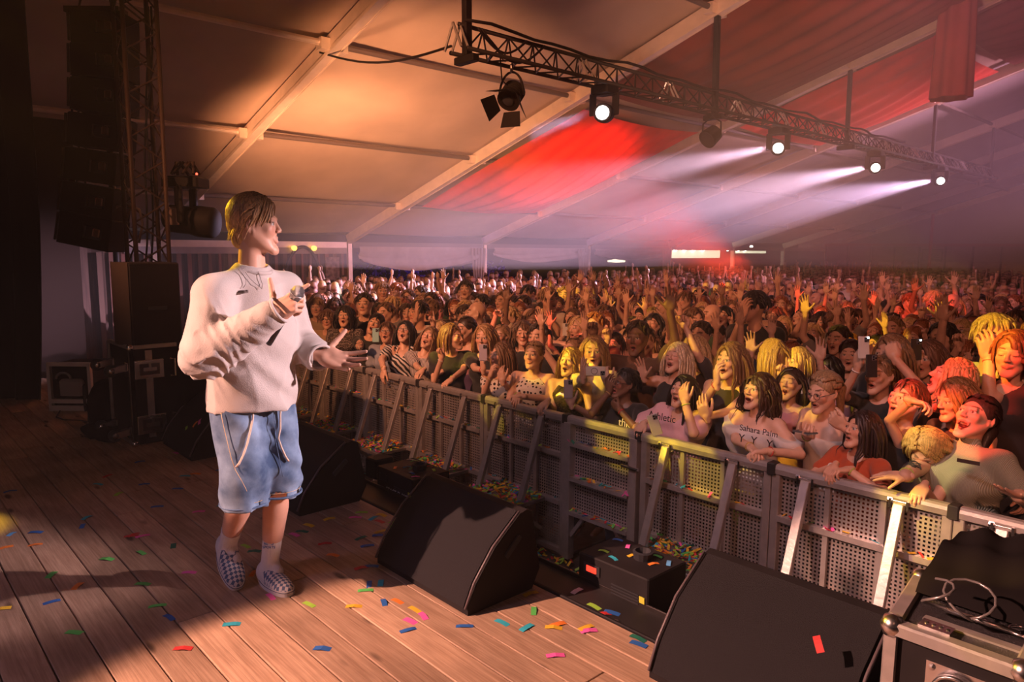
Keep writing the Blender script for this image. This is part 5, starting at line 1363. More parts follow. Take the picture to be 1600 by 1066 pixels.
n1 = N.new('ShaderNodeTexNoise'); n1.inputs['Scale'].default_value = 7; n1.inputs['Detail'].default_value = 6; L.new(tc.outputs['Object'], n1.inputs[0])
cr = N.new('ShaderNodeValToRGB'); cr.color_ramp.elements[0].position = .35; cr.color_ramp.elements[0].color = (.035, .075, .16, 1); cr.color_ramp.elements[1].position = .66; cr.color_ramp.elements[1].color = (.25, .36, .52, 1); L.new(n1.outputs[0], cr.inputs[0])
mp = N.new('ShaderNodeMapping'); mp.inputs['Scale'].default_value = (900, 900, 60); L.new(tc.outputs['Object'], mp.inputs[0]); n2 = N.new('ShaderNodeTexNoise'); n2.inputs['Scale'].default_value = 1; L.new(mp.outputs[0], n2.inputs[0])
mr = N.new('ShaderNodeMapRange'); mr.inputs[3].default_value = .75; mr.inputs[4].default_value = 1.2; L.new(n2.outputs[0], mr.inputs[0]); vm = N.new('ShaderNodeVectorMath'); vm.operation = 'SCALE'; L.new(cr.outputs[0], vm.inputs[0]); L.new(mr.outputs[0], vm.inputs['Scale']); L.new(vm.outputs[0], P_.inputs['Base Color']); P_.inputs['Roughness'].default_value = .9
do = link('denim_shorts', make_mesh('denim_shorts', [(relax(v, q, 1, .3), q, None)], DN), sg)
STI = mat('stitching', (.55, .40, .22), .8); DND = mat('denim_dark', (.09, .15, .26), .9, var=.3, vscale=60)
for hm_, rr_, zz in ((hmR, .1055, .018), (hmL, .098, .018)):
    ring(hm_+V3(0, 0, zz), (0, 0, 1), rr_, .0055, 'hem', DND, do, seg=36); ring(hm_+V3(0, 0, zz+.022), (0, 0, 1), rr_-.0035, .0012, 'stitching', STI, do, seg=36)
kd2 = KDTree(len(v))
for i, p in enumerate(v): kd2.insert(p, i)
kd2.balance()
kd = kd2
CORD = mat('drawstring_cord', (.66, .52, .42), .8)
def lay2(pxs, r_, nm, m, par):
    return MB().tube([shirt_hit(*p) for p in pxs], r_, 6).build(nm, m, par, True)
lay2([(396, 636), (395, 655), (391, 675), (386, 695), (380, 712), (374, 724), (369, 730)], .0048, 'drawstring', CORD, do)
lay2([(439, 628), (438, 650), (438, 670), (435, 685), (440, 700), (446, 713), (451, 721)], .0045, 'drawstring', CORD, do)
lay2([(345, 645), (349, 665), (355, 690), (361, 715), (368, 735), (378, 752), (386, 768)], .0016, 'side_seam', STI, do)
lay2([(427, 632), (429, 660), (431, 690), (437, 720), (442, 745)], .0018, 'fly_seam', DND, do)
# socks and shoes
SOCK = mat('white_sock', (.72, .68, .68), .85, bump=.5, bscale=160, stretch=(1, 1, .15))
def sock(an_, kn_, z0, nm, foot):
    S_ = Sdf(); u_ = (kn_-an_)/np.linalg.norm(kn_-an_); S_.cap(an_+V3(0, 0, -.02), an_+u_*z0, .040, .0455, .01); S_.cap(an_+V3(0, 0, -.02), foot, .038, .03, .03)
    n_ = u_; S_.plane(tuple(n_), float(n_@(an_+u_*z0)))
    v, q = S_.mesh(.006); o = link(nm, make_mesh(nm, [(v, q, None)], SOCK), sg); ring(an_+u_*(z0-.003), u_, .0440, .003, 'rib_edge', SOCK, o); return o
soR = sock(anR, knR, .125, 'sock', anR+(toR-anR)*.4); soL = sock(anL, knL, .165, 'sock', anL+FW*.06+V3(0, 0, -.02))
u_ = (knL-anL)/np.linalg.norm(knL-anL); cpos = anL+u_*.125+tocam*.0445
text('NERO\nSPORTS', .017, Vector(cpos), Matrix((Vector(e1n), Vector((0, 0, 1)), Vector(tocam))).transposed(), mat('sock_blue', (.05, .16, .38), .8), soL, 'lettering', .0012)
SHOEM = bpy.data.materials.new('checkered_canvas'); nt, N, L, P_ = nodes_of(SHOEM); tc = N.new('ShaderNodeTexCoord'); mp = N.new('ShaderNodeMapping'); mp.inputs['Rotation'].default_value = (0, 0, R(45)); L.new(tc.outputs['Object'], mp.inputs[0])
ck = N.new('ShaderNodeTexChecker'); ck.inputs['Scale'].default_value = 72; ck.inputs[1].default_value = (.62, .58, .58, 1); ck.inputs[2].default_value = (.09, .13, .24, 1)
sp_ = N.new('ShaderNodeSeparateXYZ'); L.new(mp.outputs[0], sp_.inputs[0]); cb = N.new('ShaderNodeCombineXYZ'); L.new(sp_.outputs[0], cb.inputs[0]); L.new(sp_.outputs[1], cb.inputs[1]); cb.inputs[2].default_value = .003; L.new(cb.outputs[0], ck.inputs[0])
at = N.new('ShaderNodeAttribute'); at.attribute_name = 'paint'; mx = N.new('ShaderNodeMix'); mx.data_type = 'RGBA'; L.new(at.outputs['Alpha'], mx.inputs[0]); L.new(ck.outputs[0], mx.inputs[6]); L.new(at.outputs['Color'], mx.inputs[7]); L.new(mx.outputs[2], P_.inputs['Base Color']); P_.inputs['Roughness'].default_value = .85
SOLE = mat('white_rubber', (.70, .66, .66), .5); NAVY = mat('navy_trim', (.05, .08, .16), .7)
def shoe(ank, yaw, pitch, label):
    r_ = empty('shoe', (0, 0, 0), True)
    S_ = Sdf(); S_.ell((.005, 0, .030), (.105, .044, .040), 0); S_.ell((.095, 0, .024), (.092, .050, .034), .04); S_.ell((-.045, 0, .048), (.052, .040, .050), .03); S_.cap((-.03, 0, .05), (.02, 0, .055), .038, .036, .02)
    S_.cut((-.025, 0, .065), (-.030, 0, .14), .031, .045, .004); S_.cut((.02, 0, .085), (-.02, 0, .12), .022, .03, .01); S_.plane((0, 0, -1), -.012)
    v, q = S_.mesh(.0035); P = np.zeros((len(v), 4), np.float32); x, y, z = v.T
    qt = x < (.045-.9*np.clip(z-.03, 0, 1)) ; P[qt] = (.64, .60, .60, 1)
    ed = np.abs(x-(.045-.9*np.clip(z-.03, 0, 1))) < .0035; P[ed] = (.05, .08, .17, 1)
    up = link('upper', make_mesh('upper', [(v, q, P)], SHOEM), r_)
    ol = []
    for a in np.linspace(0, 2*pi, 40)[:-1]:
        cx = .045+.145*cos(a); wy = .053-.010*max(0, -cos(a))+.002; ol.append((cx, wy*(abs(sin(a))**.75)*math.copysign(1, sin(a)), 0))
    MB().prism(ol, (0, 0, 0), (0, 0, .026)).build('sole', SOLE, r_)
    MB().tube([(p[0]*1.003, p[1]*1.01, .019) for p in ol+[ol[0]]], .0016, 5, False).build('sole_stripe', NAVY, r_)
    r_.parent = sg; r_.rotation_euler = (0, pitch, yaw); r_.location = tuple(ank)
    return r_
yl = math.atan2(-.0, 1); 
shoe(A(-3.235, 1.397, .0)+V3(.03, 0, 0), R(2), 0, '')
s2 = shoe(V3(0, 0, 0), R(-6), R(33), ''); 
s2.location = tuple(anR+V3(.000, .0, -.068))
# microphone
mk_ = tag(empty('microphone', (0, 0, 0), True), 'black handheld microphone with a steel mesh ball in the singer\'s hand', 'microphone'); mk_.location = tuple(S0)
qm_ = Vector(md).to_track_quat('Z', 'Y').to_matrix(); Ln = float(np.linalg.norm(micA-micB))
MB().lathe([(.012, 0), (.013, .02), (.0175, Ln-.045), (.022, Ln-.028), (.0225, Ln-.022)], micB, n=20, rot=qm_).build('handle', mat('mic_black', (.02, .02, .022), .35), mk_, True)
MB().lathe([(.021, Ln-.022), (.026, Ln-.012), (.0275, Ln+.004), (.024, Ln+.020), (.014, Ln+.030), (.002, Ln+.033)], micB, n=24, rot=qm_).build('mesh_ball', mat('mic_mesh', (.35, .34, .34), .4, .8, bump=1.0, bscale=700), mk_, True)
ring(micB+md*(Ln-.001), md, .0276, .0016, 'band', STEEL, mk_)
# ---------------------------------------------------------------- front row, one by one
def phone_obj(name, label, M_, case=(.5, .5, .52), group='phones held up in the crowd', flash=False, ring_=False):
    t = tag(empty(name, (0, 0, 0), True), label, 'phone', group)
    t.matrix_world = M_
    cm = mat('phone_case_%02d%02d%02d' % tuple(int(c*99) for c in case), case, .35)
    MB().box((0, 0, 0), (.074, .152, .010), ch=.004).build('body', cm, t)
    MB().box((0, 0, -.0055), (.068, .146, .001)).build('screen', mat('phone_screen', (.25, .3, .35), .2, emit=(.35, .45, .5), estr=.5), t)
    MB().box((.016, .052, .0065), (.034, .036, .003), ch=.004).build('camera_bump', mat('bump_grey', (.12, .12, .13), .3), t)
    l_ = MB()
    for x, y in ((.009, .060), (.009, .044), (.024, .052)): l_.lathe([(.006, 0), (.006, .002), (.003, .002)], (x, y, .008), n=10)
    l_.build('camera_lens', mat('lens_black', (.01, .01, .012), .1), t)
    if ring_: MB().tube([(.024*cos(a), -.012+.024*sin(a), .0056) for a in np.linspace(0, 2*pi, 24)], .0018, 5, False).build('ring_mark', GL, t)
    if flash: MB().lathe([(.006, 0), (.006, .002), (.002, .003)], (.026, .066, .008), n=10).build('torch', mat('torch_light', (1, 1, 1), .3, emit=(.9, .95, 1), estr=60), t)
    return t
def axes(x, y, z, loc):
    x = Vector(x).normalized(); z = Vector(z); z = (z-x*z.dot(x)).normalized(); y = z.cross(x)
    m = Matrix((x, y, z)).transposed().to_4x4(); m.translation = Vector(loc); return m
TAKEN = []
def front(label, px, py, Y, group='people in the front rows', rotadd=0, phone=None, **sp):
    hw = ony(px, py, Y); s = (hw[2]-BG)/1.590; sp['H'] = s*1.70
    d = np.array([-3.0-hw[0], 1.3-Y]); rot = math.atan2(d[0], -d[1])*.85+R(rotadd)
    rz_ = rotm('Z', rot); ln = np.array(sp.get('lean', (0, 0, 0)), float)
    base = V3(hw[0], Y, BG)-rz_@V3(ln[0], ln[1]-.02, 0); base[2] = BG
    for kk in ('L', 'R'):
        a = sp.get(kk)
        if a and a[0] == 'w':     # wrist by place, directions in the world
            _, p, hint, hd, pn, po = a
            sp[kk] = (rz_.T@(np.array(p)-base), rz_.T@np.array(hint, float), rz_.T@np.array(hd, float), rz_.T@np.array(pn, float), po)
    r_, I = person(sp); r_.location = tuple(base); r_.rotation_euler.z = rot; tag(r_, label, 'person', group)
    TAKEN.append((base[0], base[1])); I['rz'] = rz_; I['base'] = base
    if sp.get('glasses'): glasses(r_, I)
    for k_, sd in ((0, 1), (1, -1)):
        if k_ == 0 and len(TAKEN) % 2: continue
        wr, E_ = I['W'][sd][0], I['E'][sd]; ax_ = Vector(E_-wr).normalized(); c_ = Vector(wr)+ax_*.022
        cn, cc_ = [('lime', (.45, .60, .12)), ('white', (.65, .60, .58)), ('red', (.55, .05, .04)), ('gold', (.50, .34, .10))][(len(TAKEN)+k_) % 4]
        u_ = ax_.orthogonal().normalized(); w_ = ax_.cross(u_); rr_ = .0275*I['s']*(1+(I['b']-1)*.8)
        MB().tube([c_+u_*rr_*cos(a)+w_*rr_*sin(a) for a in np.linspace(0, 2*pi, 14)], .0042, 5, False).build('wristband', mat('band_'+cn, cc_, .6), r_, True)
    return r_, I
def toW(I, p): return I['rz']@np.array(p)+I['base']
RAILZ = BG+BT
DOTW = pattern_mat('white_dots', 'dots', (.70, .64, .58), (.02, .015, .015), 26); ZEB = pattern_mat('zebra', 'zebra', (.66, .62, .60), (.02, .02, .022), 11)
STRP = pattern_mat('fine_stripe', 'x', (.62, .56, .55), (.10, .09, .10), 22); RIB = pattern_mat('pale_green_rib', 'rib', (.46, .47, .36), (.30, .31, .23), 60)
LEO = pattern_mat('dark_pattern', 'dots', (.05, .04, .04), (.40, .34, .32), 60)
F0, F1 = (.66, .40, .29), (.60, .35, .25)
BRN, DRK, BLD, LBR = (.10, .05, .03), (.025, .018, .015), (.50, .33, .16), (.26, .15, .08)
def rail(px, dy=0.0, hd=(0, -1, -.5), pose='drape', dz=.045, hint=(0, .3, -1)):
    """wrist resting on the rail at that place"""
    z = RAILZ+dz; p = ony(px, 700, BY-.0+dy); # X from the ray at rail height
    q = onz(px, 0, z) if False else None
    d = ray(px, 0); 
    # find X on the rail line whose projection has this x
    a, b = -12.0, 1.0
    for _ in range(40):
        m_ = (a+b)/2
        if pr((m_, BY+.02+dy, z))[0] < px: a = m_
        else: b = m_
    return ('w', (a, BY+.05+dy, z), hint, hd, (0, -.3, -1), pose)
front('young man in a beige sweatshirt at the dark end of the barrier', 495, 480, 5.05, male=True, hair='short', hcol=(.30, .19, .11), tcol=(.42, .31, .20), top='long', skin=F0)
front('man in a tan jacket and glasses behind the far end of the barrier', 512, 499, 4.72, male=True, hair='mop', hcol=BRN, tcol=(.40, .29, .18), top='long', glasses=True, skin=F1, mouth=.004)
r_, I = front('woman with long dark wavy hair and a dark patterned top, mouth open', 538, 494, 4.62, hair='curly', hcol=DRK, topmat=LEO, top='long', mouth=.018, skin=F0, head=(8, 0, 0), wide=.8)
front('woman in a black top tilting her head, one arm reaching for the teal phone', 577, 505, 4.62, hair='bun', hcol=DRK, tcol=(.02, .02, .02), mouth=.020, head=(14, 0, 22), wide=1.1, skin=F0, R=('w', ony(566, 545, 4.25), (0, 0, -1), (.6, -.2, .6), (0, -1, 0), 'grip'))
r_, I = front('person in a pale blue shirt and glasses holding up a teal phone', 603, 520, 4.60, hair='short', hcol=BRN, tcol=(.30, .34, .46), top='tee', glasses=True, mouth=.018, head=(15, 0, 0), skin=F1, L=('w', ony(612, 562, 4.30), (.6, 0, -1), (-.35, -.15, 1), (-.3, .9, .2), 'grip'))
phone_obj('phone', 'teal phone held by the person in the pale blue shirt', axes(CR, CU, -CW, ony(587, 524, 4.25)), (.30, .55, .55))
front('woman in glasses and a zebra-striped top shouting, arm hanging over the rail', 630, 519, 4.50, hair='long', hcol=DRK, topmat=ZEB, mouth=.026, glasses=True, head=(24, 0, 0), wide=.9, skin=F0, bulk=1.15, neck='v', R=('w', ony(600, 578, 4.10), (-1, 0, .3), (0, -.3, -1), (0, 1, 0), 'relax'), L=('down',))
front('blonde woman in a fine striped top screaming with closed eyes', 662, 528, 4.50, hair='long', hcol=LBR, topmat=STRP, mouth=.026, eyes=False, head=(26, 0, 14), skin=F0, L=rail(690), R=rail(664))
front('woman in profile lit yellow, black top, finger raised beside her face', 705, 525, 4.48, hair='bob', hcol=(.22, .12, .06), tcol=(.02, .018, .02), mouth=.008, head=(0, 50, -8), skin=F0, rotadd=25, top='tee', R=('w', ony(690, 560, 4.25), (-.6, 0, -1), (.1, -.1, 1), (.2, -1, 0), 'point'), L=rail(700, hint=(1, .2, -.6)))
r_, I = front('woman in a black top filming with a lilac phone, one arm thrown up', 757, 527, 4.60, hair='long', hcol=(.40, .24, .12), tcol=(.02, .02, .02), skin=F0, mouth=.004, R=('w', ony(757, 580, 4.30), (-.5, 0, -1), (0, -.1, 1), (.2, .9, 0), 'grip'), L=('w', ony(776, 490, 4.75), (-.6, 0, .5), (.9, -.1, .15), (0, -.6, -.6), 'relax'))
phone_obj('phone', 'lilac phone held in front of the face of the woman with one arm up', axes(CR, CU, -CW, ony(755, 551, 4.27)), (.50, .46, .62))
front('brown-haired woman in a white dotted blouse pressing both hands to her mouth', 783, 555, 4.50, hair='long', hcol=(.18, .10, .06), topmat=DOTW, top='off', head=(4, -32, 0), skin=F0, R=('w', ony(766, 588, 4.25), (-.4, 0, -1), (.35, 0, .9), (.4, .8, 0), 'grip'), L=('w', ony(785, 596, 4.25), (.4, 0, -1), (-.3, 0, .9), (-.3, .9, 0), 'relax'))
front('woman in a white sleeveless polka dot top leaning folded arms on the rail', 832, 556, 4.50, hair='pony', hcol=(.30, .18, .10), topmat=DOTW, top='tank', head=(8, 0, 0), mouth=.004, skin=(.68, .42, .31), bulk=1.12, L=rail(812, hd=(-.9, -.4, -.1), hint=(1, .3, -.6)), R=rail(806, hd=(.5, -.8, -.3), hint=(-1, .3, -.6)))
r_, I = front('young woman singing in a dark sequin top, pale phone at her chest', 888, 566, 4.52, hair='long', hcol=(.34, .20, .10), topmat=mat('sequin', (.20, .16, .10), .25, .8, var=.9, vscale=90), top='tank', mouth=.020, head=(12, 0, 0), skin=F0, L=('w', ony(892, 632, 4.30), (.6, 0, -1), (-.3, -.1, .9), (-.2, .9, 0), 'grip'), R=rail(850))
phone_obj('phone', 'pale phone held upright at the sequin top', axes(CR, CU, -CW, ony(888, 608, 4.27)), (.46, .40, .42))
r_, I = front('blonde woman lit yellow in a cream jacket, aiming a white phone', 925, 548, 4.70, hair='long', hcol=BLD, tcol=(.55, .46, .33), top='long', mouth=.010, head=(0, 25, 0), skin=F0, R=('w', ony(912, 592, 4.32), (-.6, 0, -1), (.1, -.1, 1), (.3, .9, 0), 'open'), L=('w', ony(950, 598, 4.40), (.6, 0, -1), (-.4, -.1, .9), (-.3, .9, 0), 'grip'))
phone_obj('phone', 'white phone with a black ring on its back, held sideways', axes(-CU, CR, -CW, ony(931, 580, 4.25)), (.66, .60, .52), ring_=True)
r_, I = front('woman in glasses and a black lettered tee singing with her arm bent', 972, 600, 4.42, hair='bun', hcol=DRK, tcol=(.02, .018, .018), mouth=.016, glasses=True, skin=(.20, .10, .06), head=(10, -22, 0), bulk=1.1, R=('w', ony(952, 612, 4.35), (-.5, 0, -1), (0, 0, 1), (0, .9, 0), 'relax'), L=('w', ony(968, 640, 4.28), (.8, 0, -.6), (-.9, 0, .4), (0, .9, .3), 'fist'))
text('thks', .085, Vector(ony(978, 662, 4.27)), Matrix((Vector((1, 0, 0)), Vector((0, .1, 1)), Vector((0, -1, .1)))).transposed(), WHITEP, r_ if False else None, 'shirt_lettering').name = 'shirt_lettering'
_t = bpy.data.objects['shirt_lettering']; _t.parent = r_; _t.matrix_parent_inverse = (Matrix.Translation(r_.location) @ Matrix.Rotation(r_.rotation_euler.z, 4, 'Z')).inverted()
front('pale blonde woman behind the pink shirt, eyes shut, mouth wide open', 1052, 560, 4.95, hair='long', hcol=(.62, .48, .34), tcol=(.03, .03, .03), top='tank', mouth=.022, eyes=False, head=(18, 0, 0), skin=F0, R=('w', ony(1006, 590, 4.8), (-1, 0, -.3), (-.2, -.2, 1), (.1, -1, 0), 'open'))
r_, I = front('woman in a pink football shirt covering her eyes with one hand', 1062, 612, 4.46, hair='long', hcol=DRK, tcol=(.66, .40, .44), top='tee', neck='v', loose=.03, mouth=.020, head=(14, 2, 0), skin=F0, bulk=1.2, L=('w', ony(1070, 628, 4.28), (.5, -.2, -1), (-.15, -.05, 1), (-.2, .95, .1), 'relax'), R=rail(1002, hint=(-1, .3, -.6)))
def printon(r_, txts):
    for (s_, size, px, py, Y, m_) in txts:
        o_ = text(s_, size, Vector(ony(px, py, Y)), Matrix((Vector((1, 0, .0)), Vector((0, .15, 1)), Vector((0, -1, .15)))).transposed(), m_, None, 'lettering')
        o_.parent = r_; o_.matrix_parent_inverse = (Matrix.Translation(r_.location) @ Matrix.Rotation(r_.rotation_euler.z, 4, 'Z')).inverted()
PRB = mat('print_black', (.03, .02, .02), .7)
printon(r_, [('Athletic', .075, 1034, 652, 4.275, PRB)])
phone_obj('phone', 'black and white patterned phone held on the rail below the pink shirt', axes(CR+CU*.3, CU, -CW, ony(1023, 664, 4.12)), (.45, .42, .40))
front('tall smiling woman with long brown hair, both hands raised to her ear', 1140, 563, 4.85, hair='long', hcol=(.20, .11, .06), tcol=(.04, .03, .03), top='tank', mouth=.014, wide=1.35, head=(4, 0, 0), skin=(.68, .42, .30), hairn=240, R=('w', ony(1120, 600, 4.55), (-.6, 0, -1), (-.1, 0, 1), (.6, .7, 0), 'relax'), L=('w', ony(1098, 655, 4.3), (0, .2, -1), (-.1, -.4, .8), (-.3, .8, 0), 'relax'))
r_, I = front('curly dark-haired woman in a white off-shoulder tee, laughing upwards', 1180, 612, 4.50, hair='curly', hcol=(.06, .03, .02), hairn=260, tcol=(.66, .62, .60), top='off', loose=.035, mouth=.016, wide=1.3, head=(12, -2, 0), skin=(.70, .44, .32), bulk=1.12, L=rail(1195, hd=(-.8, -.6, -.1), hint=(1, .3, -.5)), R=rail(1170, hd=(.8, -.6, -.1), hint=(-1, .3, -.5)))
printon(r_, [('Sahara Palm', .055, 1185, 674, 4.25, PRB), ('Y  Y   Y', .075, 1180, 690, 4.24, PRB)])
front('young woman in round glasses and a strapless white top looking down', 1293, 608, 4.72, hair='pony', hcol=(.34, .22, .12), tcol=(.62, .56, .52), top='strapless', mouth=.008, glasses=True, head=(-12, -2, 0), skin=(.70, .44, .32), hairn=240, bulk=1.05, R=('w', ony(1262, 682, 4.35), (-.6, .2, -.8), (.3, -.6, .2), (0, .6, .8), 'grip'), L=('w', ony(1318, 668, 4.4), (.8, 0, -.6), (-.5, -.4, .5), (0, .9, 0), 'fist'))
phone_obj('phone', 'dark phone with triple camera lying in the strapless woman\'s hand', axes(CR+CW*.3, CU*.3-CW, CU, ony(1258, 675, 4.3)), (.10, .09, .10))
front('woman with long straight dark hair in an orange tee, hands on the rail', 1340, 672, 4.42, hair='long', hcol=(.03, .015, .015), hairn=260, tcol=(.45, .075, .025), top='tee', mouth=.010, head=(10, -6, 0), skin=(.66, .38, .27), R=rail(1300, hint=(-.8, .2, -.6)), L=rail(1322, hd=(-.6, -.8, -.1), hint=(1, .3, -.4)))
front('open-mouthed woman lit half red, black top with pins, behind the orange tee', 1408, 626, 4.72, hair='bun', hcol=(.22, .07, .04), tcol=(.02, .018, .02), top='tee', mouth=.014, head=(14, 0, 0), skin=(.66, .42, .32))
front('woman with tousled blonde hair lit orange, head bowed under a raised arm', 1448, 672, 4.60, hair='long', hcol=(.62, .42, .16), tcol=(.05, .03, .03), top='tank', head=(-50, 30, 0), skin=F0, hairn=260, R=('w', ony(1424, 626, 4.50), (-1, 0, .1), (.9, 0, -.1), (0, -.3, -1), 'drape'), L=rail(1440))
r_, I = front('laughing woman in a pale green ribbed top, one tattooed arm stretched over the rail', 1510, 655, 4.58, hair='pony', hcol=(.05, .03, .025), topmat=RIB, top='tee', neck='high', mouth=.026, wide=1.4, head=(26, 6, 0), skin=(.68, .42, .31), bulk=1.55, hs=1.16, R=('w', onz(1388, 768, RAILZ+.05), (-.3, .2, -1), (-1, -.35, -.12), (0, .3, -1), 'open'), L=('w', ony(1592, 775, 4.25), (1, .2, -1), (-.4, -.8, .3), (0, .2, 1), 'open'))
tp_ = [ony(x, y, 4.25) for x, y in ((1398, 742), (1404, 738), (1410, 741), (1408, 748), (1402, 752), (1396, 755), (1404, 758), (1412, 757))]
c_ = ony(1513, 722, 4.30); o_ = MB().box((0, 0, 0), (.105, .004, .020), ch=.001).build('chest_badge', mat('badge_dark', (.05, .03, .025), .6), None)
o_.location = c_; o_.rotation_euler = (-.15, 0, .05); o_.parent = r_; o_.matrix_parent_inverse = (Matrix.Translation(r_.location) @ Matrix.Rotation(r_.rotation_euler.z, 4, 'Z')).inverted()
E_, W_ = Vector(toW(I, I['E'][-1])), Vector(toW(I, I['W'][-1][0])); ax_ = (W_-E_).normalized(); up_ = (Vector((0, -.45, 1))-ax_*ax_.dot(Vector((0, -.45, 1)))).normalized(); sd_ = ax_.cross(up_)
tt = MB()
def arm_pt(t, a): rr_ = (.036*1.5+( .0275*1.4-.036*1.5)*t)*I['s']+.002; return E_+(W_-E_)*t+(up_*cos(a)+sd_*sin(a))*rr_
for k in range(7):
    b_ = .30+.06*k; tt.tube([arm_pt(b_+.05*sin(q*1.1+k), -.9+.2*q+.25*cos(k)) for q in range(8)], .0026, 4)
tt = tt.build('tattoo', mat('tattoo_ink', (.03, .03, .04), .6), None); tt.parent = r_; tt.matrix_parent_inverse = (Matrix.Translation(r_.location) @ Matrix.Rotation(r_.rotation_euler.z, 4, 'Z')).inverted()
front('blonde woman lit red, face lifted in profile, behind the half red face', 1472, 590, 5.15, hair='long', hcol=BLD, tcol=(.03, .02, .02), top='tank', mouth=.018, head=(22, -42, 0), skin=F0)
front('woman with highlighted hair hidden behind the laughing woman in green', 1500, 622, 4.95, hair='long', hcol=(.30, .15, .06), tcol=(.03, .02, .02), top='tank', head=(-8, -10, 0), skin=F1)
front('man in a yellow-lit shirt clapping a hand to his mouth', 1548, 528, 5.7, male=True, hair='short', hcol=BLD, tcol=(.55, .50, .40), top='tee', head=(0, 42, 0), skin=F0, L=('w', ony(1545, 560, 5.5), (.5, 0, -1), (-.2, 0, 1), (-.5, .8, 0), 'relax'))
front('woman lit red with closed eyes at the edge of the crowd', 1580, 552, 5.5, hair='bob', hcol=(.25, .10, .05), tcol=(.04, .03, .03), eyes=False, head=(0, 20, 0), skin=F0)
r_, I = front('woman holding up a white phone with its torch lit', 1375, 585, 5.4, hair='bun', hcol=LBR, tcol=(.03, .03, .03), mouth=.012, skin=F1, R=('w', ony(1340, 575, 5.15), (-.5, 0, -1), (.1, -.1, 1), (.3, .9, 0), 'grip'))
phone_obj('phone', 'white phone with its torch shining, held up in the crowd', axes(CR, CU, -CW, ony(1350, 543, 5.1)), (.62, .58, .56), flash=True)
phone_obj('phone', 'black phone held just below the white phone with the torch', axes(CR, CU, -CW, ony(1362, 572, 4.98)), (.03, .03, .03))
r_, I = front('long-haired woman shouting with one arm crossing her face', 1392, 552, 5.6, hair='long', hcol=LBR, tcol=(.03, .03, .03), mouth=.018, skin=F1, L=('w', ony(1398, 560, 5.3), (.8, 0, -.8), (-.3, 0, .8), (-.3, .8, 0), 'fist'))
r_, I = front('woman in a dark top raising a black phone with its torch lit', 1450, 560, 6.0, hair='long', hcol=(.16, .08, .05), tcol=(.03, .03, .03), skin=F1, mouth=.010, R=('w', ony(1427, 575, 5.7), (-.5, 0, -1), (.1, -.1, 1), (.3, .9, 0), 'grip'))
phone_obj('phone', 'black phone with its torch shining, held up beside the crossed arm', axes(CR, CU, -CW, ony(1432, 546, 5.65)), (.03, .03, .035), flash=True)
front('laughing woman lit yellow in a pale strappy top, finger raised', 1243, 568, 5.6, hair='bob', hcol=BLD, tcol=(.60, .56, .45), top='tank', mouth=.016, wide=1.3, head=(8, -12, 0), skin=F0, R=('w', ony(1222, 590, 5.4), (-.5, 0, -1), (0, 0, 1), (0, -1, 0), 'point'))
front('man with short hair in a white shirt covering his mouth with both hands', 655, 488, 5.3, male=True, hair='short', hcol=DRK, tcol=(.55, .50, .47), head=(0, -40, 0), skin=F1, R=('w', ony(650, 497, 5.05), (-.3, 0, -1), (.1, 0, 1), (.3, .9, 0), 'open'))
front('light-haired man in a pale tee standing tall behind the teal phone', 597, 455, 6.4, male=True, hair='short', hcol=LBR, tcol=(.55, .48, .40), head=(0, 15, 0), skin=F1)
front('man in a white tee among dark heads, beyond the yellow-lit profile', 728, 452, 7.6, male=True, hair='short', hcol=DRK, tcol=(.62, .57, .54), mouth=.008, skin=F0)
front('man turned aside, ginger-lit, wearing a pale tee near the raised red hand', 855, 468, 6.9, male=True, hair='short', hcol=LBR, tcol=(.50, .42, .36), head=(0, 50, 0), mouth=.012, skin=F1)
front('woman behind the polka dot pair reaching a spread hand upwards', 815, 520, 5.3, hair='curly', hcol=(.14, .08, .05), tcol=(.03, .02, .02), head=(0, 20, 0), skin=F0, L=('w', ony(848, 500, 5.1), (.3, 0, -1), (.25, -.1, 1), (-.2, -1, 0), 'open'))
front('blonde woman with a raised fist between the pale blonde and the tall brunette', 1085, 548, 5.35, hair='long', hcol=(.46, .30, .15), tcol=(.05, .04, .04), head=(0, -38, 0), skin=F0, hairn=220, L=('w', ony(1072, 512, 5.25), (.6, 0, -1), (-.2, 0, 1), (0, -1, 0), 'fist'))
front('woman with yellow-lit straight hair, head turned away from the stage', 1205, 555, 5.5, hair='long', hcol=(.30, .18, .09), tcol=(.03, .03, .03), head=(-6, -70, 0), skin=F1, rotadd=-50)
front('dark-haired man in profile, black tee, hand at his mouth', 1180, 480, 6.8, male=True, hair='short', hcol=DRK, tcol=(.02, .02, .02), head=(0, -48, 0), mouth=.01, skin=F1, R=('w', ony(1160, 495, 6.6), (-.4, 0, -1), (.2, 0, 1), (.2, .9, 0), 'relax'))

# ---------------------------------------------------------------- the crowd behind: figures shared as mesh data, each person its own object tree
LO = dict(hv=.0068, bv=.018, hh=.0062)
PD = [dict(mouth=.014), dict(mouth=.0, head=(4, 18, 0)), dict(mouth=.018, L=('up',), head=(10, 0, 0)), dict(mouth=.020, L=('up',), R=('up',), head=(14, 0, 0), eyes=False),
      dict(mouth=.004, R=('phone',)), dict(mouth=.016, R=('upbent', 'point')), dict(mouth=.006, L=('chest',), R=('chest',)), dict(mouth=.024, head=(22, -12, 8), L=('upbent', 'open'), eyes=False),
      dict(male=True), dict(male=True, mouth=.014, R=('up',)), dict(male=True, mouth=.010, head=(0, 30, 0)), dict(male=True, mouth=.018, L=('up',), R=('upbent', 'fist')), dict(male=True, mouth=.004, head=(0, -34, 0)), dict(male=True, mouth=.01, L=('phone',))]
PT = ['singing', 'watching', 'one arm raised', 'both arms raised', 'filming', 'pointing up', 'hands clasped', 'shouting', 'facing forward', 'open hand raised', 'glancing aside', 'arm and fist up', 'glancing away', 'phone up']
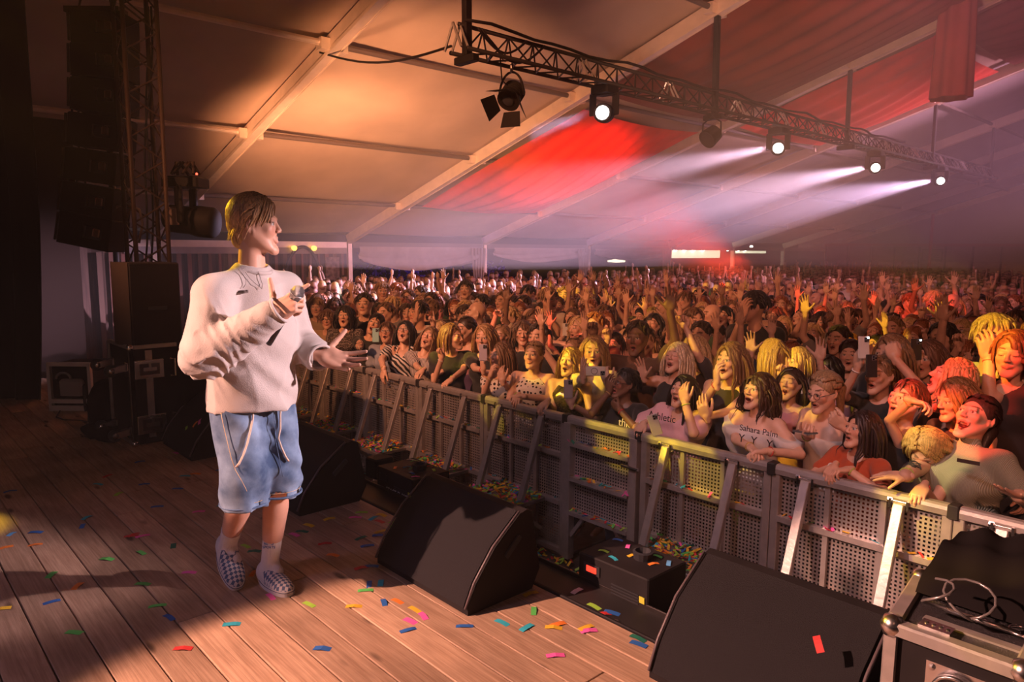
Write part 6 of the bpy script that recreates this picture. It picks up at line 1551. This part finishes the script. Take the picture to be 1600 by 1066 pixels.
protos = []
for i, p_ in enumerate(PD):
    sp = dict(p_); sp.update(LO); sp['hair'] = 'bald'; sp['H'] = 1.78 if p_.get('male') else 1.67; sp['top'] = ['tee', 'tank', 'tee', 'tank', 'tee', 'off', 'tee', 'tank', 'tee', 'tee', 'long', 'tee', 'tee', 'long'][i]
    r_, I = person(sp); protos.append((r_, I))
HS = {'f': ['long', 'long', 'pony', 'bob', 'curly', 'bun'], 'm': ['short', 'short', 'mop', 'short', 'short', 'bald']}
hmesh = {}
for st in ('long', 'pony', 'bob', 'curly', 'bun', 'short', 'mop'):
    v, q, _ = hair(st, .010, 80, 3); hmesh[st] = make_mesh('hair_'+st, [(v, q, None)], HAIRM)
HCN = [('black-haired', (.022, .016, .014)), ('dark-haired', (.05, .03, .02)), ('brown-haired', (.13, .07, .04)), ('fair', (.27, .16, .09)), ('blond', (.50, .34, .17)), ('reddish-haired', (.26, .09, .04))]
TCN = [('black', (.018, .016, .018)), ('black', (.03, .028, .03)), ('white', (.55, .50, .48)), ('grey', (.20, .18, .18)), ('navy', (.02, .03, .09)), ('dark red', (.20, .03, .03)), ('beige', (.42, .32, .22)), ('dark green', (.04, .08, .04)), ('pink', (.50, .24, .28)), ('brown', (.14, .08, .05))]
LM = [(540, 'behind the wavy-haired woman'), (600, 'behind the teal phone'), (660, 'behind the zebra-striped top'), (730, 'behind the yellow-lit profile'), (800, 'behind the lilac phone'), (860, 'behind the polka dot top'),
      (930, 'behind the sequin top'), (1000, 'behind the black lettered tee'), (1080, 'behind the pink shirt'), (1160, 'behind the tall brunette'), (1240, 'behind the off-shoulder tee'), (1320, 'behind the round glasses'), (1400, 'behind the orange tee'), (1480, 'behind the half red face'), (1640, 'behind the ribbed green top')]
RW = ['second', 'third', 'fourth', 'fifth', 'sixth', 'seventh', 'eighth', 'ninth', 'tenth', 'eleventh', 'twelfth', 'thirteenth', 'fourteenth', 'fifteenth', 'sixteenth', 'seventeenth', 'eighteenth', 'nineteenth', 'twentieth']
rg = random.Random(42); cand = []
row = 0; Y = 5.05
while Y < 37:
    sp_ = .50 if Y < 12 else .58; x = -17.2+rg.uniform(0, .3)
    while x < .6:
        X = x+rg.uniform(-.13, .13); Yy = Y+rg.uniform(-.14, .14); q = pr((X, Yy, .7)); qq = pr((X, Yy, 0.2))
        if q[2] > 0 and 425 < q[0] < 1625 and not any((X-a)**2+(Yy-b)**2 < .15 for a, b in TAKEN):
            cand.append((q[2], X, Yy, row, q[0]))
        x += sp_
    Y += .50 if Y < 12 else .60; row += 1
cand.sort(); near = cand[:300-len(TAKEN)]; far = cand[300-len(TAKEN):]
used = set()
def spawn(X, Yy, row, px):
    d = np.array([-3.0-X, 1.3-Yy]); rot = math.atan2(d[0], -d[1])*.8+rg.gauss(0, .25)
    lm = next(t for a, t in LM if px < a) if px < 1640 else LM[-1][1]; rw = RW[min(row, 18)]
    for att in range(60):
        hot = .42 if px > 850 else .16
        pi_ = rg.choice([2, 3, 5, 7, 9, 11, 2, 3]) if rg.random() < hot else rg.choice([0, 0, 1, 6, 8, 8, 10, 12, 4, 1, 0, 12] + ([13] if att else []))
        ml = PD[pi_].get('male', False); st = rg.choice(HS['m' if ml else 'f']); hc_ = rg.choice(HCN); tc_ = rg.choice(TCN)
        hn = 'bald' if st == 'bald' else hc_[0]
        sn = {'long': 'long ', 'pony': 'ponytailed ', 'bob': 'bob-cut ', 'curly': 'curly ', 'bun': '', 'short': '', 'mop': 'shaggy ', 'bald': ''}[st]
        lab = f"{sn}{hn} {'man' if ml else 'woman'} in {tc_[0]} {PT[pi_]}, {rw} row {lm}"
        if lab not in used: break
    if len(lab.split()) > 16: lab = lab.replace(' in dark ', ' in ')
    used.add(lab)
    src, I = protos[pi_]; r_ = empty('person', (0, 0, 0), True); sc_ = rg.uniform(.95, 1.05)
    r_.location = (X, Yy, BG); r_.rotation_euler.z = rot; r_.scale = (sc_, sc_, sc_)
    sk = rg.uniform(.78, 1.1); sk = (.62*sk, .38*sk, .28*sk) if rg.random() > .08 else (.22, .12, .08)
    for ch in src.children:
        c = ch.copy(); COL.objects.link(c); c.parent = r_
        n_ = ch.name.split('.')[0]
        c.color = (*(sk if n_ == 'body' else tc_[1] if n_ == 'top' else rg.choice([(.03, .035, .06), (.02, .02, .02), (.10, .12, .18)])), 1)
    if st != 'bald':
        c = bpy.data.objects.new('hair', hmesh[st]); COL.objects.link(c); c.parent = r_
        m4 = Matrix([[*(I['Rh'][k]*I['hs']), I['hc'][k]] for k in range(3)]+[[0, 0, 0, 1]]); c.matrix_local = m4; c.color = (*hc_[1], 1)
    tag(r_, lab, 'person', 'people standing in the crowd behind the front row')
    if pi_ in (4, 13):
        sd = -1 if pi_ == 4 else 1; wr, d_, pn, po = I['W'][sd]
        Mw = Matrix.Translation(r_.location) @ Matrix.Rotation(rot, 4, 'Z') @ Matrix.Scale(sc_, 4)
        c_ = Vector(wr)+Vector(d_).normalized()*.10+Vector((-sd*.02, -.02, .0))
        M_ = Mw @ axes((1, 0, .05), (0, 0, 1), (0, -1, .1), c_)
        phone_obj('phone', 'phone of the '+lab.replace(' filming', '').replace(' phone up', '').replace('dark ', '').replace(' row behind the', ' row behind'), M_, rg.choice([(.5, .48, .46), (.04, .04, .04), (.5, .2, .22), (.35, .3, .45)]))
for (_, X, Yy, row, px) in near: spawn(X, Yy, row, px)
for r_, I in protos:
    for ch in list(r_.children): bpy.data.objects.remove(ch)
    bpy.data.objects.remove(r_)
# the rest of the audience, too small and too many to count
def lowfig(h, male, arms, hst):
    S_ = Sdf(); hc_ = V3(0, -.02, 1.56); hr = .105
    S_.ell((0, 0, 1.22), (.19, .13, .26), 0); S_.cap((-.16, 0, 1.36), (.16, 0, 1.36), .06, None, .04); S_.cap((0, 0, 1.38), (0, -.01, 1.50), .055, None, .03)
    S_.ell(hc_, (.078, .095, .118), .01); S_.cap((0, 0, 1.0), (0, 0, .75), .15, .13, .05)
    if hst: S_.cap((0, .05, 1.55), (0, .07, 1.36), .075, .06, .03)
    for sd in (-1, 1):
        up = arms in (2, 3) if sd == 1 else arms in (1, 3)
        if up:
            S_.cap((sd*.17, 0, 1.36), (sd*.27, -.08, 1.52), .048, .042, .02); S_.cap((sd*.27, -.08, 1.52), (sd*.22, -.16, 1.76), .042, .034, .01); S_.ell((sd*.22, -.17, 1.85), (.045, .028, .075), .01)
        else: S_.cap((sd*.18, 0, 1.34), (sd*.23, .0, 1.02), .05, .042, .02)
    v, q = S_.mesh(h); x, y, z = v.T; P = np.zeros((len(v), 4), np.float32); P[:, 3] = 1
    hd_ = z > 1.455; face = hd_ & (y < -.035) & (z < 1.625); arm = (np.abs(x) > .205) & (z > 1.42)
    cls = np.zeros(len(v), int); cls[hd_ | (bool(hst) & (z > 1.30) & (y > .045))] = 1; cls[face | ((z > 1.40) & (z < 1.47) & (y < .0) & (np.abs(x) < .06))] = 2; cls[arm] = 2
    return v, q, cls, y, z
for nm, sel, hv_, lab in (('distant_crowd', [c for c in far if c[2] < 18], .034, 'dense distant audience with raised hands filling the middle of the tent'), ('farthest_crowd', [c for c in far if c[2] >= 18], .048, 'farthest audience packed before the back wall of the tent')):
    tm = [lowfig(hv_, False, a, hs_) for a in (0, 0, 1, 2, 3) for hs_ in (True, False)]
    parts = []
    for (_, X, Yy, row, px) in sel:
        v, q, cls, y_, z_ = rg.choice(tm[:4]) if rg.random() < (.94 if px < 900 else .85) else rg.choice(tm[4:])
        d = np.array([-3.0-X, 1.3-Yy]); a = math.atan2(d[0], -d[1])+rg.gauss(0, .3); sc_ = rg.uniform(.95, 1.10); ca, sa = cos(a)*sc_, sin(a)*sc_
        w = np.stack([v[:, 0]*ca-v[:, 1]*sa+X, v[:, 0]*sa+v[:, 1]*ca+Yy, v[:, 2]*sc_+BG], 1)
        P = np.ones((len(v), 4), np.float32); tcc = rg.choice(TCN)[1]; hcc = rg.choice(HCN)[1]; sk = rg.uniform(.7, 1.05)
        P[:, :3] = tcc; P[cls == 1, :3] = hcc; P[cls == 2, :3] = (.60*sk, .36*sk, .26*sk)
        P[(cls == 2) & (np.abs(z_-1.575) < .012) & (y_ < -.06), :3] = (.14*sk, .07*sk, .05*sk); P[(cls == 2) & (np.abs(z_-1.51) < .014) & (y_ < -.08), :3] = (.20, .05, .05)
        parts.append((w, q, P))
    me = make_mesh(nm, parts, SKIN); o = link(nm, me); o['kind'] = 'stuff'; tag(o, lab, 'crowd')
print('near', len(near), 'far', len(far), 'custom', len(TAKEN))
# ---------------------------------------------------------------- confetti
CCOL = {'blue': (.02, .12, .42), 'cyan': (.03, .42, .55), 'green': (.10, .50, .10), 'dark green': (.01, .16, .10), 'lime': (.32, .60, .06), 'yellow': (.75, .48, .03), 'orange': (.80, .22, .03), 'red': (.55, .03, .03), 'pink': (.80, .12, .45), 'white': (.70, .60, .62), 'light blue': (.12, .38, .70)}
def strip(px, py, z, ang, colr, w=.020, l=.055, tilt=0.0, p=None, nrm=None, label=None, group='confetti strips on the stage boards'):
    p = Vector(onz(px, py, z)) if p is None else Vector(p)
    v = []; n = 4
    for k in range(n+1):
        t = k/n-.5; c = .004*cos(t*5)*rnd.uniform(.2, 1)
        for s_ in (-1, 1): v.append(Vector((t*l, s_*w/2, c+.0012)))
    q = (Vector(nrm) if nrm else Vector((0, 0, 1))).to_track_quat('Z', 'X').to_matrix() @ Matrix.Rotation(R(ang), 3, 'Z')
    v = [q @ a for a in v]; up = q @ Vector((0, 0, .0012)); m_ = MB(); m_.add(v+[a+up for a in v], [(2*k, 2*k+1, 2*k+3, 2*k+2) for k in range(n)]+[(2*k+10, 2*k+12, 2*k+13, 2*k+11) for k in range(n)]+[(0, 10, 11, 1), (8, 9, 19, 18)])
    o = m_.build('confetti_strip', mat('paper_'+colr.replace(' ', '_'), CCOL[colr], .7), None); o.location = p
    if label: tag(o, label, 'confetti', group)
    return o
# image angle (degrees, 0 = along the picture) is turned into a floor angle
BASEANG = 47.3
CL = [(18,835,'light blue',30),(16,768,'blue',10),(136,809,'cyan',25),(129,822,'blue',60),(56,832,'blue',0),(54,852,'orange',10),(8,856,'orange',12),(209,836,'red',20),(205,838,'red',5),(223,838,'pink',12),(221,864,'green',-30),(167,874,'green',-5),(80,899,'green',40),(121,916,'orange',40),(82,941,'blue',15),(2,952,'yellow',10),(116,989,'green',-5),(223,913,'green',-5),(246,947,'green',8),(264,965,'blue',-30),(295,895,'pink',0),(271,853,'dark green',80),(362,976,'cyan',3),(286,1014,'red',0),(185,772,'lime',30),(153,757,'cyan',-5),(168,744,'red',20),(218,722,'blue',10),(275,708,'pink',-20),(289,744,'cyan',0),(305,741,'orange',0),(226,757,'blue',5),(277,764,'blue',0),(246,792,'blue',5),(310,800,'pink',5),(345,735,'blue',0),(352,732,'pink',-40),(358,743,'blue',0),(360,752,'cyan',0),(355,785,'blue',30),(348,791,'cyan',-3),(360,778,'orange',0),(384,854,'lime',-25),(398,862,'dark green',0),(396,896,'orange',50),(482,821,'yellow',-15),(515,811,'yellow',12),(555,809,'pink',0),(565,801,'lime',0),(472,831,'dark green',-5),(460,836,'pink',-20),(508,850,'red',5),(564,841,'dark green',20),(574,853,'blue',8),(595,831,'yellow',15),(592,837,'blue',0),(583,810,'cyan',30),(593,815,'red',-20),(596,805,'yellow',-15),(616,818,'lime',-15),(612,824,'lime',-40),(622,824,'green',0),(580,885,'blue',0),(565,888,'red',10),(577,913,'blue',85),(595,911,'cyan',80),(571,923,'green',3),(600,942,'blue',-70),(621,940,'orange',-25),(553,948,'yellow',0),(648,953,'yellow',-30),(661,963,'pink',-50),(641,971,'pink',-25),(638,985,'blue',15),(503,1014,'blue',-5),(483,945,'lime',-25),(423,933,'pink',-45),(726,979,'blue',0),(784,973,'cyan',-25),(834,955,'green',88),(823,981,'cyan',30),(865,981,'yellow',-5),(872,976,'orange',15),(916,981,'yellow',20),(920,986,'pink',5),(868,1025,'pink',3),(997,998,'dark green',-25),(998,1007,'blue',-20),(901,924,'white',30),(928,948,'lime',-28),(943,960,'red',5),(956,958,'blue',-15),(829,928,'yellow',15),(660,828,'blue',-20),(625,810,'red',5),(640,802,'yellow',15),(655,845,'blue',-10),(520,868,'orange',-8),(688,825,'blue',0),(650,770,'yellow',-20)]
SEG = [(330, 'left part of the boards'), (480, 'boards by the singer\'s shoes'), (640, 'lit boards in the middle'), (800, 'boards below the large monitor'), (2000, 'edge of the stage')]
near_things = [(0, 735, 'the yellow light patch'), (300, 700, 'the wheeled case monitor'), (365, 900, 'the raised checkered shoe'), (440, 930, 'the flat checkered shoe'), (505, 790, 'the monitor behind the singer'), (650, 880, 'the large monitor\'s near corner'), (735, 965, 'the large monitor\'s lower tip'), (860, 930, 'the black stage ledge'), (1043, 998, 'the round sticker'), (30, 990, 'the bottom corner boards'), (960, 900, 'the red-display flame machine'), (225, 960, 'the dark stain on the boards'), (180, 650, 'the casters'), (130, 840, 'the purple-lit boards'), (570, 1000, 'the brightest boards')]
seen = {}
for (px, py, c_, an) in CL:
    nt_ = min(near_things, key=lambda t: (t[0]-px)**2+(t[1]-py)**2); side = ('left of' if px < nt_[0]-15 else 'right of' if px > nt_[0]+15 else ('above' if py < nt_[1] else 'below'))
    dist = math.hypot(px-nt_[0], py-nt_[1]); seen.setdefault((c_, side, nt_[2]), []).append((dist, px, py, an))
for (c_, side, nm), L_ in seen.items():
    L_.sort()
    for k, (dist, px, py, an) in enumerate(L_):
        od = ['', 'second ', 'third ', 'fourth ', 'fifth '][k] if len(L_) > 1 else ''
        od = 'nearest ' if (len(L_) > 1 and k == 0) else (od+'nearest ' if len(L_) > 1 else '')
        z = 0.0 if onz(px, py, 0)[1] < 2.33 else -.010
        # floor direction whose picture has that angle
        p0 = onz(px, py, z); p1 = onz(px+6*cos(R(an)), py-6*sin(R(an)), z); fa = math.degrees(math.atan2(p1[1]-p0[1], p1[0]-p0[0]))
        strip(px, py, z, fa, c_, .024+.006*((k+px) % 3)/2, .074, label=f'{od}{c_} paper strip {side} {nm}')
# strips lying on the monitors' grilles
def onmon(px, py, Y, an, c_, lb):
    strip(0, 0, 0, an, c_, p=ony(px, py, Y), nrm=(0, -.72, .70), label=lb, group='confetti strips on the monitors', w=.024)
onmon(728, 869, 2.02, -20, 'cyan', 'cyan paper strip on the large monitor\'s grille'); onmon(735, 866, 2.015, 60, 'pink', 'pink paper strip crossing the cyan one on the large monitor')
onmon(712, 926, 1.915, 100, 'light blue', 'light blue paper strip on the edge of the large monitor')
onmon(1279, 1007, 2.20, 35, 'red', 'red paper strip alone on the black monitor by the case')
for px, py, c_, an, lb in ((312, 659, 'pink', 50, 'pink strip on the monitor beside the wheeled case'), (305, 663, 'orange', 0, 'orange strip on top of the monitor beside the wheeled case'), (273, 675, 'cyan', 70, 'cyan strip by the latch of the wheeled case'), (272, 686, 'orange', 60, 'orange strip leaning by the wheeled case'), (292, 668, 'lime', 55, 'lime strip on the monitor beside the wheeled case')):
    onmon(px, py, 1.9, an, c_, lb)
# strips on the flame machines
k = 0
for (x0, y0, nm) in ((-2.06, 2.70, 'red-display'), (-3.92, 2.72, 'lettered')):
    for q in range(9):
        c_ = list(CCOL)[(q*3+k) % 11]; k += 1
        strip(0, 0, 0, rnd.uniform(0, 180), c_, p=(x0-.17+.042*q, y0+rnd.uniform(-.11, .11), .131), label=f'{c_} paper strip on top of the {nm} flame machine, place {["near the corner", "near the front edge", "by the vent side", "in the middle", "in front of the nozzle", "beside the nozzle", "behind the nozzle", "near the far edge", "at the far corner"][q]}'[:200].replace(', place', ','), group='confetti strips on the flame machines')
# heaps on steps, rails and the pit floor: nobody could count these
def heap(name, label, boxes):
    V = []; Q = []; P = []; cols = [CCOL[c] for c in ('yellow', 'orange', 'green', 'cyan', 'pink', 'lime', 'yellow', 'orange', 'blue', 'red', 'dark green', 'yellow')]
    for (x0, x1, y0, y1, z, n, hh) in boxes:
        for _ in range(n):
            u, v_ = rnd.random(), rnd.random(); c = Vector((x0+(x1-x0)*u, y0+(y1-y0)*v_, z+.003+hh*rnd.random()*(4*u*(1-u))**.5))
            a = rnd.uniform(0, 2*pi); t = rnd.gauss(0, .35); d1 = Vector((cos(a), sin(a), t)).normalized()*rnd.uniform(.018, .03); d2 = Vector((-sin(a), cos(a), rnd.gauss(0, .35))).normalized()*.009
            k = len(V); V += [c-d1-d2, c+d1-d2, c+d1+d2, c-d1+d2]; Q.append((k, k+1, k+2, k+3)); cc_ = rnd.choice(cols); P += [(*cc_, 1)]*4
    me = make_mesh(name, [(np.array([tuple(p) for p in V]), np.array(Q), np.array(P, np.float32))], mat('confetti_paper', (.5, .5, .5), .7, attr=True), False)
    o = link(name, me); o['kind'] = 'stuff'; tag(o, label, 'confetti'); o['kind'] = 'stuff'; return o
sb = []
for (x, k_, lb) in spots_:
    if k_ == 'u' and x > -8:
        den = 300 if x > -7 else 90
        sb.append((x-1+.19, x-1+.78, BY-.37, BY-.04, BG+.472, den, .022))
heap('confetti_heap', 'bright paper confetti heaped on the barrier step plates', sb)
rb = []
for (x, k_, lb) in spots_:
    if k_ == 'u' and x > -8: rb += [(x-.95, x-.05, BY-.028, BY+.005, BG+.880, 16, .008), (x-.95, x-.05, BY-.028, BY+.005, BG+.48, 14, .008)]
    elif k_ == 'd': rb += [(-3.78, -3.18, BY-.055, BY+.0, BG+zz+.017, 30, .01) for zz in (.98, .70, .42)]
heap('rail_confetti', 'paper confetti scattered along the barrier cross rails', rb)
heap('pit_confetti', 'thick multicoloured paper confetti covering the pit floor', [(-4.9, -1.2, 2.75, 4.1, BG+.0, 2600, .05), (-7.5, -4.9, 2.8, 4.1, BG, 500, .02), (-3.6, -2.45, 3.1, 4.0, BG+.02, 700, .08)])
